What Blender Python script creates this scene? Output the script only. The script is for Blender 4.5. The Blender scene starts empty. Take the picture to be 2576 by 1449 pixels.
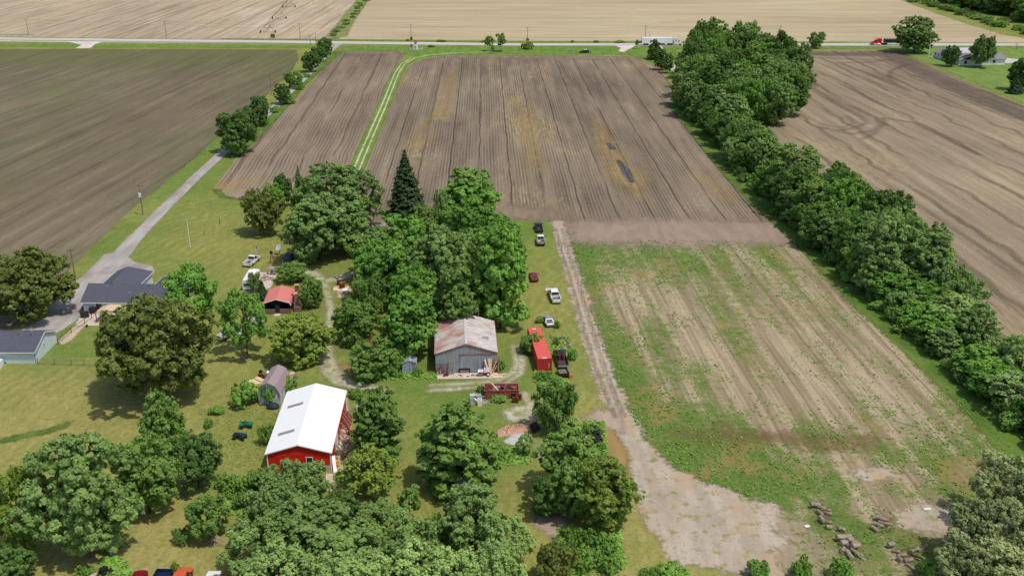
import bpy, bmesh, math, random
import numpy as np
from mathutils import Vector, Matrix
from mathutils.geometry import tessellate_polygon

S = bpy.context.scene
COL = S.collection
PI = math.pi
rng = np.random.default_rng(7)
random.seed(7)

# ------------------------------------------------------------------ camera, sky, sun, exposure
HC = 80.0                               # drone height (m)
FPX = 2576 * 35 / 36                    # focal length in reference pixels
TH = math.atan(1021.5 / FPX)            # pitch below the horizon
cam = bpy.data.cameras.new("camera")
cam.lens = 35; cam.sensor_width = 36; cam.clip_start = 1; cam.clip_end = 6000
camo = bpy.data.objects.new("camera", cam); COL.objects.link(camo)
camo.location = (0, 0, HC); camo.rotation_euler = (PI / 2 - TH, 0, 0)
S.camera = camo

SUN_DIR = Vector((0.35, -0.24, 0.905)).normalized()
sun_el = math.asin(SUN_DIR.z); sun_az = math.atan2(SUN_DIR.x, SUN_DIR.y)
W = bpy.data.worlds.new("World"); S.world = W; W.use_nodes = True
wt = W.node_tree
sky = wt.nodes.new('ShaderNodeTexSky'); sky.sky_type = 'NISHITA'; sky.sun_disc = False
sky.sun_elevation = sun_el; sky.sun_rotation = sun_az
sky.air_density = 1.0; sky.dust_density = 2.0
wt.links.new(sky.outputs[0], wt.nodes['Background'].inputs[0])
wt.nodes['Background'].inputs[1].default_value = 0.128
sl = bpy.data.lights.new("sun", 'SUN'); sl.energy = 2.9; sl.angle = math.radians(0.53); sl.color = (1, 0.955, 0.88)
slo = bpy.data.objects.new("sun", sl); COL.objects.link(slo)
slo.rotation_euler = SUN_DIR.to_track_quat('Z', 'Y').to_euler(); slo.location = (0, 0, 300)
S.view_settings.view_transform = 'Standard'; S.view_settings.look = 'None'
S.view_settings.exposure = 0.0; S.view_settings.gamma = 1
S.render.engine = 'CYCLES'
S.cycles.max_bounces = 5; S.cycles.diffuse_bounces = 3; S.cycles.transparent_max_bounces = 32

# ------------------------------------------------------------------ survey helper: map a spot read off the photograph to metres on the ground
def P(x, y, z=0.0):
    dx = (x - 1288) / FPX; dy = -(y - 724.5) / FPX
    d = Vector((dx, math.cos(TH) + dy * math.sin(TH), -math.sin(TH) + dy * math.cos(TH)))
    t = (z - HC) / d.z
    return Vector((d.x * t, d.y * t, z))
def pxm(x, y):                           # metres per reference pixel across at a ground spot
    p = P(x, y); q = P(x + 1, y)
    return (q - p).length
def top_z(bx, by, ty):                   # height of something standing at (bx,by) whose top reads at row ty
    p = P(bx, by); dy = -(ty - 724.5) / FPX
    dyy = math.cos(TH) + dy * math.sin(TH); dz = -math.sin(TH) + dy * math.cos(TH)
    return max(0.3, HC + p.y / dyy * dz)
def PL(pts, z=0.0): return [P(x, y, z) for x, y in pts]

# ------------------------------------------------------------------ materials
class NT:
    def __init__(s, m): s.t = m.node_tree; s.n = s.t.nodes; s.l = s.t.links
    def new(s, typ, **kw):
        n = s.n.new(typ)
        for k, v in kw.items(): setattr(n, k, v)
        return n
    def link(s, a, b): s.l.new(a, b)
    def setin(s, sock, v):
        if hasattr(v, 'is_linked') or isinstance(v, bpy.types.NodeSocket): s.l.new(v, sock)
        else:
            try: sock.default_value = v
            except Exception: sock.default_value = (*v, 1.0)
    def pos(s): return s.new('ShaderNodeNewGeometry').outputs['Position']
    def obj(s): return s.new('ShaderNodeTexCoord').outputs['Object']
    def math(s, op, a, b=0.0, c=None, clamp=False):
        n = s.new('ShaderNodeMath', operation=op, use_clamp=clamp)
        s.setin(n.inputs[0], a); s.setin(n.inputs[1], b)
        if c is not None: s.setin(n.inputs[2], c)
        return n.outputs[0]
    def mapp(s, vec, rot=(0, 0, 0), scale=(1, 1, 1), loc=(0, 0, 0)):
        n = s.new('ShaderNodeMapping'); s.link(vec, n.inputs[0])
        n.inputs[1].default_value = loc; n.inputs[2].default_value = rot; n.inputs[3].default_value = scale
        return n.outputs[0]
    def noise(s, vec, scale, detail=3, rough=0.55, dist=0.0):
        n = s.new('ShaderNodeTexNoise'); s.link(vec, n.inputs['Vector'])
        n.inputs['Scale'].default_value = scale; n.inputs['Detail'].default_value = detail
        n.inputs['Roughness'].default_value = rough; n.inputs['Distortion'].default_value = dist
        return n.outputs[0]
    def smooth(s, v, a, b):
        n = s.new('ShaderNodeMapRange', interpolation_type='SMOOTHSTEP'); s.setin(n.inputs[0], v)
        n.inputs[1].default_value = a; n.inputs[2].default_value = b
        return n.outputs[0]
    def rng(s, v, a, b, c, d):
        n = s.new('ShaderNodeMapRange'); s.setin(n.inputs[0], v)
        for i, q in enumerate((a, b, c, d)): n.inputs[i + 1].default_value = q
        return n.outputs[0]
    def mix(s, f, a, b, mode='MIX'):
        n = s.new('ShaderNodeMix', data_type='RGBA', blend_type=mode)
        s.setin(n.inputs[0], f); s.setin(n.inputs[6], a); s.setin(n.inputs[7], b)
        return n.outputs[2]
    def attr(s, name):
        n = s.new('ShaderNodeAttribute'); n.attribute_name = name
        return n
    def xyz(s, v):
        n = s.new('ShaderNodeSeparateXYZ'); s.link(v, n.inputs[0]); return n.outputs
def c3(*a): return (*a, 1.0)
def srgb(r, g, b, k=1.0):                # 8-bit sRGB look -> linear base colour
    f = lambda u: ((u / 255 + 0.055) / 1.055) ** 2.4 if u > 10 else u / 255 / 12.92
    return (f(r) * k, f(g) * k, f(b) * k, 1.0)
def newmat(name, rough=0.8, metal=0.0, spec=0.3):
    m = bpy.data.materials.new(name); m.use_nodes = True
    b = m.node_tree.nodes['Principled BSDF']
    b.inputs['Roughness'].default_value = rough; b.inputs['Metallic'].default_value = metal
    b.inputs['Specular IOR Level'].default_value = spec
    return m, NT(m), b
def bump(n, b, h, strength=0.4, dist=0.1):
    q = n.new('ShaderNodeBump'); q.inputs['Strength'].default_value = strength; q.inputs['Distance'].default_value = dist
    n.link(h, q.inputs['Height']); n.link(q.outputs[0], b.inputs['Normal'])
_mc = {}
def paint(name, col, rough=0.5, metal=0.0, var=0.12, scale=2.0, dirt=None, dirt_amt=0.0, spec=0.4):
    """plain painted / solid surface with blotchy wear, in object space"""
    if name in _mc: return _mc[name]
    m, n, b = newmat(name, rough, metal, spec)
    o = n.obj(); f = n.noise(o, scale, 5, 0.6)
    lo = tuple(max(0, c * (1 - var)) for c in col[:3]); hi = tuple(min(1, c * (1 + var)) for c in col[:3])
    out = n.mix(n.smooth(f, 0.3, 0.7), c3(*lo), c3(*hi))
    if dirt is not None:
        g = n.noise(o, scale * 2.3, 6, 0.7)
        out = n.mix(n.math('MULTIPLY', n.smooth(g, 0.62 - 0.35 * dirt_amt, 0.72 - 0.2 * dirt_amt), 0.9), out, dirt)
    n.link(out, b.inputs['Base Color'])
    b.inputs['Roughness'].default_value = rough
    _mc[name] = m
    return m

# ------------------------------------------------------------------ mesh builder
class MB:
    def __init__(s): s.v = []; s.f = []
    def add(s, vs, fs):
        o = len(s.v); s.v += [tuple(v) for v in vs]; s.f += [tuple(i + o for i in f) for f in fs]; return s
    def box(s, c, d, rz=0.0, M=None):
        hx, hy, hz = d[0] / 2, d[1] / 2, d[2] / 2
        R = M if M is not None else Matrix.Rotation(rz, 3, 'Z')
        vs = [R @ Vector((x, y, z)) + Vector(c) for x in (-hx, hx) for y in (-hy, hy) for z in (-hz, hz)]
        return s.add(vs, [(0, 1, 3, 2), (4, 6, 7, 5), (0, 4, 5, 1), (2, 3, 7, 6), (0, 2, 6, 4), (1, 5, 7, 3)])
    def bar(s, a, b, w, h):                # a rectangular bar from a to b
        a = Vector(a); b = Vector(b); d = b - a; L = d.length
        q = d.to_track_quat('X', 'Z').to_matrix()
        return s.box((a + b) / 2, (L, w, h), M=q)
    def tube(s, pts, rad, n=8, cap=True):
        pts = [Vector(p) for p in pts]
        if not isinstance(rad, (list, tuple)): rad = [rad] * len(pts)
        rings = []; up = Vector((0, 0, 1)); vs = []; fs = []
        for i, p in enumerate(pts):
            t = (pts[min(i + 1, len(pts) - 1)] - pts[max(i - 1, 0)]).normalized()
            a = t.cross(up)
            if a.length < 1e-3: a = t.cross(Vector((1, 0, 0)))
            a.normalize(); bb = t.cross(a)
            for k in range(n):
                an = 2 * PI * k / n
                vs.append(p + (a * math.cos(an) + bb * math.sin(an)) * rad[i])
        for i in range(len(pts) - 1):
            for k in range(n):
                fs.append((i * n + k, i * n + (k + 1) % n, (i + 1) * n + (k + 1) % n, (i + 1) * n + k))
        if cap: fs.append(tuple(range(n - 1, -1, -1))); fs.append(tuple((len(pts) - 1) * n + k for k in range(n)))
        return s.add(vs, fs)
    def loft(s, secs, cap=True):           # list of rings with equal counts
        n = len(secs[0]); vs = [p for r in secs for p in r]; fs = []
        for i in range(len(secs) - 1):
            for k in range(n):
                fs.append((i * n + k, i * n + (k + 1) % n, (i + 1) * n + (k + 1) % n, (i + 1) * n + k))
        if cap: fs.append(tuple(range(n - 1, -1, -1))); fs.append(tuple((len(secs) - 1) * n + k for k in range(n)))
        return s.add(vs, fs)
    def lathe(s, prof, c=(0, 0, 0), n=16, axis='Z'):   # profile of (r,z)
        secs = []
        for r, z in prof:
            ring = []
            for k in range(n):
                a = 2 * PI * k / n
                p = (r * math.cos(a), r * math.sin(a), z)
                if axis == 'Y': p = (p[0], p[2], -p[1])
                if axis == 'X': p = (p[2], p[0], p[1])
                ring.append((p[0] + c[0], p[1] + c[1], p[2] + c[2]))
            secs.append(ring)
        return s.loft(secs)
    def prism(s, poly, y0, y1, axis='Y'):  # extrude a polygon of (a,b)
        if axis == 'Y': A = [(a, y0, b) for a, b in poly]; B = [(a, y1, b) for a, b in poly]
        elif axis == 'Z': A = [(a, b, y0) for a, b in poly]; B = [(a, b, y1) for a, b in poly]
        else: A = [(y0, a, b) for a, b in poly]; B = [(y1, a, b) for a, b in poly]
        return s.loft([A, B])
    def quad(s, a, b, c, d): return s.add([a, b, c, d], [(0, 1, 2, 3)])
    def slab(s, a, b, c, d, t):            # quad with thickness t along its normal
        a, b, c, d = map(Vector, (a, b, c, d)); nn = (b - a).cross(d - a).normalized() * t
        return s.loft([[a, b, c, d], [a + nn, b + nn, c + nn, d + nn]])
    def build(s, name, m, parent=None, smooth=False, loc=None, rot=None):
        me = bpy.data.meshes.new(name); me.from_pydata([tuple(v) for v in s.v], [], s.f); me.update()
        bm = bmesh.new(); bm.from_mesh(me); bmesh.ops.recalc_face_normals(bm, faces=bm.faces); bm.to_mesh(me); bm.free()
        if smooth:
            for p in me.polygons: p.use_smooth = True
        me.materials.append(m)
        o = bpy.data.objects.new(name, me); COL.objects.link(o)
        if parent is not None: o.parent = parent
        if loc is not None: o.location = loc
        if rot is not None: o.rotation_euler = rot
        return o
def bevel(o, w, seg=2):
    md = o.modifiers.new('bevel', 'BEVEL'); md.width = w; md.segments = seg; md.limit_method = 'ANGLE'; md.angle_limit = math.radians(35)
    return o
def tag(o, label=None, cat=None, group=None, kind=None):
    if label: o['label'] = label
    if cat: o['category'] = cat
    if group: o['group'] = group
    if kind: o['kind'] = kind
    return o
def thing(name, loc, label, cat, rz=0.0, group=None):
    o = bpy.data.objects.new(name, None); COL.objects.link(o); o.empty_display_size = 0.3
    o.location = loc; o.rotation_euler = (0, 0, rz)
    return tag(o, label, cat, group)
def copy_tree(o, parent=None):
    c = o.copy(); COL.objects.link(c)
    if parent is not None: c.parent = parent
    for ch in o.children: copy_tree(ch, c)
    return c
ORD = ['first', 'second', 'third', 'fourth', 'fifth', 'sixth', 'seventh', 'eighth', 'ninth', 'tenth', 'eleventh', 'twelfth', 'thirteenth', 'fourteenth', 'fifteenth', 'sixteenth', 'seventeenth', 'eighteenth', 'nineteenth', 'twentieth',
       'twenty-first', 'twenty-second', 'twenty-third', 'twenty-fourth', 'twenty-fifth', 'twenty-sixth', 'twenty-seventh', 'twenty-eighth', 'twenty-ninth', 'thirtieth', 'thirty-first', 'thirty-second', 'thirty-third', 'thirty-fourth']
def heading(a, b): return math.atan2(b.y - a.y, b.x - a.x)
# ------------------------------------------------------------------ ground sheets
def fbm1(t, seed):
    return math.sin(t * 0.9 + seed) * 0.5 + math.sin(t * 2.3 + seed * 1.7) * 0.3 + math.sin(t * 5.1 + seed * 2.9) * 0.2
def poly_sheet(name, pts, z, mat, jit=0.5, step=4.0, close=True, label=None):
    """flat field sheet with a slightly ragged outline"""
    out = []; n = len(pts); k = 0
    for i in range(n):
        a, b = pts[i], pts[(i + 1) % n]; L = (b - a).length; m = max(1, int(L / step))
        nn = Vector((-(b - a).y, (b - a).x, 0)).normalized() if L > 1e-6 else Vector((0, 0, 0))
        for j in range(m):
            p = a.lerp(b, j / m); k += 1
            out.append(p + nn * jit * (fbm1(k * 0.8, i * 3.1) + random.uniform(-.5, .5)))
    vs = [(p.x, p.y, z) for p in out]
    tris = tessellate_polygon([[Vector((p.x, p.y, 0)) for p in out]])
    me = bpy.data.meshes.new(name)
    fs = []
    for t in tris:
        a, b, c = [Vector(vs[i]) for i in t]
        fs.append(tuple(t) if (b - a).cross(c - a).z > 0 else (t[0], t[2], t[1]))
    me.from_pydata(vs, [], fs); me.update(); me.materials.append(mat)
    o = bpy.data.objects.new(name, me); COL.objects.link(o); o['kind'] = 'structure'
    if label: o['label'] = label
    return o
def sd_poly(X, Y, pts):
    n = len(pts); D = np.full(X.shape, 1e9); inside = np.zeros(X.shape, bool)
    for i in range(n):
        ax, ay = pts[i][0], pts[i][1]; bx, by = pts[(i + 1) % n][0], pts[(i + 1) % n][1]
        ex, ey = bx - ax, by - ay; L = ex * ex + ey * ey + 1e-9
        t = np.clip(((X - ax) * ex + (Y - ay) * ey) / L, 0, 1)
        D = np.minimum(D, np.hypot(X - ax - t * ex, Y - ay - t * ey))
        cond = ((ay > Y) != (by > Y)) & (X < (bx - ax) * (Y - ay) / (by - ay + 1e-12) + ax)
        inside ^= cond
    return np.where(inside, D, -D)
def sd_line(X, Y, pts, w):
    D = np.full(X.shape, -1e9)
    if not isinstance(w, (list, tuple)): w = [w] * len(pts)
    for i in range(len(pts) - 1):
        ax, ay = pts[i][0], pts[i][1]; bx, by = pts[i + 1][0], pts[i + 1][1]
        ex, ey = bx - ax, by - ay; L = ex * ex + ey * ey + 1e-9
        t = np.clip(((X - ax) * ex + (Y - ay) * ey) / L, 0, 1)
        ww = w[i] + (w[i + 1] - w[i]) * t
        D = np.maximum(D, ww / 2 - np.hypot(X - ax - t * ex, Y - ay - t * ey))
    return D
def grid_mesh(name, x0, x1, y0, y1, r, z, mat, attrs, keep=None):
    nx = int((x1 - x0) / r) + 1; ny = int((y1 - y0) / r) + 1
    xs = np.linspace(x0, x1, nx); ys = np.linspace(y0, y1, ny)
    X, Y = np.meshgrid(xs, ys); A = {k: f(X, Y) for k, f in attrs.items()}
    idx = np.arange(nx * ny).reshape(ny, nx)
    q = np.stack([idx[:-1, :-1], idx[:-1, 1:], idx[1:, 1:], idx[1:, :-1]], -1)
    if keep is not None:
        kk = keep(X, Y, A); m = kk[:-1, :-1] | kk[:-1, 1:] | kk[1:, 1:] | kk[1:, :-1]; q = q[m]
    else: q = q.reshape(-1, 4)
    q = q.reshape(-1, 4)
    used = np.unique(q); rem = np.full(nx * ny, -1); rem[used] = np.arange(len(used)); q = rem[q]
    co = np.stack([X.ravel()[used], Y.ravel()[used], np.full(len(used), z)], -1)
    me = bpy.data.meshes.new(name)
    me.vertices.add(len(co)); me.vertices.foreach_set('co', co.ravel().astype(np.float32))
    me.loops.add(len(q) * 4); me.loops.foreach_set('vertex_index', q.ravel().astype(np.int32))
    me.polygons.add(len(q)); me.polygons.foreach_set('loop_start', np.arange(0, len(q) * 4, 4, dtype=np.int32))
    me.update(calc_edges=True)
    for k, v in A.items():
        at = me.attributes.new(k, 'FLOAT', 'POINT'); at.data.foreach_set('value', v.ravel()[used].astype(np.float32))
    me.materials.append(mat)
    o = bpy.data.objects.new(name, me); COL.objects.link(o); o['kind'] = 'structure'
    return o
_zn = [0]
def mask_sheet(name, shapes, z, r, mat, margin=1.2):
    _zn[0] += 1; z += .0013 * _zn[0]             # no two sheets share a plane
    allp = [p for sh in shapes for p in sh[1]]
    m = margin + max([0] + [max(sh[2]) if isinstance(sh[2], (list, tuple)) else sh[2] for sh in shapes if sh[0] == 'line'])
    x0 = min(p[0] for p in allp) - m; x1 = max(p[0] for p in allp) + m
    y0 = min(p[1] for p in allp) - m; y1 = max(p[1] for p in allp) + m
    def f(X, Y):
        D = np.full(X.shape, -1e9)
        for sh in shapes:
            D = np.maximum(D, sd_poly(X, Y, sh[1]) if sh[0] == 'poly' else sd_line(X, Y, sh[1], sh[2]))
        return D
    return grid_mesh(name, x0, x1, y0, y1, r, z, mat, {'sd': f}, keep=lambda X, Y, A: A['sd'] > -margin)
def idw(ctrl, power=2.5):
    pts = [(P(x, y), v) for x, y, v in ctrl]
    def f(X, Y):
        num = np.zeros(X.shape); den = np.zeros(X.shape)
        for p, v in pts:
            w = 1.0 / (np.hypot(X - p.x, Y - p.y) + 1.5) ** power
            num += w * v; den += w
        return num / den
    return f

def field_mat(name, ang, dark, mid, light, patch=None, patch_amt=0.0, row=0.8, row_amt=0.3, track=0, track_w=0.3, track_amt=0.7,
              green=None, green_amt=0.0, ends=None, phase=0.0, streak=0.5, wob=0.25, pscale=0.018):
    m, n, b = newmat(name, 0.95, 0, 0.1)
    p = n.pos(); q = n.mapp(p, rot=(0, 0, -ang))           # y runs along the rows
    st = n.mapp(q, scale=(1, 0.035, 1))
    wobv = n.noise(n.mapp(q, scale=(0.25, 1, 1)), 0.03, 3)
    x = n.xyz(q)[0]; u = n.math('ADD', x, n.math('MULTIPLY', n.math('SUBTRACT', wobv, 0.5), wob * 8))
    big = n.noise(n.mapp(q, scale=(1, 0.5, 1)), pscale, 4, 0.6)
    streakn = n.noise(st, 0.35, 4, 0.6)
    fine = n.noise(n.mapp(q, scale=(1, 0.3, 1)), 1.6, 4, 0.65)
    speck = n.noise(p, 2.6, 3, 0.7)
    v = n.math('ADD', n.math('MULTIPLY', big, 0.75), n.math('MULTIPLY', streakn, streak))
    v = n.math('ADD', v, n.math('MULTIPLY', fine, 0.35))
    v = n.math('MULTIPLY', v, 1.0 / (0.75 + streak + 0.35))
    col = n.mix(n.smooth(v, 0.38, 0.5), dark, mid)
    col = n.mix(n.smooth(v, 0.49, 0.62), col, light)
    if patch is not None:
        pn = n.noise(n.mapp(q, scale=(1, 0.28, 1), loc=(31 + phase, 7, 0)), 0.03, 4, 0.62)
        pf = n.math('MULTIPLY', n.smooth(pn, 0.5, 0.66), n.smooth(n.noise(n.mapp(q, scale=(1, 0.2, 1)), 0.9, 3), 0.4, 0.62))
        col = n.mix(n.math('MULTIPLY', pf, patch_amt), col, patch)
    if green is not None:
        gn = n.noise(n.mapp(q, scale=(1, 0.4, 1), loc=(3, 90 + phase, 0)), 0.012, 4, 0.6)
        gf = n.smooth(gn, 0.42, 0.62)
        if ends is not None:
            e = n.smooth(n.xyz(p)[1], ends[0], ends[1]); gf = n.math('MAXIMUM', gf, e)
        col = n.mix(n.math('MULTIPLY', gf, green_amt), col, green)
    # crop rows: broken, uneven, soft
    rw = n.math('SINE', n.math('MULTIPLY', u, 2 * PI / row))
    rb = n.smooth(n.noise(n.mapp(q, scale=(0.5, 0.05, 1)), 0.5, 3), 0.3, 0.65)
    rf = n.math('MULTIPLY', n.math('MULTIPLY', n.math('ADD', n.math('MULTIPLY', rw, 0.5), 0.5), rb), row_amt)
    col = n.mix(rf, col, tuple(c * 0.45 for c in dark[:3]) + (1,))
    if track:
        w2 = n.math('ADD', u, n.math('ADD', phase, n.math('MULTIPLY', n.math('SUBTRACT', n.noise(n.mapp(q, scale=(0.02, 1, 1)), 0.06, 3), 0.5), 1.2)))
        pp = n.math('PINGPONG', w2, track / 2)
        tf = n.math('SUBTRACT', 1.0, n.smooth(pp, track_w * 0.4, track_w * 1.5))
        tf = n.math('MULTIPLY', tf, n.smooth(n.noise(n.mapp(q, scale=(0.09, 0.03, 1)), 1.0, 3), 0.30, 0.5))
        col = n.mix(n.math('MULTIPLY', tf, track_amt), col, tuple(c * 0.3 for c in dark[:3]) + (1,))
    col = n.mix(n.math('MULTIPLY', n.smooth(speck, 0.55, 0.75), 0.25), col, tuple(c * 0.4 for c in dark[:3]) + (1,))
    n.link(col, b.inputs['Base Color'])
    return m

def lawn_colour(n, p, dry, lush):
    """mown farm grass: yellow-green, drier tan and fresh green driven by masks"""
    q = n.mapp(p, rot=(0, 0, 0.5), scale=(1, 0.35, 1))
    a = n.noise(p, 0.07, 5, 0.6); f = n.noise(q, 0.9, 4, 0.65); ff = n.noise(p, 3.5, 3, 0.7); bl = n.noise(p, 0.35, 4, 0.65)
    base = n.mix(n.smooth(a, 0.35, 0.65), srgb(116, 125, 60), srgb(142, 142, 74))
    base = n.mix(n.math('MULTIPLY', n.smooth(f, 0.45, 0.7), 0.55), base, srgb(160, 156, 90))
    base = n.mix(n.math('MULTIPLY', n.smooth(bl, 0.52, 0.72), 0.5), base, srgb(92, 110, 46))
    dm = n.smooth(n.math('ADD', dry, n.math('MULTIPLY', n.math('SUBTRACT', bl, 0.5), 0.9)), 0.30, 0.85)
    base = n.mix(dm, base, n.mix(n.smooth(f, 0.35, 0.65), srgb(142, 136, 78), srgb(162, 150, 92)))
    w = n.math('SINE', n.math('MULTIPLY', n.math('ADD', n.xyz(n.mapp(p, rot=(0, 0, .42)))[0], n.math('MULTIPLY', n.noise(p, .03, 2), 26)), 2.6))
    base = n.mix(n.math('MULTIPLY', n.math('MULTIPLY', n.math('ADD', n.math('MULTIPLY', w, .5), .5), n.smooth(n.noise(n.mapp(p, loc=(70, 0, 0)), .03, 3), .4, .6)), .4), base, srgb(100, 112, 48))
    lm = n.smooth(n.math('ADD', lush, n.math('MULTIPLY', n.math('SUBTRACT', bl, 0.5), 0.8)), 0.35, 0.9)
    base = n.mix(n.math('MULTIPLY', lm, 0.85), base, n.mix(n.smooth(ff, 0.35, 0.65), srgb(72, 106, 38), srgb(100, 130, 54)))
    base = n.mix(n.math('MULTIPLY', n.smooth(ff, 0.52, 0.72), 0.5), base, srgb(84, 94, 40))
    base = n.mix(n.math('MULTIPLY', n.smooth(n.noise(p, 1.3, 5, .75), 0.46, 0.66), 0.6), base, srgb(104, 110, 48))
    base = n.mix(n.math('MULTIPLY', n.smooth(n.noise(n.mapp(p, loc=(9, 4, 0)), 2.2, 4, .75), 0.52, 0.7), 0.55), base, srgb(170, 166, 104))
    return base

def sd_alpha(n, m, b, amp, soft, scale=0.8, bias=0.0, amax=1.0, rows=None):
    sd = n.attr('sd').outputs['Fac']; p = n.pos()
    nz = n.math('ADD', n.math('MULTIPLY', n.math('SUBTRACT', n.noise(p, scale, 4, 0.65), 0.5), amp * 2), n.math('MULTIPLY', n.math('SUBTRACT', n.noise(p, scale * 4, 3, 0.7), 0.5), amp))
    v = n.math('ADD', n.math('ADD', sd, nz), bias)
    a = n.math('MULTIPLY', n.smooth(v, -soft, soft), amax)
    if rows is not None:
        q = n.mapp(p, rot=(0, 0, rows)); a = n.math('MULTIPLY', a, n.smooth(n.noise(n.mapp(q, scale=(1, .06, 1)), .9, 4, .65), .32, .58))
    n.link(a, b.inputs['Alpha'])
    return sd
def dirt_mat(name, c1, c2, c3_, amp=0.8, soft=0.35, scale=0.8, grass=0.0, along=0.0, speck=0.4, amax=1.0, rows=None, blot=None):
    m, n, b = newmat(name, 0.95, 0, 0.1)
    p = n.pos(); q = n.mapp(p, rot=(0, 0, along), scale=(1, 0.25, 1))
    a = n.noise(q, 0.35, 5, 0.65); f = n.noise(p, 2.2, 5, 0.7)
    col = n.mix(n.smooth(a, 0.35, 0.65), c1, c2)
    col = n.mix(n.math('MULTIPLY', n.smooth(f, 0.52, 0.72), speck), col, c3_)
    if grass > 0:
        g = n.noise(p, 0.55, 5, 0.7)
        col = n.mix(n.math('MULTIPLY', n.smooth(g, 0.62 - 0.2 * grass, 0.72 - 0.15 * grass), 0.85), col, n.mix(f, srgb(96, 112, 50), srgb(150, 146, 80)))
    n.link(col, b.inputs['Base Color'])
    if blot is not None: col = n.mix(n.math('MULTIPLY', n.smooth(n.noise(p, .14, 4, .6), .5, .66), .8), col, blot); col = n.mix(n.math('MULTIPLY', n.smooth(n.noise(p, .9, 5, .75), .56, .7), .6), col, srgb(140, 122, 98)); n.link(col, b.inputs['Base Color'])
    sd_alpha(n, m, b, amp, soft, scale, 0, amax, rows)
    return m

# --- the one base sheet to the horizon
m, n, b = newmat('ground_grass', 0.95, 0, 0.1)
p = n.pos(); z0 = n.math('MULTIPLY', n.noise(p, 0.02, 3), 0.5); z1 = n.math('MULTIPLY', n.noise(p, 0.03, 3), 0.9)
n.link(lawn_colour(n, p, z0, z1), b.inputs['Base Color']); M_GROUND = m
g = MB(); g.add([(-4000, -300, 0), (4000, -300, 0), (4000, 6000, 0), (-4000, 6000, 0)], [(0, 1, 2, 3)])
tag(g.build('ground', M_GROUND), kind='structure')

# --- farmstead lawn with dry and lush places where they lie
m, n, b = newmat('lawn_grass', 0.95, 0, 0.1)
n.link(lawn_colour(n, n.pos(), n.attr('dry').outputs['Fac'], n.attr('lush').outputs['Fac']), b.inputs['Base Color'])
DRY = [(150, 950, .75), (100, 1100, .8), (60, 1250, .7), (400, 1400, .95), (300, 1370, .85), (250, 1010, .7), (560, 1000, .65), (580, 1120, .55), (540, 1060, .7), (450, 620, .5), (520, 560, .55), (600, 650, .55),
       (660, 640, .6), (1040, 1010, .5), (1050, 1120, .4), (1130, 1080, .5), (1290, 1200, .5), (1310, 1290, .4), (1400, 800, .55), (1340, 640, .35), (1390, 860, .65), (1420, 970, .7), (1590, 1300, .8), (1570, 1420, .6), (1540, 1150, .95),
       (1100, 960, .1), (1340, 920, .2), (240, 860, .1), (350, 680, .25), (300, 580, .1), (1000, 950, .1), (1265, 975, .2), (880, 930, .55), (740, 900, .4), (560, 1420, .9), (700, 640, .4), (500, 480, .15), (600, 520, .3), (520, 1300, .8), (800, 790, .45), (1450, 700, .5), (1480, 1000, .7), (-100, 1000, .6), (-200, 1300, .6), (1300, 1420, .5)]
LUSH = [(240, 870, .75), (200, 850, .7), (300, 580, .7), (440, 440, .75), (520, 360, .75), (250, 640, .7), (1100, 960, .85), (1000, 945, .8), (1180, 955, .85), (1340, 920, .8), (1230, 1040, .7), (60, 1110, .15), (150, 1060, .15), (350, 640, .55), (1330, 590, .8), (1350, 660, .45), (1430, 930, .5),
        (740, 950, .6), (620, 1150, .5), (1030, 1180, .45), (1050, 1230, .4), (1260, 1130, .8), (1220, 1190, .7), (100, 800, .6), (130, 1100, .1), (300, 1400, .05), (560, 900, .3), (700, 640, .25), (500, 600, .2), (420, 560, .5), (1400, 780, .1), (1300, 1240, .25), (1590, 1340, .2), (600, 500, .4), (660, 505, .7), (545, 470, .8), (870, 700, .6), (900, 720, .5), (1440, 640, .6), (290, 1400, .05), (270, 1430, .8), (600, 1230, .8), (1530, 1040, .2), (1420, 620, .6)]
grid_mesh('lawn', -150, 45, 92, 330, 1.5, 0.008, m, {'dry': idw(DRY), 'lush': idw(LUSH)}, keep=lambda X, Y, A: (X > -150) & (X < 45))

# --- fields
SOIL_D, SOIL_M, SOIL_L = srgb(98, 84, 72), srgb(128, 112, 97), srgb(150, 132, 116)
A0 = math.radians(-1.5)     # rows of the middle fields run almost straight away
f_left = field_mat('soil_left_field', math.radians(7.0) * -1, srgb(94, 84, 66), srgb(116, 105, 84), srgb(137, 124, 101), patch=srgb(146, 128, 88), patch_amt=.25, row=0.95, row_amt=0.5,
                   green=srgb(102, 106, 66), green_amt=0.7, ends=(420, 500), streak=0.6, wob=.1, track=27, track_w=.5, track_amt=.3)
f_mid = field_mat('soil_middle_field', -A0, srgb(104, 92, 77), srgb(132, 117, 99), srgb(155, 139, 117), patch=srgb(170, 149, 104), patch_amt=.75, row=0.95, row_amt=0.6, track=9.0, track_w=.22, track_amt=.75, phase=2.2, streak=.45, wob=.05)
f_strip = field_mat('soil_strip_field', -A0 + 0.02, srgb(108, 94, 79), srgb(136, 120, 102), srgb(157, 140, 119), patch=srgb(166, 146, 108), patch_amt=.5, row=1.15, row_amt=0.62, track=9.2, track_w=.3, track_amt=.6, phase=5.0, streak=.3, wob=.3)
f_right = field_mat('soil_right_field', math.radians(3.6), srgb(110, 97, 79), srgb(143, 127, 104), srgb(168, 151, 125), patch=srgb(176, 156, 116), patch_amt=.5, row=1.0, row_amt=0.22, track=13, track_w=.9, track_amt=.42, phase=1.0, streak=.8, wob=1.6, pscale=.012)
f_farl = field_mat('stubble_far_left', math.radians(-1.3), srgb(140, 122, 102), srgb(171, 153, 127), srgb(196, 178, 153), patch=srgb(196, 176, 140), patch_amt=.5, row=1.6, row_amt=0.12, track=18, track_w=1.0, track_amt=.3, streak=1.0, wob=.3, pscale=.008)
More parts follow.
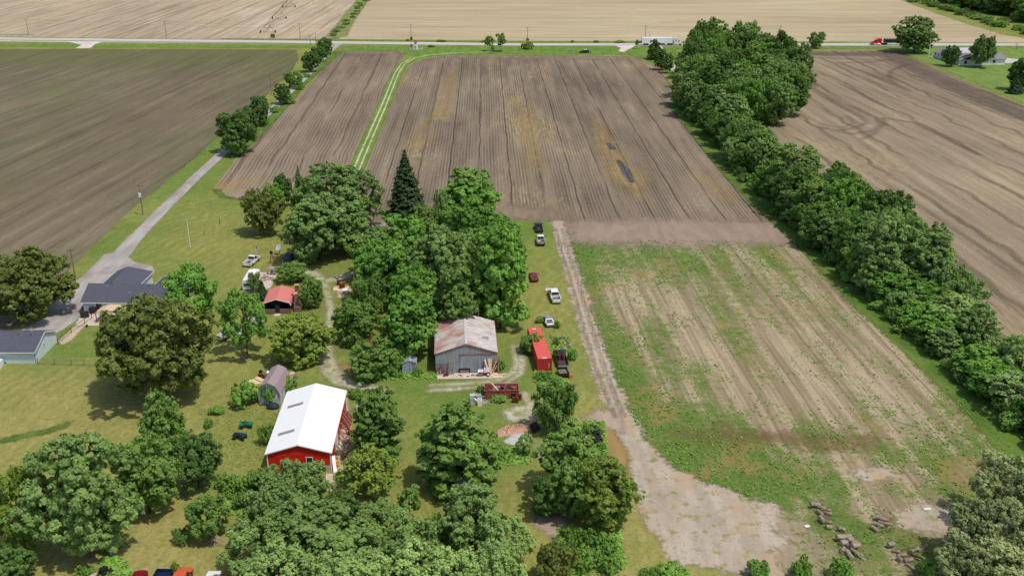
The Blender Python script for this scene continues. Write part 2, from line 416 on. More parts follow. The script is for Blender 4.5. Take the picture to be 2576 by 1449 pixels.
f_farr = field_mat('stubble_far_right', math.radians(90.5), srgb(148, 130, 106), srgb(178, 160, 128), srgb(194, 178, 146), patch=srgb(200, 180, 140), patch_amt=.5, row=2.2, row_amt=0.12, track=21, track_w=.9, track_amt=.25, streak=1.0, wob=.3, pscale=.006, phase=4)
poly_sheet('field', PL([(-900, 124), (0, 124.5), (400, 124.5), (745, 126), (752, 148), (735, 178), (690, 222), (648, 262), (590, 310), (535, 358), (478, 410), (425, 452), (370, 497), (318, 540), (268, 588), (222, 633), (182, 672), (140, 720), (60, 800), (-40, 900), (-900, 900)]), 0.020, f_left, .35)
poly_sheet('field', PL([(866, 131.5), (1012, 131), (1017, 140), (1003, 158), (983, 200), (958, 262), (925, 340), (886, 420), (858, 500), (640, 504), (600, 501), (556, 494), (536, 474), (560, 438), (600, 395), (648, 345), (700, 296), (745, 248), (790, 203), (822, 165)]), 0.022, f_strip, .5)
poly_sheet('field', PL([(1120, 142), (1288, 139.5), (1450, 140), (1580, 142.5), (1620, 153), (1660, 172), (1690, 215), (1700, 262), (1775, 348), (1850, 440), (1935, 522), (2032, 604), (2062, 612), (1436, 612), (1424, 585), (1404, 562), (1385, 558), (1280, 552), (1100, 546), (930, 560), (905, 470), (921, 410), (958, 328), (985, 260), (1012, 195), (1036, 163), (1066, 149)]), 0.022, f_mid, .5)
poly_sheet('field', PL([(1945, 126.5), (2100, 128), (2246, 127), (2275, 142), (2350, 172), (2450, 214), (2576, 268), (2900, 400), (2900, 1100), (2620, 1000), (2460, 860), (2330, 700), (2190, 570), (2050, 460), (1950, 370), (1920, 310), (1985, 280), (1995, 160)]), 0.020, f_right, .6)
poly_sheet('field', PL([(-1300, -120), (930, -40), (913, 0), (884, 36), (858, 66), (838, 92), (830, 99.5), (500, 99), (0, 93), (-1300, 86)]), 0.020, f_farl, .8, 8)
poly_sheet('field', PL([(950, -40), (2150, -60), (2262, 0), (2320, 22), (2420, 58), (2520, 88), (2640, 108), (2000, 109), (1500, 108), (1150, 105.5), (852, 101.5), (866, 84), (892, 52), (922, 10)]), 0.020, f_farr, .8, 8)
# smooth worked headland, straw band and wet spots in the middle field
head = dirt_mat('worked_soil', srgb(158, 137, 120), srgb(174, 152, 135), srgb(126, 108, 92), amp=5, soft=4.5, scale=.1, speck=.35, amax=.75)
mask_sheet('field', [('poly', PL([(1425, 556), (1700, 552), (1990, 560), (2060, 618), (1436, 618)]))], 0.030, 1.5, head, 7)
edge = dirt_mat('field_end_soil', srgb(138, 122, 104), srgb(158, 141, 114), srgb(104, 90, 78), amp=5.0, soft=4.0, scale=.12, speck=.5, amax=.7)
mask_sheet('field', [('line', PL([(1100, 522), (1250, 530), (1340, 538), (1430, 548)]), [10, 14, 12, 3]), ('line', PL([(1160, 143.5), (1600, 147)]), 7), ('line', PL([(875, 134), (1008, 134)]), 6)], 0.030, 1.5, edge, 6)
straw = dirt_mat('straw_patch', srgb(174, 146, 92), srgb(184, 158, 104), srgb(116, 98, 70), amp=5.5, soft=4.0, scale=.16, along=.03, speck=.6, amax=.55, rows=-.026)
mask_sheet('straw', [('line', PL([(1498, 300), (1530, 380), (1580, 450), (1610, 500)]), [1, 6, 11, 1]), ('line', PL([(1140, 170), (1105, 300)]), [3, 6]), ('line', PL([(1300, 250), (1335, 330), (1350, 430)]), [2, 6, 3]), ('line', PL([(1070, 300), (1050, 370)]), [2, 4]), ('line', PL([(565, 470), (640, 452)]), [9, 5]), ('line', PL([(1330, 300), (1345, 400)]), [1, 5]), ('line', PL([(1755, 430), (1830, 500)]), [1, 4]), ('line', PL([(905, 400), (960, 290)]), [2, 2])], 0.034, 1.0, straw, 5)
wet = dirt_mat('wet_soil', srgb(70, 62, 56), srgb(84, 76, 70), srgb(50, 46, 44), amp=.9, soft=.4, scale=.5)
mask_sheet('soil', [('line', PL([(1556, 405), (1574, 430), (1592, 462)]), [1.2, 2.2, .6]), ('line', PL([(1530, 362), (1541, 375)]), [1.0, 2.0])], 0.038, .6, wet)
pud, n, b = newmat('puddle_water', 0.12, 0, 0.5); b.inputs['Base Color'].default_value = srgb(76, 80, 88); sd_alpha(n, pud, b, .5, .1, .7)
mask_sheet('water', [('line', PL([(1558, 412), (1583, 458)]), .45), ('line', PL([(1567, 410), (1590, 455)]), .35), ('line', PL([(1531, 364), (1537, 373)]), .5), ('line', PL([(1538, 364), (1544, 374)]), .4)], 0.042, .25, pud, .6)
# curving planter passes on the right field
curve = dirt_mat('turn_row_soil', srgb(96, 82, 70), srgb(112, 98, 84), srgb(80, 68, 58), amp=.7, soft=1.4, scale=.3, amax=.32)
sh = []
for pts, w in [([(2066, 322), (2110, 330), (2150, 322), (2180, 310), (2166, 294), (2120, 270), (2050, 225), (2040, 178)], 2.2), ([(2100, 330), (2145, 338), (2195, 330), (2225, 312), (2222, 297), (2300, 310), (2460, 390)], 2.0), ([(2170, 350), (2200, 336), (2215, 318)], 1.6),
               ([(2290, 230), (2254, 215), (2236, 196), (2240, 180), (2262, 170), (2290, 163)], 2.0), ([(2112, 160), (2180, 185), (2250, 215)], 2.0), ([(2040, 146), (2170, 150), (2240, 152), (2180, 158), (2110, 158)], 2.4), ([(2066, 310), (2085, 318), (2120, 322), (2150, 308), (2130, 292)], 1.4)]:
    sh.append(('line', PL(pts), w))
mask_sheet('field', sh, 0.030, 1.0, curve, 2)
headr = dirt_mat('moist_headland', srgb(104, 91, 80), srgb(118, 104, 92), srgb(86, 74, 64), amp=4, soft=5, scale=.1, amax=.55)
mask_sheet('field', [('line', PL([(1960, 133), (2100, 137), (2240, 136), (2300, 170), (2400, 215), (2576, 292)]), [9, 12, 15, 12, 12, 12])], 0.026, 1.6, headr, 5)

# --- weedy lower field: bare tan soil with a mat of young weeds
WEED = [(1450, 640, .75), (1500, 700, .62), (1560, 640, .55), (1620, 650, .62), (1700, 640, .55), (1800, 640, .5), (1900, 640, .5), (2020, 640, .45), (1490, 780, .55), (1560, 760, .42), (1650, 760, .45), (1750, 760, .35), (1850, 760, .42), (1950, 760, .38), (2080, 740, .4), (1530, 860, .7), (1600, 860, .55), (1700, 870, .42), (1800, 880, .3), (1900, 870, .35), (2000, 850, .3), (2150, 850, .32),
        (1560, 960, .85), (1640, 970, .62), (1740, 980, .42), (1840, 990, .25), (1950, 1000, .25), (2080, 980, .28), (2250, 960, .35), (1620, 1060, .95), (1720, 1070, .72), (1830, 1070, .5), (1960, 1080, .42), (2080, 1100, .62), (2200, 1080, .5), (2350, 1060, .5), (2470, 1120, .55), (1700, 1140, .85), (1820, 1150, .78), (1960, 1150, .62), (2100, 1160, .45), (2230, 1150, .72), (2350, 1160, .8), (2480, 1180, .6),
        (1780, 1195, .8), (1880, 1215, .9), (2000, 1220, .85), (2130, 1220, .6), (2250, 1230, .5), (2370, 1230, .8), (2440, 1260, .6), (2030, 1270, .5), (2150, 1290, .3), (2300, 1310, .1), (2380, 1300, .15), (2230, 1270, .3), (2100, 1300, .75), (2200, 1340, .7), (2300, 1370, .75), (2060, 1340, .65), (2010, 1290, .5), (2050, 1400, .55), (2150, 1420, .5), (2250, 1420, .5), (2200, 1190, .2), (2280, 1200, .35)]
weedf = idw(WEED, 3.0)
m, n, b = newmat('weedy_soil', 0.95, 0, 0.1)
p = n.pos(); q = n.mapp(p, rot=(0, 0, math.radians(-3.4)))
wv = n.math('ADD', n.math('MULTIPLY', n.math('SUBTRACT', n.attr('weed').outputs['Fac'], .5), 1.4), .52); sdv = n.attr('sd').outputs['Fac']
s1 = n.noise(n.mapp(q, scale=(1, .05, 1)), .45, 4, .6); s2 = n.noise(p, .5, 5, .65); s3 = n.noise(p, 1.8, 4, .7); s4 = n.noise(n.mapp(q, scale=(1, .12, 1)), .16, 4, .6)
soil = n.mix(n.smooth(s1, .38, .62), srgb(140, 123, 98), srgb(174, 157, 129))
soil = n.mix(n.math('MULTIPLY', n.smooth(s4, .5, .68), .6), soil, srgb(140, 118, 96))
x = n.math('ADD', n.xyz(q)[0], n.math('MULTIPLY', n.noise(n.mapp(q, scale=(.1, 1, 1)), .06, 2), 1.0))
pp = n.math('PINGPONG', n.math('ADD', x, 1.3), 3.7)
tr = n.math('MULTIPLY', n.math('SUBTRACT', 1.0, n.smooth(pp, .1, .42)), n.smooth(n.noise(n.mapp(q, scale=(.3, .02, 1)), 1.0, 2), .34, .5))
soil = n.mix(n.math('MULTIPLY', tr, .65), soil, srgb(112, 92, 76))
soil = n.mix(n.math('MULTIPLY', n.smooth(s3, .5, .75), .35), soil, srgb(184, 170, 134))
rws = n.math('MULTIPLY', n.math('ADD', n.math('MULTIPLY', n.math('SINE', n.math('MULTIPLY', x, 2 * PI / .92)), .5), .5), n.smooth(n.noise(n.mapp(q, scale=(.5, .05, 1)), .6, 3), .35, .6))
soil = n.mix(n.math('MULTIPLY', rws, .32), soil, srgb(112, 98, 78))
s5 = n.noise(p, 3.0, 3, .7)
gm = n.math('ADD', n.math('ADD', n.math('MULTIPLY', n.math('SUBTRACT', s2, .5), 1.0), n.math('MULTIPLY', n.math('SUBTRACT', s3, .5), 1.5)), n.math('ADD', n.math('ADD', n.math('MULTIPLY', n.math('SUBTRACT', s4, .5), 1.3), n.math('MULTIPLY', n.math('SUBTRACT', s5, .5), .8)), wv))
gr = n.mix(n.smooth(s3, .35, .65), srgb(68, 98, 36), srgb(108, 124, 56))
gr = n.mix(n.smooth(n.noise(p, .1, 3), .5, .7), gr, srgb(134, 118, 70))
col = n.mix(n.math('MULTIPLY', n.smooth(gm, .33, .66), .95), soil, gr)
n.link(col, b.inputs['Base Color'])
a = n.smooth(n.math('ADD', sdv, n.math('MULTIPLY', n.math('SUBTRACT', n.math('ADD', n.math('MULTIPLY', s2, .5), n.math('MULTIPLY', s4, .5)), .5), 9.0)), -.8, .8); n.link(a, b.inputs['Alpha'])
WP = PL([(1434, 608), (1700, 604), (2040, 610), (2110, 690), (2180, 765), (2290, 855), (2400, 950), (2530, 1070), (2700, 1230), (2640, 1340), (2500, 1449), (2300, 1500), (1960, 1500), (2000, 1400), (1980, 1290), (1860, 1240), (1700, 1185), (1610, 1100), (1560, 1000), (1500, 840), (1452, 680)])
WXY = [(p.x, p.y) for p in WP]
grid_mesh('field', 10, 90, 90, 242, .9, 0.024, m, {'weed': weedf, 'sd': lambda X, Y: sd_poly(X, Y, WXY)}, keep=lambda X, Y, A: A['sd'] > -2)

# --- dirt track and bare yard of the track's lower end
tan = dirt_mat('track_dirt', srgb(162, 148, 130), srgb(182, 168, 150), srgb(134, 120, 102), amp=2.3, soft=.6, scale=.28, grass=.5, along=.05, speck=.6, blot=srgb(176, 150, 120))
mask_sheet('track', [('line', PL([(1402, 560), (1420, 625), (1445, 700), (1466, 775), (1490, 855), (1514, 930), (1545, 1010), (1575, 1080), (1600, 1130)]), [3.0, 3.2, 3.6, 3.6, 3.6, 3.6, 3.8, 4.4, 4.8]),
                     ('poly', PL([(1556, 1080), (1604, 1080), (1640, 1130), (1700, 1180), (1780, 1215), (1870, 1248), (1960, 1266), (1998, 1310), (2015, 1400), (1990, 1452), (1900, 1462), (1800, 1430), (1700, 1420), (1660, 1370), (1625, 1320), (1596, 1240), (1580, 1160)])),
                     ('poly', PL([(2240, 1290), (2330, 1268), (2400, 1280), (2420, 1330), (2330, 1345), (2260, 1322)])), ('poly', PL([(2130, 1185), (2230, 1175), (2260, 1200), (2180, 1210)]))], 0.036, .5, tan, 3.2)
rut = dirt_mat('wheel_rut', srgb(132, 114, 102), srgb(148, 130, 116), srgb(104, 88, 78), amp=.35, soft=.25, scale=.9, amax=.6)
def offs(pts, d):
    out = []
    for i, p in enumerate(pts):
        t = (pts[min(i + 1, len(pts) - 1)] - pts[max(i - 1, 0)]).normalized(); out.append(p + Vector((t.y, -t.x, 0)) * d)
    return out
TR = PL([(1408, 575), (1420, 625), (1445, 700), (1466, 775), (1490, 855), (1514, 930), (1545, 1010), (1562, 1050)])
mask_sheet('track', [('line', offs(TR, -.75), .28), ('line', offs(TR, .75), .28), ('line', offs(TR, 1.15), .2), ('line', offs(TR, -.25), .16)], 0.042, .3, rut, .6)
bare = dirt_mat('bare_patch', srgb(160, 140, 122), srgb(176, 156, 138), srgb(126, 106, 90), amp=1.5, soft=.8, scale=.45, grass=.3)
mask_sheet('dirt', [('poly', PL([(1346, 1290), (1420, 1295), (1436, 1325), (1425, 1356), (1380, 1350), (1350, 1330)])), ('poly', PL([(1468, 1060), (1500, 1030), (1560, 1030), (1570, 1090), (1520, 1075)])), ('poly', PL([(1462, 1095), (1492, 1090), (1496, 1120), (1475, 1130)])), ('poly', PL([(690, 1245), (740, 1250), (735, 1262), (694, 1260)])), ('line', PL([(690, 672), (730, 676)]), 3.0), ('poly', PL([(1355, 1120), (1378, 1118), (1376, 1158), (1358, 1156)]))], 0.036, .5, bare, 1.5)
mask_sheet('soil', [('line', PL([(1690, 1088), (1800, 1100), (1930, 1098), (2060, 1110), (2180, 1112)]), [1, 4, 3, 5, 4]), ('line', PL([(1820, 1070), (1850, 1120)]), [2, 3])], 0.036, .7, dirt_mat('brown_weed_soil', srgb(122, 96, 66), srgb(138, 112, 80), srgb(96, 78, 50), amp=3.5, soft=1.4, scale=.3, grass=.6, amax=.5), 3)
mask_sheet('dirt', [('poly', PL([(1960, 1285), (2070, 1345), (2110, 1440), (1980, 1475)]))], 0.036, .7, dirt_mat('thin_soil', srgb(160, 144, 118), srgb(176, 160, 134), srgb(128, 112, 86), amp=4, soft=1.5, scale=.3, grass=.6, amax=.7), 4)
brown = dirt_mat('dead_grass', srgb(146, 118, 76), srgb(160, 134, 88), srgb(118, 96, 62), amp=1.0, soft=.7, scale=.5, grass=.4)
mask_sheet('grass', [('line', PL([(1520, 1070), (1548, 1140), (1565, 1200)]), [2, 3.5, 2]), ('poly', PL([(846, 918), (880, 915), (884, 940), (862, 950)])), ('line', PL([(-60, 760), (40, 745)]), [6, 3])], 0.030, .6, brown, 1.6)
tallg = dirt_mat('rank_grass', srgb(78, 104, 42), srgb(102, 124, 54), srgb(58, 80, 32), amp=1.1, soft=.6, scale=.5, speck=.6)
mask_sheet('grass', [('line', PL([(1698, 262), (1775, 350), (1850, 442), (1935, 525), (2030, 610), (2110, 690), (2180, 762), (2290, 852), (2400, 948), (2530, 1065), (2650, 1180)]), [6, 7, 7, 7, 7, 7, 7, 8, 9, 10, 12]),
                     ('poly', PL([(1700, 215), (1780, 128), (1900, 135), (1985, 180), (1990, 290), (1930, 312), (1960, 372), (2060, 465), (2200, 575), (2340, 705), (2470, 860), (2700, 1050), (2700, 1160), (2440, 960), (2200, 760), (1940, 520), (1780, 340)])),
                     ('line', PL([(60, 1096), (110, 1088), (150, 1076), (175, 1062)]), [1.6, 1.4, 1.6, .6]), ('line', PL([(-20, 1112), (30, 1104), (60, 1098)]), [1.2, 1.8, .4]),
                     ('line', PL([(850, 131), (760, 205), (700, 275), (640, 340), (590, 395)]), [5, 6, 6, 5, 3]), ('line', PL([(544, 478), (560, 495), (610, 503), (700, 508)]), [1.6, 1.8, 1.6, 1.6])], 0.032, .8, tallg, 2)
ditch = dirt_mat('ditch_grass', srgb(112, 122, 68), srgb(134, 140, 82), srgb(160, 144, 100), amp=2.5, soft=1.2, scale=.15, speck=.5)
mask_sheet('grass', [('line', PL([(935, -40), (905, 10), (872, 55), (846, 92)]), [9, 8, 9, 11])], 0.034, 1.5, ditch, 4)
verge = dirt_mat('verge_grass', srgb(92, 120, 50), srgb(112, 136, 60), srgb(70, 96, 40), amp=.9, soft=.6, scale=.3, speck=.5)
mask_sheet('grass', [('line', PL([(-900, 108), (180, 116), (760, 118.5), (1290, 121), (1700, 121), (2100, 121), (2900, 122)]), 9), ('line', PL([(560, 98.5), (860, 101), (1290, 106), (1960, 107), (2200, 107)]), [3, 5, 6, 6, 2]),
                     ('poly', PL([(855, 117), (1560, 119), (1700, 119), (1700, 205), (1665, 172), (1620, 150), (1580, 139), (1290, 136), (1060, 142), (1020, 138), (1000, 129), (865, 129)]))], 0.030, 1.2, verge, 2)
mask_sheet('lawn', [('poly', PL([(2262, 130), (2330, 120), (2800, 122), (2800, 330), (2576, 262), (2450, 208), (2350, 166)]))], 0.030, 1.2, dirt_mat('white_house_lawn', srgb(104, 126, 58), srgb(120, 140, 70), srgb(92, 112, 50), amp=.5, soft=.4, scale=.3), 1.5)

# --- paved and gravelled ways
m, n, b = newmat('road_asphalt', .9, 0, .2); p = n.pos()
ac = n.mix(n.smooth(n.noise(n.mapp(p, scale=(.03, 1, 1)), .6, 4), .35, .65), srgb(180, 174, 168), srgb(198, 192, 187)); ac = n.mix(n.math('MULTIPLY', n.smooth(n.noise(p, .8, 3), .55, .8), .3), ac, srgb(140, 134, 130)); n.link(ac, b.inputs['Base Color'])
ROADC = [(-900, 90), (0, 98.2), (400, 103), (687, 106), (1000, 110), (1288, 113), (1975, 113.2), (2576, 113.5), (3300, 113)]
def ribbon(name, pts, w, z, mat, sub=1):
    L = offs(pts, -w / 2); R = offs(pts, w / 2); mb = MB()
    vs = [(q.x, q.y, z) for q in L] + [(q.x, q.y, z) for q in R]; k = len(L)
    mb.add(vs, [(i, k + i, k + i + 1, i + 1) for i in range(k - 1)])
    return tag(mb.build(name, mat), kind='structure')
ribbon('road', PL(ROADC), 8.4, 0.110, m)
stone = dirt_mat('white_gravel', srgb(196, 184, 172), srgb(212, 202, 190), srgb(160, 146, 132), amp=.5, soft=.3, scale=.8, speck=.4)
mask_sheet('gravel', [('line', PL([(-900, 96), (0, 104.2), (200, 106), (430, 108.2), (800, 111.5)]), [3.4, 3.4, 2.8, 1.4, .3]), ('poly', PL([(150, 105), (262, 106), (240, 112), (228, 122), (190, 123), (205, 114), (180, 108)])),
                      ('poly', PL([(1545, 115), (1600, 115), (1588, 122), (1570, 132), (1555, 130), (1562, 122)])), ('line', PL([(1650, 116), (1664, 134), (1680, 152), (1698, 180)]), [6, 4, 3.6, 3.2])], 0.060, .9, stone, 1.6)
marking = paint('road_marking', srgb(206, 178, 84), .7)
cl = PL(ROADC)
for d in (-.12, .12): ribbon('road_marking', offs(cl, d), .12, 0.118, marking)
white_line = paint('edge_marking', srgb(215, 215, 210), .7)
for d in (-3.5, 3.5): ribbon('road_marking', offs(cl, d), .14, 0.118, white_line)
m, n, b = newmat('lane_gravel', .95, 0, .1); p = n.pos()
gc = n.mix(n.smooth(n.noise(n.mapp(p, scale=(1, .2, 1)), .4, 5), .35, .65), srgb(154, 146, 140), srgb(174, 167, 160)); gc = n.mix(n.math('MULTIPLY', n.smooth(n.noise(p, .09, 4), .52, .68), .75), gc, srgb(138, 126, 120)); gc = n.mix(n.math('MULTIPLY', n.smooth(n.noise(p, 2.6, 4), .52, .75), .4), gc, srgb(136, 124, 112)); n.link(gc, b.inputs['Base Color'])
sd_alpha(n, m, b, .35, .15, 1.0)
mask_sheet('lane', [('line', PL([(850, 112), (838, 122), (800, 160), (765, 198), (722, 238), (680, 282), (620, 330), (560, 385), (500, 440), (455, 484), (410, 528), (366, 573), (330, 610), (306, 640)]), [5, 3.4, 3.2, 3.2, 3.2, 3.2, 3.3, 3.3, 3.3, 3.3, 3.4, 3.6, 4.0, 4.6]),
                    ('poly', PL([(263, 640), (322, 632), (324, 648), (335, 658), (352, 664), (382, 670), (391, 682), (372, 692), (340, 700), (262, 740), (205, 772), (206, 795), (185, 812), (146, 838), (90, 852), (40, 835), (70, 820), (118, 800), (120, 775), (150, 745), (172, 722), (205, 698), (236, 668)]))], 0.050, .5, m, 1.2)
ggrav = dirt_mat('yard_gravel', srgb(166, 158, 132), srgb(190, 184, 164), srgb(126, 124, 84), amp=1.5, soft=.6, scale=.55, grass=.85, speck=.7)
mask_sheet('gravel', [('line', PL([(745, 672), (790, 690), (815, 712), (826, 745), (832, 780), (826, 830), (822, 890), (830, 935), (860, 960), (905, 972), (985, 982)]), [3, 3, 2.2, 1.7, 1.6, 1.8, 2.6, 3.6, 3.4, 2.6, 1.0]), ('line', PL([(815, 712), (850, 700), (900, 688), (940, 680)]), [2.6, 3, 3.4, 3]),
                      ('line', PL([(1085, 970), (1171, 966), (1250, 958), (1292, 938), (1300, 915), (1290, 870)]), [1.2, 1.5, 1.6, 1.6, 1.4, 1.2]), ('line', PL([(1085, 983), (1150, 979), (1207, 975), (1270, 967), (1310, 940), (1314, 910), (1306, 870)]), [1.6, 1.5, 1.0, 1.1, 1.3, 1.5, 1.1]),
                      ('poly', PL([(1262, 1032), (1300, 1022), (1346, 1018), (1348, 1058), (1330, 1068), (1290, 1062), (1270, 1055)])), ('line', PL([(1212, 1012), (1250, 1010)]), [1.0, .6]), ('line', PL([(1320, 990), (1340, 1020)]), [1.4, 2.4])], 0.046, .45, ggrav, 1.8)
farm = dirt_mat('farm_lane_grass', srgb(92, 122, 46), srgb(112, 140, 58), srgb(76, 104, 40), amp=.4, soft=.25, scale=.5)
LANE = PL([(1240, 131), (1150, 134), (1075, 140), (1038, 148), (1014, 162), (998, 185), (985, 218), (965, 268), (940, 325), (912, 390), (886, 455)])
mask_sheet('grass', [('line', LANE, [5, 6, 7, 6, 5.2, 5, 5, 4.8, 4.8, 4.8, 4.8])], 0.044, .8, farm, 1.5)
lanetr = dirt_mat('lane_tracks', srgb(190, 176, 150), srgb(206, 194, 168), srgb(150, 140, 100), amp=.35, soft=.15, scale=.5, grass=.5)
mask_sheet('track', [('line', offs(LANE, -.85), .55), ('line', offs(LANE, .85), .55)], 0.050, .3, lanetr, .8)
m, n, b = newmat('concrete', .9, 0, .2); p = n.pos()
cc = n.mix(n.smooth(n.noise(p, .7, 4), .35, .65), srgb(186, 170, 152), srgb(204, 190, 172)); n.link(n.mix(n.math('MULTIPLY', n.smooth(n.noise(p, 3, 4), .55, .8), .3), cc, srgb(150, 136, 122)), b.inputs['Base Color']); M_CONC = m
def slab(name, pts, z0, z1, mat, jit=0):
    mb = MB(); mb.prism([(p.x + random.uniform(-jit, jit), p.y + random.uniform(-jit, jit)) for p in pts], z0, z1, 'Z')
    return tag(mb.build(name, mat), kind='structure')
slab('patio', PL([(188, 820), (262, 820), (330, 822), (335, 778), (214, 776)]), -.05, .10, M_CONC)
slab('apron', PL([(1100, 954), (1254, 952), (1252, 938), (1098, 940)]), -.05, .12, M_CONC, .1)
slab('apron', PL([(838, 1214), (868, 1212), (878, 1190), (840, 1190)]), -.05, .12, M_CONC)
slab('apron', PL([(818, 1236), (836, 1234), (838, 1192), (820, 1192)]), -.05, .08, M_CONC)
slab('patio', PL([(603, 734), (648, 736), (680, 724), (692, 700), (698, 688), (640, 685), (622, 716)]), -.05, .08, M_CONC, .1)
slab('car_park', PL([(2385, 121), (2440, 121), (2480, 142), (2560, 150), (2590, 152), (2592, 160), (2520, 160), (2400, 150), (2420, 132)]), -.05, .125, bpy.data.materials['road_asphalt'])
slab('foundation', PL([(905, 705), (940, 705), (940, 690), (905, 690)]), -.05, .06, M_CONC)
bd = dirt_mat('barnside_dirt', srgb(178, 160, 134), srgb(192, 176, 150), srgb(150, 132, 108), amp=.6, soft=.3, scale=.7, grass=.1)
mask_sheet('dirt', [('poly', PL([(842, 1190), (880, 1185), (882, 1120), (880, 1050), (874, 1000), (864, 1000), (858, 1080)])), ('poly', PL([(188, 820), (214, 821), (178, 858), (158, 868), (143, 862)])), ('poly', PL([(845, 722), (880, 720), (890, 745), (850, 750)]))], 0.040, .45, bd, 1.2)
# ------------------------------------------------------------------ trees
LK = 2.1                                # leaf colours are given as they read in shade-broken crowns
def leaf_mat(name, c_lo, c_hi, hue=0.0, trans=0.28):
    c_lo, c_hi = [tuple(v * k * LK for v, k in zip(c[:3], (1.0, 1.0, .92))) + (1,) for c in (c_lo, c_hi)]
    m = bpy.data.materials.new(name); m.use_nodes = True; n = NT(m); t = m.node_tree
    t.nodes.remove(t.nodes['Principled BSDF'])
    tint = n.attr('tint').outputs['Fac']; oi = n.new('ShaderNodeObjectInfo').outputs['Random']
    f = n.math('ADD', n.math('MULTIPLY', tint, .75), n.math('MULTIPLY', oi, .35), clamp=True)
    col = n.mix(f, c_lo, c_hi)
    d = n.new('ShaderNodeBsdfDiffuse'); n.link(col, d.inputs[0]); d.inputs[1].default_value = .6
    tr = n.new('ShaderNodeBsdfTranslucent'); n.link(n.mix(.5, col, srgb(120, 150, 30), 'MIX'), tr.inputs[0])
    mx = n.new('ShaderNodeMixShader'); mx.inputs[0].default_value = trans
    n.link(d.outputs[0], mx.inputs[1]); n.link(tr.outputs[0], mx.inputs[2])
    gl = n.new('ShaderNodeBsdfGlossy'); gl.inputs['Roughness'].default_value = .5; gl.inputs[0].default_value = (.8, .85, .75, 1)
    m2 = n.new('ShaderNodeMixShader'); m2.inputs[0].default_value = .018
    n.link(mx.outputs[0], m2.inputs[1]); n.link(gl.outputs[0], m2.inputs[2])
    n.link(m2.outputs[0], t.nodes['Material Output'].inputs[0])
    return m
LEAF = {
    'maple': leaf_mat('leaf_bright_green', srgb(50, 84, 30), srgb(112, 148, 66)),
    'mid': leaf_mat('leaf_mid_green', srgb(50, 76, 32), srgb(110, 136, 66)),
    'dark': leaf_mat('leaf_dark_green', srgb(38, 62, 28), srgb(86, 112, 54)),
    'grey': leaf_mat('leaf_grey_green', srgb(58, 80, 40), srgb(118, 140, 80)),
    'olive': leaf_mat('leaf_olive', srgb(58, 70, 32), srgb(108, 116, 58)),
    'yellow': leaf_mat('leaf_yellow_green', srgb(64, 84, 30), srgb(120, 136, 60)),
    'silver': leaf_mat('leaf_silver_green', srgb(72, 94, 50), srgb(144, 164, 100), trans=.28),
    'pale': leaf_mat('leaf_pale_olive', srgb(80, 92, 58), srgb(148, 154, 108), trans=.26),
    'spruce': leaf_mat('needle_dark', srgb(18, 34, 18), srgb(48, 66, 36), trans=.12),
    'bush': leaf_mat('leaf_bush', srgb(54, 86, 32), srgb(116, 146, 68)),
}
m, n, b = newmat('bark', .95, 0, .1); o_ = n.obj()
n.link(n.mix(n.smooth(n.noise(n.mapp(o_, scale=(1, 1, .3)), 3.0, 4), .35, .65), srgb(84, 72, 60), srgb(128, 114, 98)), b.inputs['Base Color']); BARK = m
m, n, b = newmat('pale_bark', .95, 0, .1); o_ = n.obj()
n.link(n.mix(n.smooth(n.noise(n.mapp(o_, scale=(1, 1, .3)), 3.0, 4), .35, .65), srgb(140, 128, 112), srgb(176, 164, 146)), b.inputs['Base Color']); PBARK = m

def leaf_mesh(name, c, nrm, size, tint, r, aspect=1.5):
    """many small folded leaf-spray faces"""
    N = len(c)
    nrm = nrm / (np.linalg.norm(nrm, axis=1, keepdims=True) + 1e-9)
    rv = r.normal(size=(N, 3)); t = np.cross(nrm, rv); t /= (np.linalg.norm(t, axis=1, keepdims=True) + 1e-9)
    bt = np.cross(nrm, t); s = size[:, None]
    L = t * s * aspect * .5; Wd = bt * s * .5; dn = nrm * s * .10
    v = np.stack([c - L, c + Wd - dn + L * .1, c + L, c - Wd - dn + L * .1], 1).reshape(-1, 3)
    me = bpy.data.meshes.new(name); me.vertices.add(4 * N); me.vertices.foreach_set('co', v.ravel().astype(np.float32))
    b = np.arange(N)[:, None] * 4
    f = np.concatenate([b + [0, 1, 2], b + [0, 2, 3]], 1).reshape(-1)
    me.loops.add(6 * N); me.loops.foreach_set('vertex_index', f.astype(np.int32))
    me.polygons.add(2 * N); me.polygons.foreach_set('loop_start', np.arange(0, 6 * N, 3, dtype=np.int32))
    me.update(calc_edges=True)
    at = me.attributes.new('tint', 'FLOAT', 'POINT'); at.data.foreach_set('value', np.repeat(tint, 4).astype(np.float32))
    me.materials.append(LEAF['mid'])
    return me
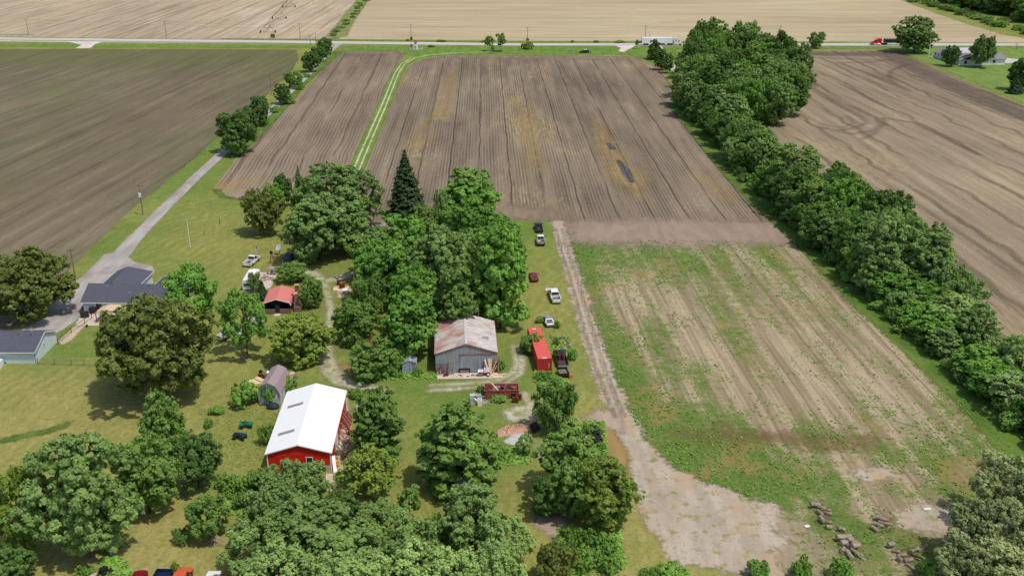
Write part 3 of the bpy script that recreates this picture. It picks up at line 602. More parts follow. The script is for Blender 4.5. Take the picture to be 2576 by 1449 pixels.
def crown_mesh(name, lobes, n_leaf, leaf, seed, jitter=.35, fill=.72, droop=0.0, flat=.85, up=.35):
    r = np.random.default_rng(seed); lobes = np.array(lobes)      # x,y,z,rad
    # every lobe carries small sprays of leaves; leaves sit in the sprays
    subs = []
    for i, L in enumerate(lobes):
        k = int(np.clip(16 + 10 * L[3] / lobes[:, 3].mean(), 12, 34))
        d0 = r.normal(size=(k, 3)); d0 /= np.linalg.norm(d0, axis=1, keepdims=True); d0[:, 2] = d0[:, 2] * .9 + .1
        rr = L[3] * (1 - jitter * .8 * r.random(k) ** 1.5 + .08 * r.normal(size=k))
        rs = L[3] * r.uniform(.17, .36, k)
        for j in range(k): subs.append((L[0] + d0[j, 0] * rr[j], L[1] + d0[j, 1] * rr[j], L[2] + d0[j, 2] * rr[j] * flat, rs[j], i, r.random()))
    subs = np.array(subs)
    w = subs[:, 3] ** 2; w = w / w.sum(); pick = r.choice(len(subs), n_leaf, p=w)
    d = r.normal(size=(n_leaf, 3)); d /= np.linalg.norm(d, axis=1, keepdims=True)
    off = d * (subs[pick, 3] * r.random(n_leaf) ** .45)[:, None]; off[:, 2] *= .75
    c = subs[pick, :3] + off; li = subs[pick, 4].astype(int)
    keep = np.ones(n_leaf, bool)
    for L in lobes:
        q = (c - L[:3]); q[:, 2] /= flat
        keep &= ~(np.linalg.norm(q, axis=1) < L[3] * fill * .8)
    keep |= r.random(n_leaf) < .05
    keep &= c[:, 2] > .12
    c = c[keep]; d = d[keep]; pk = li[keep]; sb = subs[pick[keep], 5]
    ld = c - lobes[pk, :3]; ld /= (np.linalg.norm(ld, axis=1, keepdims=True) + 1e-6)
    bump_ = np.zeros(len(keep))
    c[:, 2] -= droop * r.random(len(c)) ** 2
    nrm = ld * .7 + d * .55 + r.normal(size=d.shape) * .5 + np.array([0, 0, up])
    lt = r.random(len(lobes)) * .5
    tint = np.clip(lt[pk] * .7 + sb * .35 + r.random(len(c)) * .4 - .05, 0, 1)
    size = leaf * (.6 + .8 * r.random(len(c)))
    return leaf_mesh(name, c, nrm, size, tint, r)
def lobes_round(seed, R, zc, Rz, n, lr=(.26, .42), low=-.8, taper=0.0, core=True):
    r = np.random.default_rng(seed); out = []
    if core: out.append((0, 0, zc, R * .5))
    for i in range(n):
        zz = low + (1 - low) * (i + .5) / n; a = i * 2.399 + r.normal() * .4
        rr = math.sqrt(max(.02, 1 - zz * zz)) * (1 - taper * (zz + 1) / 2)
        k = .74 + .2 * r.normal() * .6
        lrad = R * r.uniform(*lr) * (1 - taper * .5 * (zz + 1) / 2)
        out.append((math.cos(a) * rr * R * k, math.sin(a) * rr * R * k, zc + zz * Rz * k, lrad))
    return out
def trunk_mesh(name, h, r0, lobes, seed, n_limb=9, lean=0.15, mat=None, start=.25):
    r = np.random.default_rng(seed); mb = MB()
    bend = [(math.sin(i * 1.7 + seed) * lean * i / 5, math.cos(i * 2.1 + seed) * lean * i / 5, h * i / 5) for i in range(6)]
    mb.tube([(bend[0][0], bend[0][1], -.15)] + bend, [r0 * 1.5] + [r0 * (1.15 - .17 * i) for i in range(6)], 8)
    L = sorted(lobes, key=lambda q: -q[3])[:n_limb]
    for q in L:
        z = max(h * start, min(h * .95, q[2] - math.hypot(q[0], q[1]) * .7)); k = min(4.99, z / h * 5); i = int(k)
        a = Vector(bend[i]).lerp(Vector(bend[i + 1]), k - i); e = Vector(q[:3]); md = a.lerp(e, .5) + Vector((r.normal() * .25, r.normal() * .25, .35))
        mb.tube([a, md, e], [r0 * .5, r0 * .32, r0 * .08], 5)
    me = bpy.data.meshes.new(name); me.from_pydata([tuple(v) for v in mb.v], [], mb.f); me.update()
    for p in me.polygons: p.use_smooth = True
    me.materials.append(mat or BARK)
    return me
PROTO = {}
def proto(key, R, H, lobes, n_leaf, leaf, seed, th=None, r0=.22, tmat=None, **kw):
    cm = crown_mesh('crown', lobes, n_leaf, leaf, seed, **kw)
    co = np.empty(len(cm.vertices) * 3, np.float32); cm.vertices.foreach_get('co', co); co = co.reshape(-1, 3)
    Rr = np.percentile(np.hypot(co[:, 0], co[:, 1]), 97); Hh = np.percentile(co[:, 2], 99.7)
    tm = trunk_mesh('trunk', th or H * .75, r0, lobes, seed, mat=tmat)
    PROTO[key] = (cm, tm, Rr, Hh)
for s in range(4):
    proto('round%d' % s, 5, 10, lobes_round(11 + s, 4.8, 5.3, 4.7, 26, low=-.95), 21000, .30, 21 + s, r0=.24)
for s in range(3):
    proto('tall%d' % s, 4.6, 14, lobes_round(31 + s, 4.5, 7.2, 6.8, 32, lr=(.26, .42), low=-.98, taper=.25), 24000, .31, 41 + s, r0=.28)
for s in range(2):
    proto('oak%d' % s, 8, 13, lobes_round(51 + s, 7.6, 6.9, 5.9, 46, lr=(.17, .30), low=-.9), 36000, .34, 61 + s, r0=.45, jitter=.45, fill=.6)
proto('pear', 4.2, 12, lobes_round(71, 4.3, 5.2, 6.4, 34, lr=(.26, .40), low=-.95, taper=.62), 22000, .28, 72, r0=.22, jitter=.4)
for s in range(3):
    proto('airy%d' % s, 5, 11, lobes_round(81 + s, 4.8, 5.9, 5.2, 40, lr=(.16, .30), low=-.92, core=False), 17000, .27, 85 + s, r0=.2, jitter=.6, fill=.35, droop=.7)
proto('thin', 5, 11, lobes_round(95, 4.8, 6.2, 5.0, 26, lr=(.14, .26), low=-.75, core=False), 8500, .29, 96, r0=.2, jitter=.6, fill=.3, droop=.6)
proto('sparse', 5, 14, lobes_round(91, 4.2, 9.5, 4.6, 34, lr=(.11, .2), low=-.6, core=False), 6500, .32, 92, th=12, r0=.3, jitter=.75, fill=.2, tmat=PBARK)
for s in range(3):
    proto('bush%d' % s, 2, 2.4, lobes_round(101 + s, 1.9, 1.0, 1.15, 14, lr=(.3, .48), low=-.4), 3600, .22, 105 + s, th=1.4, r0=.06, jitter=.45)
for s in range(2):
    proto('sapling%d' % s, 2.2, 6, lobes_round(111 + s, 2.2, 3.9, 2.3, 18, lr=(.2, .36), low=-.8, core=False), 3800, .26, 115 + s, r0=.1, jitter=.5, fill=.4)
for s in range(2):
    proto('big%d' % s, 4.7, 10, lobes_round(121 + s, 4.6, 5.0, 4.9, 46, lr=(.17, .32), low=-.98, taper=.12), 52000, .19, 125 + s, r0=.24, jitter=.5, fill=.62)
# spruce: tiers of drooping branches
def spruce(key, R, H, seed, n_leaf):
    r = np.random.default_rng(seed); c = []; nr = []; tn = []
    tiers = 26
    for i in range(tiers):
        f = i / (tiers - 1); z = .7 + f * (H - .9); rr = R * (1 - f) ** .85 + .12; nb = int(7 + 9 * (1 - f))
        for k in range(nb):
            a = k * 2 * PI / nb + i * .7 + r.normal() * .15; ln = rr * r.uniform(.72, 1.08)
            m_ = max(8, int(n_leaf * ln / (R * tiers * 7)))
            t = r.random(m_) ** .65; s = r.normal(size=m_) * .16 * (1.1 - t * .5) * max(ln, .5)
            x = math.cos(a) * t * ln - math.sin(a) * s; y = math.sin(a) * t * ln + math.cos(a) * s
            zz = z - .34 * t * ln + .16 * t * t * ln + r.normal(size=m_) * .08 - np.abs(s) * .4
            c.append(np.stack([x, y, zz], 1)); nr.append(np.stack([np.cos(a) * t * .8 + r.normal(size=m_) * .4, np.sin(a) * t * .8 + r.normal(size=m_) * .4, np.full(m_, .9)], 1)); tn.append(np.clip(t * .7 + r.random(m_) * .3, 0, 1))
    c = np.concatenate(c); nr = np.concatenate(nr); tn = np.concatenate(tn)
    cm = leaf_mesh('crown', c, nr, .34 * (.6 + .7 * r.random(len(c))), tn, r, aspect=1.9)
    mb = MB().tube([(0, 0, -.1), (0, 0, H * .5), (0, 0, H * .97)], [.3, .17, .03], 8)
    tm = bpy.data.meshes.new('trunk'); tm.from_pydata([tuple(v) for v in mb.v], [], mb.f); tm.materials.append(BARK)
    PROTO[key] = (cm, tm, R * .95, H)
spruce('spruce', 4.2, 14, 5, 15000)
spruce('juniper', 1.2, 4.5, 6, 5000)

KIND = {'tree': 'broadleaf_tree', 'spruce': 'spruce_tree', 'bush': 'bush'}
def plant(key, leafk, loc, R, H, label, cat='tree', group=None, rz=None, name=None, lean=None):
    cm, tm, pr, ph = PROTO[key]
    nm = name or ('bush' if cat == 'bush' else 'spruce_tree' if leafk == 'spruce' else 'broadleaf_tree')
    o = thing(nm, loc, label, cat, random.uniform(0, 6.28) if rz is None else rz, group)
    sx = R / pr; o.scale = (sx * random.uniform(.9, 1.1), sx * random.uniform(.9, 1.1), H / ph)
    c = bpy.data.objects.new('crown', cm); COL.objects.link(c); c.parent = o
    c.material_slots[0].link = 'OBJECT'; c.material_slots[0].material = LEAF[leafk]
    t = bpy.data.objects.new('trunk' if cat != 'bush' else 'stem', tm); COL.objects.link(t); t.parent = o
    return o
def tree(key, leafk, bx, by, wpx, ty, label, cat='tree', group=None, **kw):
    """tree standing at reference spot (bx,by), crown wpx wide, top at row ty"""
    bx = bx + (1288 - bx) / 6400 * max(0, by - ty) * .5     # crowns lean outward in view
    p = P(bx, by); R = wpx * pxm(bx, by) / 2
    H = top_z(bx, by, ty) - .15 * R          # the far side of a broad crown reads higher
    return plant(key, leafk, p, R, max(H, .6), label, cat, group, **kw)

T = tree
# along the gravel lane on the left
G = 'trees along the left gravel lane'
T('round0', 'dark', 592, 388, 92, 272, 'large dark tree nearest the farmstead in the gravel lane row', group=G)
T('round1', 'dark', 622, 347, 54, 268, 'dark tree wedged behind the nearest tree of the gravel lane row', group=G)
T('round2', 'dark', 653, 317, 60, 238, 'rounded dark tree third along the gravel lane row from the farmstead', group=G)
T('round3', 'dark', 711, 263, 48, 209, 'small dark tree above a brushy patch halfway up the gravel lane', group=G)
T('airy0', 'mid', 738, 222, 48, 178, 'loose lighter tree with gravel showing beside it, halfway up the lane', group=G)
T('round1', 'dark', 782, 182, 46, 127, 'dense dark tree at the near end of the clump by the highway', group=G)
T('round0', 'dark', 801, 157, 40, 114, 'dark tree in the middle of the clump by the highway', group=G)
T('round2', 'dark', 816, 138, 42, 93, 'tallest tree of the lane row, next to the highway junction', group=G)
for i, (x, y, w, t) in enumerate([(772, 195, 20, 184), (752, 226, 26, 212), (726, 262, 30, 244), (690, 284, 26, 266), (668, 314, 20, 300)]):
    T('bush%d' % (i % 3), 'bush', x, y, w, t, ORD[i] + ' brush clump from the highway along the right edge of the lane', 'bush', 'brush along the gravel lane')
# along the highway
G = 'small trees along the highway'
T('sapling0', 'mid', 1231, 130, 26, 89, 'left one of two slim trees on the highway verge', group=G)
T('sapling1', 'mid', 1262, 131, 28, 82, 'right one of two slim trees on the highway verge', group=G)
T('bush0', 'bush', 1240, 131, 9, 112, 'tiny shrub between the two slim verge trees', 'bush')
T('bush0', 'yellow', 1327, 125, 30, 104, 'round light green shrub beside the highway', 'bush')
T('sapling0', 'dark', 1603, 124, 10, 100, 'thin young tree beside the parked end of the white lorry', group=G)
T('pear', 'dark', 1648, 150, 40, 97, 'dark tree in front of the white lorry', group=G)
T('tall0', 'dark', 1664, 177, 32, 122, 'dark narrow tree beside the lane at the field corner', group=G)
T('airy1', 'mid', 1681, 185, 28, 132, 'thin airy tree beside the lane at the field corner', group=G)
T('airy0', 'mid', 2055, 122, 42, 78, 'lone tree on the highway verge before the red lorry', group=G)
T('big1', 'grey', 2306, 133, 104, 36, 'very large spreading tree hiding the tail of the black trailer')
T('round1', 'dark', 2394, 168, 42, 112, 'dark tree in front of the left wing of the white house')
T('airy1', 'grey', 2474, 170, 62, 86, 'taller lighter green tree in front of the white house')
T('round2', 'dark', 2574, 228, 70, 143, 'dark tree at the right edge below the white house')
T('spruce', 'spruce', 2556, 236, 40, 185, 'dark conifer beside the tree at the right edge', cat='tree')
T('bush1', 'dark', 686, 96, 12, 84, 'small dark shrub under the near wheels of the irrigation pivot', 'bush')
for i, (x, y, w, t) in enumerate([(1034.5, 103, 7, 92), (1327.5, 104, 8, 96), (1960.5, 106.5, 8, 93), (1700, 110, 24, 98), (1500, 108, 14, 101), (1440, 108, 9, 101), (1220, 107, 26, 100), (1110, 106, 22, 99), (1025, 104, 10, 98), (1560, 108, 30, 101), (1620, 109, 24, 100), (1085, 119.5, 20, 113)]):
    T('bush%d' % (i % 3), 'mid', x, y, w, t, ORD[i] + ' scrub clump listed along the highway ditch', 'bush', 'scrub along the highway ditch')
# farmstead
T('oak0', 'olive', 74, 796, 196, 622, 'spreading olive-green oak left of the grey-roofed house')
T('oak1', 'olive', 380, 1000, 290, 728, 'huge olive-green oak in front of the grey-roofed house')
T('airy0', 'maple', 474, 800, 140, 664, 'bright green tree behind the huge oak')
T('thin', 'maple', 614, 897, 142, 724, 'loose bright tree over the derelict vehicles')
T('round2', 'yellow', 752, 908, 146, 786, 'rounded yellow-green tree in front of the red-roofed pavilion')
T('round3', 'mid', 784, 774, 66, 694, 'rounded tree against the pavilion chimney')
T('airy2', 'mid', 735, 708, 76, 658, 'bushy tree between the pavilion and the blue car')
T('juniper', 'spruce', 659, 754, 26, 706, 'narrow dark juniper at the left of the pavilion', rz=0)
T('airy0', 'grey', 641, 736, 34, 684, 'wispy grey tree beside the white camper')
T('round1', 'olive', 658, 592, 94, 472, 'olive-green tree at the left end of the house grove')
T('round0', 'maple', 686, 535, 54, 456, 'bright tree behind the left end of the house grove')
T('round2', 'dark', 712, 520, 50, 434, 'dark tree at the back left of the house grove')
T('spruce', 'dark', 752, 520, 40, 414, 'slim pointed conifer at the back of the house grove', name='conifer_tree')
T('round3', 'dark', 765, 560, 60, 440, 'dark tree beside the slim pointed conifer')
T('big1', 'grey', 850, 600, 212, 404, 'giant domed grey-green tree in the house grove')
T('big0', 'grey', 800, 655, 178, 484, 'big grey-green tree at the front of the house grove, over the dark drive')
T('tall0', 'grey', 880, 640, 110, 500, 'tall grey-green tree shading the drive beside the hidden house')
T('sparse', 'grey', 924, 606, 92, 420, 'half-dead tree with pale bare limbs beside the hidden house')
T('spruce', 'spruce', 1020, 545, 106, 370, 'tall dark spruce behind the hidden house')
T('tall1', 'maple', 1180, 575, 152, 418, 'bright green tree at the back of the middle grove')
T('airy1', 'silver', 1112, 590, 52, 474, 'silvery tree tucked in the middle grove next to the spruce')
T('round0', 'mid', 1065, 600, 80, 510, 'mid green tree just right of the spruce')
T('big1', 'maple', 1195, 690, 180, 492, 'bright green tree in the centre of the middle grove')
T('tall0', 'maple', 1258, 825, 142, 560, 'bright tree leaning over the right side of the grey barn roof')
T('tall2', 'maple', 1262, 740, 130, 545, 'tall bright tree at the right edge of the middle grove')
T('round0', 'maple', 1020, 680, 150, 530, 'bright tree hiding the right part of the old house')
T('round2', 'maple', 975, 765, 165, 595, 'bright tree at the left front of the middle grove')
T('big0', 'grey', 1112, 795, 166, 560, 'grey-green tree in the heart of the middle grove')
T('round3', 'grey', 1185, 730, 110, 575, 'darker grey-green tree behind the grey barn')
T('round1', 'maple', 1045, 830, 130, 660, 'bright tree behind the left wall of the grey barn')
T('tall2', 'maple', 1028, 905, 142, 732, 'tall bright tree left of the grey barn')
T('round1', 'mid', 955, 700, 140, 566, 'mid green tree in front of the old house in the middle grove')
T('tall1', 'mid', 1150, 850, 110, 668, 'dull green tree directly behind the grey barn ridge')
T('round0', 'maple', 1225, 800, 120, 655, 'bright tree low behind the right side of the grey barn')
T('airy0', 'mid', 925, 820, 90, 690, 'loose tree at the left foot of the middle grove')
T('round2', 'mid', 893, 862, 120, 750, 'rounded duller tree left of the middle grove')
T('round0', 'mid', 935, 948, 116, 850, 'low bushy tree beside the yard light pole')
T('bush1', 'bush', 985, 945, 60, 905, 'shrub at the left of the small metal shed', 'bush')
T('bush2', 'bush', 1000, 925, 70, 872, 'vine-covered mound behind the small metal shed', 'bush')
T('bush0', 'bush', 1262, 930, 22, 905, 'bush at the right corner of the grey barn', 'bush')
T('airy2', 'mid', 1335, 886, 60, 836, 'small tree leaning over the red container')
T('tall1', 'mid', 948, 1160, 136, 976, 'dense green tree right of the red barn')
T('airy1', 'yellow', 928, 1250, 138, 1122, 'yellow-green tree below the right side of the red barn')
T('pear', 'mid', 1150, 1225, 196, 1000, 'pointed dark green tree standing alone on the lawn')
T('airy0', 'mid', 1400, 1082, 120, 955, 'loose green tree beside the gravel patch')
T('tall1', 'mid', 1432, 1240, 160, 1062, 'dense tree left of the tyre pile')
T('round2', 'dark', 1380, 1295, 90, 1195, 'dark tree at the left foot of the clump by the track')
T('big1', 'yellow', 1522, 1322, 158, 1152, 'yellow-green tree at the right of the clump by the track')
T('round3', 'mid', 1448, 1300, 140, 1150, 'mid green tree in the middle of the clump by the track')
T('oak1', 'olive', 1396, 1470, 112, 1352, 'dark olive tree at the bottom edge below the brown bare patch', cat='tree')
T('airy1', 'silver', 1322, 1142, 46, 1088, 'feathery willow bush beside the pale sand heap', 'bush', name='bush')
for i, (x, y, w, t) in enumerate([(1432, 1352, 40, 1322), (1470, 1375, 60, 1325), (1520, 1400, 70, 1340), (1480, 1430, 70, 1375), (1430, 1400, 60, 1350), (1540, 1440, 50, 1395), (1490, 1340, 50, 1305)]):
    T('bush%d' % (i % 3), 'bush', x, y, w, t, ORD[i] + ' shrub from the top in the thicket right of the brown bare patch', 'bush', 'shrubs in the thicket by the track')
# left bottom clump
T('big0', 'grey', 200, 1398, 230, 1080, 'massive grey-green tree at the bottom left')
T('big1', 'mid', 362, 1288, 158, 1090, 'lighter tree with a bare trunk right of the massive bottom left tree')
T('round0', 'mid', 412, 1150, 128, 985, 'tree directly below the huge oak')
T('round3', 'dark', 492, 1225, 138, 1082, 'dark green tree at the edge of the rough grass')
T('round1', 'yellow', 45, 1385, 128, 1172, 'yellow-green tree at the left edge')
T('round2', 'dark', 30, 1462, 120, 1372, 'dark shrubby tree in the bottom left corner')
T('airy2', 'mid', 522, 1355, 112, 1238, 'small round tree with dead lower branches on the dry grass')
T('bush0', 'dark', 456, 1364, 50, 1326, 'low round bush beside the tree with dead branches', 'bush')
T('bush1', 'bush', 215, 1448, 50, 1420, 'bright bush at the left of the stripped chassis', 'bush')
T('bush2', 'yellow', 440, 1440, 26, 1412, 'bright sprig beside the orange pickup cab', 'bush')
# bottom middle wood
G = 'trees of the wood along the bottom'
BW = [('airy0', 'grey', 764, 1268, 124, 1156, 'grey-green tree covering the front of the red barn'), ('round1', 'mid', 684, 1250, 92, 1172, 'mid green tree at the left front corner of the red barn'),
      ('airy1', 'grey', 690, 1345, 150, 1205, 'pale tree left of the wood below the red barn'), ('big0', 'grey', 780, 1400, 176, 1250, 'broad tree in the centre left of the bottom wood'),
      ('airy0', 'grey', 650, 1440, 170, 1300, 'pale tree at the left edge of the bottom wood'), ('round3', 'dark', 855, 1325, 90, 1232, 'dark tree in the gap right below the concrete apron'),
      ('airy2', 'grey', 945, 1330, 105, 1256, 'low pale tree below the yellow-green one'), ('big1', 'grey', 885, 1470, 205, 1318, 'broad pale tree in the middle of the bottom wood'),
      ('airy0', 'grey', 1030, 1450, 180, 1300, 'pale tree in the bottom wood left of the white roof'), ('big1', 'grey', 1195, 1400, 178, 1218, 'tree beside the small white roof in the bottom wood'),
      ('airy1', 'silver', 1270, 1430, 130, 1300, 'silvery tree at the right edge of the bottom wood'), ('sapling1', 'mid', 1030, 1310, 62, 1222, 'slender young tree on the lawn in front of the bottom wood'),
      ('airy1', 'silver', 700, 1520, 180, 1370, 'leftmost tree cut off by the bottom edge'), ('airy2', 'silver', 850, 1560, 190, 1400, 'second tree from the left cut off by the bottom edge'),
      ('airy0', 'silver', 1000, 1550, 200, 1385, 'third tree from the left cut off by the bottom edge'), ('airy1', 'silver', 1130, 1540, 190, 1385, 'fourth tree from the left cut off by the bottom edge'),
      ('airy2', 'silver', 1240, 1530, 150, 1370, 'fifth tree from the left cut off by the bottom edge'), ('bush0', 'bush', 640, 1228, 70, 1180, 'bright shrub row left of the red barn front'),
      ('bush1', 'bush', 590, 1240, 70, 1190, 'bright shrub at the end of the rough grass'), ('bush2', 'bush', 565, 1225, 50, 1190, 'small bright shrub by the dark green tree'), ('bush0', 'mid', 615, 1275, 60, 1230, 'shrub on the grass left of the bottom wood'),
      ('round0', 'mid', 1110, 1375, 80, 1290, 'mid green tree left of the small white roof')]
for k, lf, x, y, w, t, lb in BW: T(k, lf, x, y, w, t, lb, 'bush' if k.startswith('bush') else 'tree', G if not k.startswith('bush') else 'shrubs by the red barn front')
# bottom right
G = 'olive trees at the bottom right'
T('airy0', 'pale', 2545, 1325, 190, 1150, 'tall pale olive tree at the right edge', group=G)
T('airy2', 'pale', 2470, 1420, 170, 1265, 'pale olive tree next to the bare soil patch', group=G)
T('airy1', 'pale', 2580, 1440, 200, 1255, 'pale olive tree in the bottom right corner', group=G)
T('airy0', 'pale', 2440, 1480, 170, 1350, 'low pale olive tree over the dark branch heap', group=G)
T('airy2', 'pale', 2560, 1520, 200, 1370, 'lowest pale olive tree at the bottom right', group=G)
T('bush0', 'bush', 2352, 1462, 90, 1408, 'bright bush in front of the pale olive trees', 'bush')
for i, (x, y, w, t) in enumerate([(1910, 1452, 70, 1408), (2018, 1455, 62, 1402), (2118, 1456, 66, 1405), (1690, 1450, 80, 1415), (1640, 1456, 60, 1425)]):
    T('bush%d' % (i % 3), 'bush', x, y, w, t, ['bush at the bottom edge below the bare dirt', 'bush at the bottom edge left of the last log pile', 'bush at the bottom edge below the log pile', 'bush at the bottom edge at the foot of the track', 'lowest bush left of the foot of the track'][i], 'bush', 'bushes along the bottom edge')
# shed shrubs, weeds round derelict things
for x, y, w, t, lb in [(614, 1020, 74, 954, 'shrub clump left of the gambrel shed'), (676, 1012, 54, 958, 'young tree in front of the gambrel shed door'), (731, 986, 38, 946, 'shrub between the gambrel shed and the red barn'), (672, 1118, 46, 1062, 'bush against the left eave of the red barn'),
                       (1402, 825, 18, 806, 'weeds at the right of the silver saloon'), (1358, 812, 22, 796, 'weeds at the left of the silver saloon'), (1440, 905, 26, 878, 'weeds at the right of the black pickup'), (1400, 868, 18, 846, 'weeds at the left of the stone pallets'), (1370, 955, 46, 930, 'rank weeds in front of the container'), (1400, 962, 40, 946, 'rank weeds around the black trailer'),
                       (1478, 1090, 34, 1066, 'bush behind the tyre pile'), (1508, 1092, 30, 1072, 'bush at the right of the tyre pile'), (1516, 1132, 22, 1112, 'weeds below the tyre pile'), (1255, 1008, 40, 992, 'weeds in front of the skip'), (1255, 1150, 60, 1120, 'rank weeds below the rubble heap'), (1210, 985, 20, 968, 'weeds between the appliances and the skip'), (895, 1000, 40, 975, 'bush behind the lumber by the red barn'), (1050, 945, 30, 925, 'weeds at the left foot of the grey barn'), (545, 1040, 40, 1020, 'low scrub on the path of rough grass'), (525, 1075, 26, 1052, 'dry shrub at the left of the rough grass')]:
    T('bush%d' % random.randrange(3), 'bush', x, y, w, t, lb, 'bush')

# --- windbreak: every tree of the belt on its own
fe = [P(1712, 262), P(1775, 345), P(1850, 437), P(1935, 518), P(2030, 604), P(2110, 683), P(2180, 755), P(2290, 845), P(2400, 942), P(2530, 1060), P(2680, 1210)]
def edge_x(y):
    for a, b_ in zip(fe, fe[1:]):
        lo, hi = min(a.y, b_.y), max(a.y, b_.y)
        if lo <= y <= hi: return a.x + (b_.x - a.x) * (y - a.y) / (b_.y - a.y)
    return fe[0].x - (y - fe[0].y) * .01 if y > fe[0].y else fe[-1].x
GW = 'trees of the field windbreak'
y = 118.0; cnt = [0, 0, 0, 0]; WB = []
while y < 375:
    ex = edge_x(y); cols = [(2.8, 0), (8.4, 1)]
    if 180 < y < 250: cols.append((15.0, 2))
    for dx, ci in cols:
        if random.random() < .07: continue
        H = random.uniform(9, 14.5) * (1.0 if ci else .82); R = random.uniform(4.3, 6.6) * (1.05 if ci else .9)
        if y < 190: H *= .62; R *= .82
        if 190 < y < 262: H *= 1.12; R *= 1.1
        WB.append((ex + dx + random.uniform(-.9, .9), y + random.uniform(-1.5, 1.5) + (2.5 if ci == 1 else 0), R, H, ci))
    y += 6.4 if y < 260 else 7.6
for yy, x0, x1 in ((128, 1790, 1800), (146, 1772, 1870), (164, 1756, 1925), (182, 1745, 1962), (200, 1740, 1985), (220, 1734, 1996), (242, 1728, 1998), (266, 1730, 1992), (292, 1745, 1982), (312, 1800, 1960)):
    k = max(1, int((x1 - x0) / 43))
    for i in range(k + 1):
        q = P(x0 + (x1 - x0) * i / k + random.uniform(-7, 7), yy + random.uniform(-4, 4))
        WB.append((q.x, q.y, random.uniform(5.8, 7.8), random.uniform(12, 18), 3))
sides = ["windbreak's field side", "windbreak's outer side", "windbreak's outer bulge", "windbreak's wide far end"]
for x, yy, R, H, ci in WB:
    k = cnt[ci]; cnt[ci] += 1
    lf = random.choice(['mid', 'mid', 'dark', 'grey', 'mid', 'mid', 'dark', 'grey', 'dark', 'mid', 'maple', 'grey'])
    if ci < 3 and yy < 190: lf = random.choice(['maple', 'mid', 'grey', 'silver'])
    pk = random.choice(['round0', 'round1', 'round2', 'round3', 'tall0', 'tall1', 'tall2', 'airy0', 'airy1', 'airy2', 'pear', 'sparse' if random.random() < .5 else 'round3'])
    w_ = ORD[k] if k < len(ORD) else 'the %dth' % (k + 1)
    tone = {'mid': 'mid green', 'dark': 'dark green', 'grey': 'grey-green', 'maple': 'bright green', 'olive': 'olive', 'silver': 'pale green'}[lf]
    plant(pk, lf, Vector((x, yy, 0)), R, H, '%s tree, %s from near, on the %s' % (tone, w_, sides[ci]), 'tree', GW)
for i in range(34):                       # undergrowth on the near part of the belt
    yy = 122 + i * 5.2; ex = edge_x(yy)
    plant('bush%d' % (i % 3), random.choice(['bush', 'dark', 'mid']), Vector((ex + random.uniform(.0, 2.0), yy, 0)), random.uniform(1.6, 2.6), random.uniform(1.6, 3.2), '%s bush from the near end along the foot of the windbreak' % ORD[i], 'bush', 'bushes at the foot of the windbreak')
# --- far wood at the top right
GF = 'trees of the wood beyond the far field'
fw = []; random.seed(21)
for i in range(13):
    f = i / 12; a = P(2322, 4).lerp(P(2650, 84), f)
    for j in range(3):
        fw.append((a.x + j * 15 + random.uniform(-4, 4) + 16, a.y + j * 12 + random.uniform(-4, 4) + 12, random.uniform(8, 12), random.uniform(14, 21) * (.75 if j == 0 else 1)))
for i, (x, yy, R, H) in enumerate(fw):
    plant(random.choice(['round0', 'round1', 'round2', 'tall0', 'airy2']), random.choice(['mid', 'dark', 'grey', 'dark']), Vector((x, yy, 0)), R, H, '%s tree from the left in the %s row of the far wood' % (ORD[i // 3], ('front', 'middle', 'back')[i % 3]), 'tree', GF)
for i in range(34):
    f = i / 33; a = P(2264, -4).lerp(P(2600, 94), f)
    plant('bush%d' % (i % 3), random.choice(['mid', 'bush', 'grey']), Vector((a.x + random.uniform(0, 9), a.y + random.uniform(0, 10), 0)), random.uniform(3.2, 5.4), random.uniform(2.0, 4.5), '%s scrub bush from the left along the edge of the far wood' % ORD[i], 'bush', 'scrub at the edge of the far wood')
random.seed(33)
for i in range(12):                       # green ditch between the far fields
    f = (i + .5) / 12; a = P(842, 96).lerp(P(918, 0), f)
    plant('bush%d' % (i % 3), random.choice(['mid', 'bush', 'grey']), Vector((a.x + random.uniform(-2.5, 2.5), a.y, 0)), random.uniform(1.8, 3.2), random.uniform(1.0, 2.0), '%s scrub clump from the highway along the far ditch' % ORD[i], 'bush', 'scrub along the far ditch')
# ------------------------------------------------------------------ ground cover too many to count: young weeds on the lower field, rough grass tufts
def tufts(name, XY, size, seed, leafk, label, k=5):
    r = np.random.default_rng(seed); N = len(XY)
    base = np.repeat(np.c_[XY, np.zeros(N)], k, 0); s = np.repeat(size, k)
    d = r.normal(size=(N * k, 3)); d[:, 2] = np.abs(d[:, 2]) * .6 + .15
    d /= np.linalg.norm(d, axis=1, keepdims=True)
    c = base + d * s[:, None] * r.random((N * k, 1)) * .9; c[:, 2] += .05
    nrm = d * .5 + np.array([0, 0, .9]) + r.normal(size=d.shape) * .4
    tint = np.repeat(r.random(N) * .55, k) + r.random(N * k) * .4
    me = leaf_mesh(name, c, nrm, s * .75, tint, r, 1.4); me.materials[0] = LEAF[leafk]
    o = bpy.data.objects.new(name, me); COL.objects.link(o)
    return tag(o, label, 'weeds', None, 'stuff')
r = np.random.default_rng(3)
X = r.uniform(12, 88, 90000); Y = r.uniform(92, 240, 90000)
sd = sd_poly(X, Y, WXY); wd = weedf(X, Y)
cl = (np.sin(X * 1.3 + np.sin(Y * .7)) * np.sin(Y * 1.1 + np.sin(X * .5)) + np.sin(X * .37 + 2) * np.sin(Y * .29)) * .22
k = (sd > .3) & (r.random(len(X)) < np.clip((wd + cl - .12) ** 2 * 1.05, 0, 1))
XY = np.c_[X[k], Y[k]]; sz = .12 + .30 * r.random(len(XY)) ** 2.2 * (wd[k] + .3)
tufts('weeds', XY, sz, 4, 'bush', 'young green weeds growing across the bare lower field')
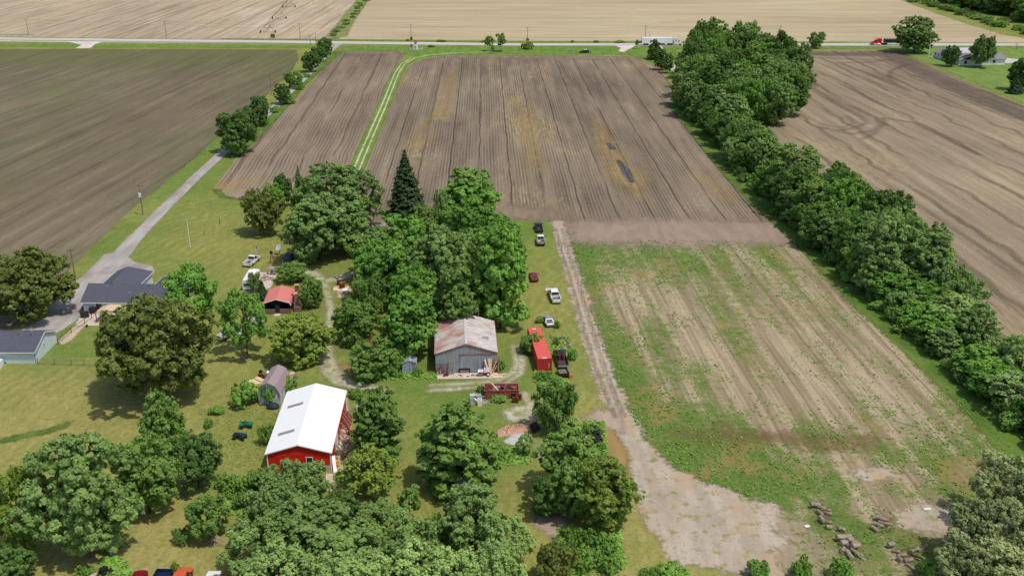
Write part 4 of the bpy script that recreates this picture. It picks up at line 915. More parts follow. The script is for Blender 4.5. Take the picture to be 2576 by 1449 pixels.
# rank grass and weeds in the farmyard corners
pts = []
for poly, nn in [([(1345, 935), (1392, 935), (1430, 965), (1400, 985), (1345, 965)], 700), ([(1470, 1060), (1520, 1060), (1530, 1150), (1500, 1170)], 500), ([(1230, 1120), (1320, 1130), (1330, 1165), (1240, 1170)], 500), ([(1400, 1330), (1560, 1330), (1570, 1440), (1420, 1449)], 900), ([(560, 1190), (640, 1230), (620, 1300), (560, 1290)], 500), ([(258, 1400), (310, 1405), (330, 1449), (250, 1449)], 500), ([(880, 945), (1040, 940), (1090, 948), (1000, 956), (890, 962)], 700), ([(1385, 845), (1432, 840), (1440, 900), (1395, 905)], 200), ([(1030, 940), (1095, 940), (1095, 952), (1040, 952)], 150)]:
    pp = PL(poly); x0, x1 = min(q.x for q in pp), max(q.x for q in pp); y0, y1 = min(q.y for q in pp), max(q.y for q in pp)
    xx = r.uniform(x0, x1, nn); yy = r.uniform(y0, y1, nn); kk = sd_poly(xx, yy, [(q.x, q.y) for q in pp]) > 0
    pts.append(np.c_[xx[kk], yy[kk]])
pts = np.concatenate(pts)
tufts('rank_weeds', pts, .25 + .4 * r.random(len(pts)) ** 1.5, 9, 'bush', 'tall rank weeds in patches about the farmyard')

pp = PL([(500, 1030), (600, 1020), (700, 1040), (690, 1160), (560, 1190), (520, 1120)]); xx = r.uniform(-70, -35, 14000); yy = r.uniform(115, 150, 14000); kk = sd_poly(xx, yy, [(q.x, q.y) for q in pp]) > 0
rg = np.c_[xx[kk], yy[kk]]; tufts('rough_grass', rg, .05 + .14 * r.random(len(rg)) ** 2, 11, 'yellow', 'rough unmown grass left of the red barn')
# ------------------------------------------------------------------ building materials
def metal_sheet(name, c, rust=None, rust_amt=.3, pitch=.3, axis=0, rough=.55, var=.08, streak=(1, 1, .2), sm=.35):
    m, n, b = newmat(name, rough, 0, .4); o = n.obj()
    f = n.noise(n.mapp(o, scale=streak), 1.1, 5, .65)
    col = n.mix(n.smooth(f, .3, .7), tuple(v * (1 - var) for v in c[:3]) + (1,), tuple(min(1, v * (1 + var)) for v in c[:3]) + (1,))
    if rust:
        g = n.noise(n.mapp(o, scale=streak, loc=(3, 8, 1)), .55, 6, .7)
        col = n.mix(n.math('MULTIPLY', n.smooth(g, .66 - .3 * rust_amt, .74 - .2 * rust_amt), .85), col, rust)
    w = n.math('PINGPONG', n.xyz(o)[axis], pitch / 2)
    seam = n.math('SUBTRACT', 1.0, n.smooth(w, 0.0, pitch * .16))
    col = n.mix(n.math('MULTIPLY', seam, sm), col, tuple(v * .55 for v in c[:3]) + (1,))
    n.link(col, b.inputs['Base Color'])
    return m
WHITE_METAL = metal_sheet('white_roof_metal', (.86, .86, .85, 1), pitch=.9, axis=1, var=.02, rough=.5, sm=.05)
RED_METAL = metal_sheet('red_wall_metal', srgb(212, 34, 26), pitch=.3, axis=0, var=.06)
RED_SIDE = metal_sheet('red_side_metal', srgb(200, 32, 26), pitch=.3, axis=1, var=.08)
TRIMW = paint('white_trim', (.78, .78, .76, 1), .5, var=.03)
GLASS = paint('dark_glass', (.02, .025, .03, 1), .12, var=.1, spec=.6)
SHINGLE = paint('charcoal_shingle', srgb(82, 83, 94), .9, var=.25, scale=5.0)
SHING_L = paint('grey_shingle', srgb(128, 124, 128), .9, var=.16, scale=4.0)
SHING_P = paint('mauve_shingle', srgb(152, 132, 132), .95, var=.16, scale=3.5)
SHING_O = paint('faded_shingle', srgb(150, 136, 130), .95, var=.2, scale=1.5)
m, n, b = newmat('blue_siding', .6, 0, .3); o_ = n.obj(); w_ = n.math('PINGPONG', n.xyz(o_)[2], .07)
n.link(n.mix(n.math('MULTIPLY', n.math('SUBTRACT', 1.0, n.smooth(w_, 0, .03)), .3), n.mix(n.noise(o_, .8, 3), srgb(196, 208, 218), srgb(214, 222, 228)), srgb(140, 150, 160)), b.inputs['Base Color']); SIDING = m
m, n, b = newmat('white_siding', .6, 0, .3); o_ = n.obj(); w_ = n.math('PINGPONG', n.xyz(o_)[2], .07)
n.link(n.mix(n.math('MULTIPLY', n.math('SUBTRACT', 1.0, n.smooth(w_, 0, .03)), .3), n.mix(n.noise(o_, .8, 3), (.74, .75, .76, 1), (.82, .83, .83, 1)), (.5, .5, .5, 1)), b.inputs['Base Color']); WSIDING = m
m, n, b = newmat('old_boards', .9, 0, .2); o_ = n.obj(); gx = n.math('PINGPONG', n.xyz(o_)[0], .11)
st_ = n.noise(n.mapp(o_, scale=(3.0, 3.0, .25)), 1.2, 5, .7); pb = n.noise(n.mapp(o_, scale=(4.2, 1, .05)), 1.0, 2)
bc = n.mix(n.smooth(st_, .35, .65), srgb(132, 136, 142), srgb(168, 174, 180)); bc = n.mix(n.math('MULTIPLY', n.smooth(pb, .5, .6), .5), bc, srgb(150, 152, 154))
bc = n.mix(n.math('MULTIPLY', n.smooth(n.noise(n.mapp(o_, scale=(1.6, 1, .5), loc=(1.2, 0, 5)), .9, 5, .75), .6, .66), .75), bc, srgb(140, 62, 66))
bc = n.mix(n.math('MULTIPLY', n.math('SUBTRACT', 1.0, n.smooth(gx, 0, .03)), .6), bc, srgb(74, 72, 74)); n.link(bc, b.inputs['Base Color']); BOARDS = m
m, n, b = newmat('rusty_roof_metal', .65, 0, .3); o_ = n.obj()
rs = n.noise(n.mapp(o_, scale=(.35, 1.6, 1)), .9, 6, .7); rp = n.noise(n.mapp(o_, scale=(.6, .6, 1), loc=(2.3, 4, 0)), .32, 4, .6)
rc = n.mix(n.smooth(rs, .38, .6), srgb(176, 162, 156), srgb(206, 200, 194)); rc = n.mix(n.math('MULTIPLY', n.smooth(n.math('ADD', n.math('MULTIPLY', rs, .5), n.math('MULTIPLY', rp, .7)), .6, .72), .85), rc, srgb(172, 104, 82))
rc = n.mix(n.math('MULTIPLY', n.math('SUBTRACT', 1, n.smooth(n.math('PINGPONG', n.xyz(o_)[1], .35), 0, .03)), .3), rc, srgb(120, 100, 92)); n.link(rc, b.inputs['Base Color']); RUSTROOF = m
m, n, b = newmat('brick', .9, 0, .2); o_ = n.obj(); br = n.new('ShaderNodeTexBrick'); n.link(n.mapp(o_, rot=(PI / 2, 0, 0)), br.inputs[0]); br.inputs[1].default_value = srgb(128, 84, 72); br.inputs[2].default_value = srgb(104, 72, 66); br.inputs[3].default_value = srgb(150, 130, 118); br.inputs['Scale'].default_value = 3.2; br.inputs['Mortar Size'].default_value = .02
n.link(n.mix(n.math('MULTIPLY', n.noise(o_, 2.0, 4), .5), br.outputs[0], srgb(140, 112, 100)), b.inputs['Base Color']); BRICK = m
RUST = paint('rust', srgb(112, 52, 34), .85, var=.3, scale=3, dirt=srgb(70, 36, 26), dirt_amt=.5)
RUSTR = paint('rusty_red_steel', srgb(160, 88, 80), .8, var=.15, scale=2, dirt=srgb(96, 48, 40), dirt_amt=.4)
WOOD_N = paint('new_lumber', srgb(216, 190, 152), .8, var=.08, scale=3)
WOOD_O = paint('weathered_lumber', srgb(128, 106, 88), .9, var=.25, scale=2)
WOOD_G = paint('grey_wood', srgb(142, 132, 122), .9, var=.2, scale=2)
STEEL = paint('galvanised', srgb(158, 164, 168), .5, .5, var=.1)
BLACK = paint('black_plastic', (.018, .018, .02, 1), .5, var=.3)
RUBBER = paint('rubber', (.022, .022, .023, 1), .85, var=.3, scale=4)
CHROME = paint('bright_metal', (.6, .6, .6, 1), .3, .8, var=.05)
LIGHTC = paint('lamp_lens', (.75, .75, .7, 1), .2, var=.05)
TAILC = paint('red_lens', (.35, .02, .02, 1), .25, var=.1)
POLEW = paint('pole_wood', srgb(120, 108, 96), .9, var=.15, scale=2)

def gable_house(root, W, L, eave, rise, ov, wallm, roofm, trimm=TRIMW, thick=.14, sidem=None, end_ov=None):
    """local frame: front gable on y=0 (facing -y), ridge runs along +y; x from -W/2 to W/2"""
    eo = ov if end_ov is None else end_ov; h = W / 2
    mb = MB(); mb.loft([[(-h, 0, 0), (h, 0, 0), (h, 0, eave), (0, 0, eave + rise), (-h, 0, eave)], [(-h, L, 0), (h, L, 0), (h, L, eave), (0, L, eave + rise), (-h, L, eave)]])
    wall = mb.build('wall', wallm, root)
    k = rise / h; up = .015; y0, y1 = -eo, L + eo; xe = h + ov; ze = eave - ov * k + up; zr = eave + rise + up
    r = MB(); r.loft([[(-xe, y, ze), (0, y, zr), (xe, y, ze), (xe, y, ze + thick), (0, y, zr + thick), (-xe, y, ze + thick)] for y in (y0, y1)])
    roof = r.build('roof', roofm, root)
    t = MB()
    for y in (y0 - .02, y1 + .02):
        for s in (-1, 1): t.bar((s * (xe + .01), y, ze + thick * .35), (0, y, zr + thick * .35), .04, thick * 1.25)
    for s in (-1, 1): t.box((s * (xe + .035), (y0 + y1) / 2, ze + thick * .4), (.06, y1 - y0, thick * .9))
    tr = t.build('fascia', trimm, root)
    return wall, roof
def window(parent, c, w, h, rz=0, framem=TRIMW, name='window'):
    """window whose frame stands proud of a wall; c is the middle on the wall face, rz turns -y outward"""
    mb = MB(); d = .05; f = .09
    mb.box((0, -d / 2, h / 2), (w + .12, d, f)); mb.box((0, -d / 2, -h / 2), (w + .12, d, f)); mb.box((-w / 2, -d / 2, 0), (f, d, h - f)); mb.box((w / 2, -d / 2, 0), (f, d, h - f))
    fr = mb.build(name, framem, parent, loc=c, rot=(0, 0, rz))
    MB().box((0, -.012, 0), (w - f, .02, h - f)).build('pane', GLASS, fr)
    return fr
def door(parent, c, w, h, mat, rz=0, name='door'):
    d = MB().box((0, -.025, h / 2), (w, .05, h)).build(name, mat, parent, loc=c, rot=(0, 0, rz))
    MB().box((w * .38, -.07, h * .5), (.05, .05, .14)).build('handle', CHROME, d)
    return d
R = math.radians
# --- big red barn with white roof
rb = thing('metal_barn', (-31.05, 125.0, 0), 'red metal barn with a plain white roof and two grey skylights', 'barn', R(2.2))
w_, r_ = gable_house(rb, 9.1, 18.6, 3.15, 1.35, .25, RED_METAL, WHITE_METAL, thick=.12)
for y in (4.6, 13.0):
    a = 1.35 / 4.55; MB().box((0, 0, 0), (2.6, .85, .02)).build('skylight', paint('fibreglass', srgb(150, 142, 134), .6, var=.06), r_, loc=(-2.5, y, 3.15 + 1.35 - 2.5 * a + .15), rot=(0, -math.atan(a), 0))
MB().box((0, 9.3, 4.66), (.32, 19.0, .03)).build('ridge_cap', WHITE_METAL, r_)
MB().box((0, -.02, .45), (9.2, .03, .9)).build('wainscot', paint('grey_block', srgb(176, 170, 166), .8), rb)
MB().box((4.575, 9.3, 1.5), (.03, 18.5, 3.0)).build('side_cladding', RED_SIDE, rb)
MB().box((-4.575, 9.3, 1.5), (.03, 18.5, 3.0)).build('side_cladding', RED_SIDE, rb)
for x in (-4.58, 4.58): MB().box((x, -.03, 1.5), (.16, .06, 3.05)).build('corner_trim', TRIMW, rb)
MB().box((-1.5, -.03, 1.5), (3.4, .05, 2.9)).build('overhead_door', RED_METAL, rb)
window(rb, (1.5, -.035, 1.9), .9, 1.0)
MB().box((4.61, 6.3, 1.4), (.05, 3.0, 2.6)).build('side_door', TRIMW, rb)
# --- grey wooden barn
gb = thing('wooden_barn', (-8.0, 156.7, 0), 'weathered grey board barn with a rusty metal roof and peeling red trim', 'barn', R(3.6))
w_, r_ = gable_house(gb, 10.8, 13.2, 3.75, 1.75, .12, BOARDS, RUSTROOF, paint('peeling_red_trim', srgb(140, 44, 48), .8, var=.2, dirt=srgb(150, 140, 138), dirt_amt=.6))
MB().bar((-1.2, -.07, 3.55), (5.2, -.07, 3.6), .09, .16).build('door_rail', bpy.data.materials['peeling_red_trim'], gb)
MB().box((1.0, -.03, 1.75), (4.2, .05, 3.5)).build('sliding_door', BOARDS, gb)
MB().box((0, 6.6, 5.65), (.4, 13.4, .05)).build('ridge_cap', paint('ridge_metal', srgb(196, 190, 186), .6), r_)
MB().box((3.5, 4.0, 4.55), (1.2, .02, 1.0)).build('roof_patch', RUSTROOF, r_, rot=None)
MB().box((-.35, -.06, .45), (2.0, .1, .9)).build('hatch', BLACK, gb)
MB().box((-.35, -.13, .28), (1.5, .05, .5)).build('hatch_panel', WOOD_G, gb)
MB().tube([(2.6, 13.0, 4.6), (2.6, 13.0, 7.0), (2.0, 12.7, 7.1)], .04, 6).build('yard_lamp_arm', STEEL, gb)
# --- ranch house with charcoal roofs
hs = thing('ranch_house', (-76.2, 182.6, 0), 'low pale blue ranch house with charcoal shingle roofs', 'house', R(-2.0))
HW = 19.0; hh = 2.55; hr = 2.0; D = 8.6
mb = MB(); mb.loft([[(x, 0, 0), (x, D, 0), (x, D, hh), (x, D / 2, hh + hr), (x, 0, hh)] for x in (-HW / 2, HW / 2)]); mb.build('wall', SIDING, hs)
k = hr / (D / 2); o2 = .5; ze = hh - o2 * k
mb = MB(); mb.loft([[(x, -o2, ze), (x, D / 2, hh + hr), (x, D + o2, ze), (x, D + o2, ze + .14), (x, D / 2, hh + hr + .14), (x, -o2, ze + .14)] for x in (-HW / 2 - .4, HW / 2 + .4)]); rfh = mb.build('roof', SHINGLE, hs)
t = MB()
for x in (-HW / 2 - .42, HW / 2 + .42):
    t.bar((x, -o2, ze + .06), (x, D / 2, hh + hr + .06), .04, .18); t.bar((x, D + o2, ze + .06), (x, D / 2, hh + hr + .06), .04, .18)
t.box((0, -o2 - .03, ze + .06), (HW + .8, .05, .16)); t.build('fascia', TRIMW, hs)
def hip_wing(root, x0, x1, y0, y1, eave, rise, ov, wallm, roofm, front_join, name='wing'):
    mb = MB(); mb.prism([(x0, y0), (x1, y0), (x1, y1), (x0, y1)], 0, eave, 'Z'); mb.build(name + '_wall', wallm, root)
    xm = (x0 + x1) / 2; hb = (x1 - x0) / 2
    a, b_, c, d = (x0 - ov, front_join, eave), (x1 + ov, front_join, eave), (x1 + ov, y1 + ov, eave), (x0 - ov, y1 + ov, eave)
    r1 = (xm, front_join, eave + rise); r2 = (xm, y1 - hb * .75, eave + rise)
    mb = MB(); mb.add([a, b_, c, d, r1, r2], [(0, 4, 5, 3), (1, 2, 5, 4), (2, 3, 5), (0, 1, 4), (0, 3, 2, 1)]); rr = mb.build(name + '_roof', roofm, root)
    t = MB(); t.box((x0 - ov - .02, (front_join + y1) / 2 + .3, eave), (.05, y1 - front_join, .16)); t.box((x1 + ov + .02, (front_join + y1) / 2 + .3, eave), (.05, y1 - front_join, .16)); t.box((xm, y1 + ov + .02, eave), (x1 - x0 + 2 * ov, .05, .16)); t.build(name + '_fascia', TRIMW, root)
    return rr
hip_wing(hs, -8.9, -1.6, 8.55, 16.2, 2.6, 2.25, .4, SIDING, SHINGLE, 4.6)
hip_wing(hs, 2.2, 8.6, 8.55, 12.6, 2.6, 1.8, .4, SIDING, SHINGLE, 4.6, 'entry')
for x, y, z in ((-5.6, 3.2, 4.1), (3.0, 3.8, 4.5), (-.5, 1.6, 3.4)):
    MB().lathe([(.12, 0), (.12, .35), (.2, .36), (.2, .45), (0, .46)], (x, y, z), 10).build('roof_vent', CHROME, rfh)
MB().lathe([(.12, 0), (.12, .5), (.2, .52), (.2, .6), (0, .61)], (-6.8, 10.5, 4.0), 10).build('roof_vent', CHROME, rfh)
window(hs, (-6.3, -.01, 1.45), 1.3, 1.5); window(hs, (.6, -.01, 1.5), 1.2, 1.2); window(hs, (6.0, -.01, 1.5), 1.4, 1.2)
pd = MB(); pd.box((-2.9, -.03, 1.05), (1.9, .06, 2.1)); pdo = pd.build('patio_door', TRIMW, hs); MB().box((-3.3, -.07, 1.05), (.85, .03, 1.9)).build('pane', GLASS, pdo)
# --- blue garage
gg = thing('garage', (-85.4, 160.3, 0), 'pale blue garage with a charcoal roof at the left edge', 'garage', R(0))
GL = 16.0; GD = 8.9; gh = 2.35; gr = 1.75; k = gr / (GD / 2); o2 = .35; ze = gh - o2 * k
MB().loft([[(x, 0, 0), (x, GD, 0), (x, GD, gh), (x, GD / 2, gh + gr), (x, 0, gh)] for x in (-GL, 0)]).build('wall', SIDING, gg)
rfg = MB().loft([[(x, -o2, ze), (x, GD / 2, gh + gr), (x, GD + o2, ze), (x, GD + o2, ze + .13), (x, GD / 2, gh + gr + .13), (x, -o2, ze + .13)] for x in (-GL - .3, .35)]).build('roof', SHINGLE, gg)
t = MB(); t.bar((.37, -o2, ze + .05), (.37, GD / 2, gh + gr + .05), .04, .18); t.bar((.37, GD + o2, ze + .05), (.37, GD / 2, gh + gr + .05), .04, .18); t.box((-GL / 2, -o2 - .03, ze + .05), (GL + .7, .05, .15)); t.build('fascia', TRIMW, gg)
MB().lathe([(.13, 0), (.13, 1.0), (.22, 1.02), (.22, 1.2), (0, 1.22)], (-1.6, 3.6, 3.5), 10).build('chimney_pipe', STEEL, rfg)
for x in (-4.2, -8.0): MB().box((x, 3.9, 4.0), (.5, .4, .25)).build('roof_vent', SHINGLE, rfg)
for y in (3.6, 4.1): window(gg, (.01, y, 1.9), .28, .75, R(90))
MB().box((.02, .03, 1.1), (.1, .12, 2.2)).build('downpipe', STEEL, gg)
# --- gambrel shed
gs = thing('gambrel_shed', P(679, 1017), 'pale blue gambrel shed with a mauve shingle roof', 'shed', R(-3))
Wd = 3.6; Ls = 6.4; prof = [(-Wd / 2, 2.1), (-Wd / 2 * .62, 3.35), (0, 3.95), (Wd / 2 * .62, 3.35), (Wd / 2, 2.1)]
MB().loft([[(-Wd / 2, y, 0), (Wd / 2, y, 0)] + [(x, y, z) for x, z in reversed(prof)] for y in (0, Ls)]).build('wall', paint('faded_blue_boards', srgb(186, 200, 204), .85, var=.15, scale=1.5, dirt=srgb(160, 158, 150), dirt_amt=.5), gs)
pr2 = [(x * 1.09, z + .03 if i not in (0, 4) else z - .1) for i, (x, z) in enumerate(prof)]
MB().loft([[(x, y, z) for x, z in pr2] + [(x * 1.0, y, z + .12) for x, z in reversed(pr2)] for y in (-.25, Ls + .2)]).build('roof', SHING_P, gs)
door(gs, (.9, -.005, 0), 1.1, 1.9, paint('pale_door', srgb(206, 206, 200), .8)); MB().box((-.7, -.02, .95), (1.3, .04, 1.9)).build('double_door', paint('grey_blue_door', srgb(150, 166, 168), .8), gs)
for s in (-1, 1): MB().box((s * (Wd / 2 + .1), -.1, 2.06), (.35, .2, .12)).build('eave_return', TRIMW, gs)
# --- red-roofed barbecue pavilion
pv = thing('pavilion', (-46.9, 182.2, 0), 'open pavilion with a red metal roof over low brick walls', 'pavilion', R(4))
w2 = 2.72; L2 = 7.5; e2 = 2.35; r2_ = .85
rp_ = [(-w2 - .12, e2 - .55), (-w2, e2 - .12), (-w2 + .25, e2 + .1), (0, e2 + r2_), (w2 - .25, e2 + .1), (w2, e2 - .12), (w2 + .12, e2 - .55)]
MB().loft([[(x, y, z) for x, z in rp_] + [(x * .985, y, z - .06) for x, z in reversed(rp_)] for y in (0, L2)]).build('roof', metal_sheet('red_pavilion_roof', srgb(212, 124, 114), pitch=.3, axis=1, var=.05, rough=.5), pv)
t = MB()
for i in range(6): t.bar((rp_[i][0], -.05, rp_[i][1] + .02), (rp_[i + 1][0], -.05, rp_[i + 1][1] + .02), .06, .13)
t.build('gable_trim', TRIMW, pv)
for (a, b_) in (((-w2, .3), (-.4, .3)), ((.55, .3), (w2, .3)), ((-w2, L2 - .3), (w2, L2 - .3)), ((-w2, .3), (-w2, L2 - .3))):
    MB().bar((a[0], a[1], .5), (b_[0], b_[1], .5), .25, 1.0).build('brick_wall', BRICK, pv)
for x in (-w2 + .02, w2 - .02):
    for y in (.3, 2.6, 4.9, L2 - .3): MB().box((x, y, 1.45), (.1, .1, 1.6)).build('post', BLACK, pv)
MB().box((0, L2 / 2, .05), (5.2, 7.2, .1)).build('floor', paint('dark_floor', srgb(60, 56, 54), .9), pv)
MB().box((-.9, 3.0, .55), (1.7, .9, .9)).build('counter', BLACK, pv)
MB().box((1.2, 4.6, .45), (1.4, 2.4, .75)).build('table', paint('dark_table', srgb(40, 38, 40), .6), pv)
MB().box((.07, .28, .95), (.85, .06, 1.8)).build('gate', BLACK, pv)
MB().box((.07, -.45, .06), (1.2, 1.1, .14)).build('step', M_CONC, pv)
ch = thing('brick_fireplace', (-43.15, 183.6, 0), 'tall brick fireplace and chimney at the right of the red pavilion', 'chimney', R(4))
MB().box((.15, 1.2, .55), (1.5, 3.2, 1.1)).build('hearth', BRICK, ch); MB().loft([[(-.55, .4, 1.1), (.85, .4, 1.1), (.85, 2.7, 1.1), (-.55, 2.7, 1.1)], [(-.4, 1.0, 3.3), (.7, 1.0, 3.3), (.7, 2.7, 3.3), (-.4, 2.7, 3.3)]]).build('chimney_breast', BRICK, ch)
MB().box((.15, 1.9, 3.38), (1.5, 2.0, .16)).build('shoulder_cap', paint('sandstone_cap', srgb(186, 154, 104), .9), ch)
MB().box((-.1, 2.4, 4.1), (.7, .7, 1.3)).build('stack', BRICK, ch); MB().box((-.1, 2.4, 4.82), (.9, .9, .14)).build('stack_cap', bpy.data.materials['sandstone_cap'], ch)
# --- old house half hidden in the grove
oh = thing('old_house', P(922, 618), 'faded low-roofed house mostly hidden by the grove trees', 'house', R(0))
gw = 11.0; gd = 8.0
MB().loft([[(x, 0, 0), (x, gd, 0), (x, gd, 2.7), (x, gd / 2, 4.3), (x, 0, 2.7)] for x in (-3.5, 7.5)]).build('wall', WSIDING, oh)
orf = MB().loft([[(x, -.5, 2.5), (x, gd / 2, 4.32), (x, gd + .5, 2.5), (x, gd + .5, 2.65), (x, gd / 2, 4.46), (x, -.5, 2.65)] for x in (-3.9, 7.9)]).build('roof', SHING_O, oh)
MB().box((2, -.53, 2.56), (11.8, .05, .14)).build('gutter', TRIMW, oh)
MB().loft([[(1.0, 3.6, 4.32), (3.6, .2, 3.0), (-1.2, .2, 3.0)], [(1.0, 4.1, 4.34), (3.6, -.48, 2.72), (-1.2, -.48, 2.72)]]).build('porch_gable', SHING_O, orf)
MB().box((2.9, 2.6, 3.9), (.14, .14, .6)).build('roof_vent', STEEL, orf)
for x in (-1, 4): window(oh, (x, -.01, 1.5), 1.1, 1.2)
# --- small metal shed
ms = thing('metal_shed', P(1030, 939), 'small silvery metal garden shed half buried in shrubs', 'shed', R(4))
gable_house(ms, 2.5, 2.2, 2.0, .45, .08, metal_sheet('silver_shed_metal', srgb(160, 172, 182), rust=srgb(196, 204, 210), rust_amt=.5, pitch=.3, axis=0), metal_sheet('shed_roof_metal', srgb(150, 156, 158), rust=srgb(90, 84, 80), rust_amt=.4, pitch=.3, axis=1), STEEL, thick=.05)
MB().box((.06, -.025, .95), (.04, .03, 1.85)).build('door_seam', BLACK, ms)
tb = thing('tiny_hut', P(1178, 1275), 'small hut with a bleached white roof among the bottom wood trees', 'hut', R(8))
gable_house(tb, 2.8, 3.2, 1.9, .6, .2, WSIDING, paint('bleached_roof', (.7, .7, .7, 1), .6), TRIMW)
rs_ = thing('lean_to', P(938, 905), 'collapsed lean-to with a rusty brown roof among the grove shrubs', 'shed', R(6))
MB().box((0, 1.5, .9), (4.2, 3.0, 1.8)).build('wall', WOOD_O, rs_); MB().slab((-2.3, -.2, 1.85), (2.3, -.2, 1.85), (2.3, 3.2, 2.7), (-2.3, 3.2, 2.7), .08).build('roof', RUST, rs_)
# --- white house by the highway
A_, B_, C_ = P(2349, 146), P(2402, 164.5), P(2534, 166.5)
wh = thing('white_house', (B_.x, B_.y, 0), 'white L-shaped house with a grey roof beside the highway at the right edge', 'house', R(2))
LL = (C_ - B_).length; dp = 10.5; e3 = 2.7; r3 = 1.9
MB().loft([[(x, 0, 0), (x, dp, 0), (x, dp, e3), (x, dp / 2, e3 + r3), (x, 0, e3)] for x in (0, LL)]).build('wall', WSIDING, wh)
MB().loft([[(x, -.5, e3 - .2), (x, dp / 2, e3 + r3), (x, dp + .5, e3 - .2), (x, dp + .5, e3 - .05), (x, dp / 2, e3 + r3 + .15), (x, -.5, e3 - .05)] for x in (4, LL + .5)]).build('roof', SHING_L, wh)
MB().loft([[(1.0, y, 0), (12.5, y, 0), (12.5, y, e3), (6.75, y, e3 + 2.1), (1.0, y, e3)] for y in (-1.5, .1)]).build('front_bay', WSIDING, wh)
MB().prism([(2.4, e3 + .1), (11.1, e3 + .1), (6.75, e3 + 1.75)], -1.56, -1.5).build('gable_panel', paint('dark_brown_gable', srgb(40, 24, 20), .8), wh)
MB().box((6.6, -1.6, e3 + 1.0), (.9, .06, .9)).build('gable_vent', TRIMW, wh)
MB().loft([[(.4, y, e3 - .25), (6.75, y, e3 + 2.1), (13.1, y, e3 - .25), (13.1, y, e3 - .1), (6.75, y, e3 + 2.27), (.4, y, e3 - .1)] for y in (-2.1, 4.5)]).build('bay_roof', SHING_L, wh)
MB().bar((.4, -2.13, e3 - .16), (6.75, -2.13, e3 + 2.2), .05, .2).build('bay_fascia', TRIMW, wh); MB().bar((13.1, -2.13, e3 - .16), (6.75, -2.13, e3 + 2.2), .05, .2).build('bay_fascia', TRIMW, wh)
for x in (4.2, 9.3): window(wh, (x, -1.51, 1.5), 1.3, 1.7)
window(wh, (18.5, -.01, 1.5), 1.4, 1.4)
wl = (B_ - A_).length + 2; wx = 10.0
MB().loft([[(0, y, 0), (wx, y, 0), (wx, y, e3), (wx / 2, y, e3 + r3), (0, y, e3)] for y in (.2, wl)]).build('wing_wall', WSIDING, wh)
MB().loft([[(-.5, y, e3 - .2), (wx / 2, y, e3 + r3), (wx + .5, y, e3 - .2), (wx + .5, y, e3 - .05), (wx / 2, y, e3 + r3 + .15), (-.5, y, e3 - .05)] for y in (0, wl + .5)]).build('wing_roof', SHING_L, wh)
for y in (15, 18.5, 22): window(wh, (-.01, y, 1.6), 1.0, 1.7, R(-90))
MB().box((-1.2, wl - 1.5, .15), (2.2, 2.4, .3)).build('step', M_CONC, wh)

# ------------------------------------------------------------------ vehicles (local +x is forward)
def wheel(parent, x, y, r=.36, w=.24, name='wheel'):
    o = MB().lathe([(r * .55, -w / 2), (r * .93, -w / 2), (r, -w * .3), (r, w * .3), (r * .93, w / 2), (r * .55, w / 2)], (0, 0, 0), 16, 'Y').build(name, RUBBER, parent, loc=(x, y, r))
    MB().lathe([(.02, -w * .42), (r * .56, -w * .40), (r * .56, w * .40), (.02, w * .42)], (0, 0, 0), 12, 'Y').build('rim', CHROME, o)
    return o
def sec(x, w, z0, z1, crown=.05, sh=.9):        # car body cross-section at station x
    return [(x, -w * .94, z0), (x, -w, z0 + (z1 - z0) * .45), (x, -w * .97, z1 - .06), (x, -w * sh, z1), (x, 0, z1 + crown), (x, w * sh, z1), (x, w * .97, z1 - .06), (x, w, z0 + (z1 - z0) * .45), (x, w * .94, z0)]
def cabin(parent, mat, x0, x1, xt0, xt1, w0, w1, z0, z1, wins=('front', 'rear', 'left', 'right'), glass=None):
    """greenhouse: base x0(rear)..x1(front) at z0, roof xt0..xt1 at z1"""
    mb = MB(); zm = z1 - .05
    rings = [[(x0, -w0, z0), (x1, -w0, z0), (x1, w0, z0), (x0, w0, z0)], [(xt0, -w1, zm), (xt1, -w1, zm), (xt1, w1, zm), (xt0, w1, zm)], [(xt0 + .12, -w1 + .12, z1), (xt1 - .12, -w1 + .12, z1), (xt1 - .12, w1 - .12, z1), (xt0 + .12, w1 - .12, z1)]]
    c = mb.loft(rings).build('cab', mat, parent)
    B0, T0 = rings[0], rings[1]
    def pane(i, j, lo=.08, hi=.9, sd=.06, nm='window'):
        b0, b1, t0, t1 = map(Vector, (B0[i], B0[j], T0[i], T0[j]))
        f = lambda u, v: (b0.lerp(b1, u)).lerp(t0.lerp(t1, u), v)
        q = [f(sd, lo), f(1 - sd, lo), f(1 - sd, hi), f(sd, hi)]; nn = (q[1] - q[0]).cross(q[3] - q[0]).normalized() * .012
        MB().loft([[p - nn * .2 for p in q], [p + nn for p in q]]).build(nm, glass or GLASS, c)
    if 'front' in wins: pane(1, 2, nm='windscreen')
    if 'rear' in wins: pane(3, 0, nm='rear_window')
    if 'right' in wins: pane(0, 1)
    if 'left' in wins: pane(2, 3)
    return c
def lights(parent, xf, xr, w, zf, zr):
    for s in (-1, 1):
        MB().box((xf, s * w * .8, zf), (.05, w * .3, .16)).build('headlight', LIGHTC, parent)
        MB().box((xr, s * w * .88, zr), (.05, w * .2, .26)).build('tail_light', TAILC, parent)
def mirrors(parent, mat, x, w, z):
    for s in (-1, 1): MB().box((x, s * (w + .14), z), (.12, .24, .2)).build('mirror', mat, parent)
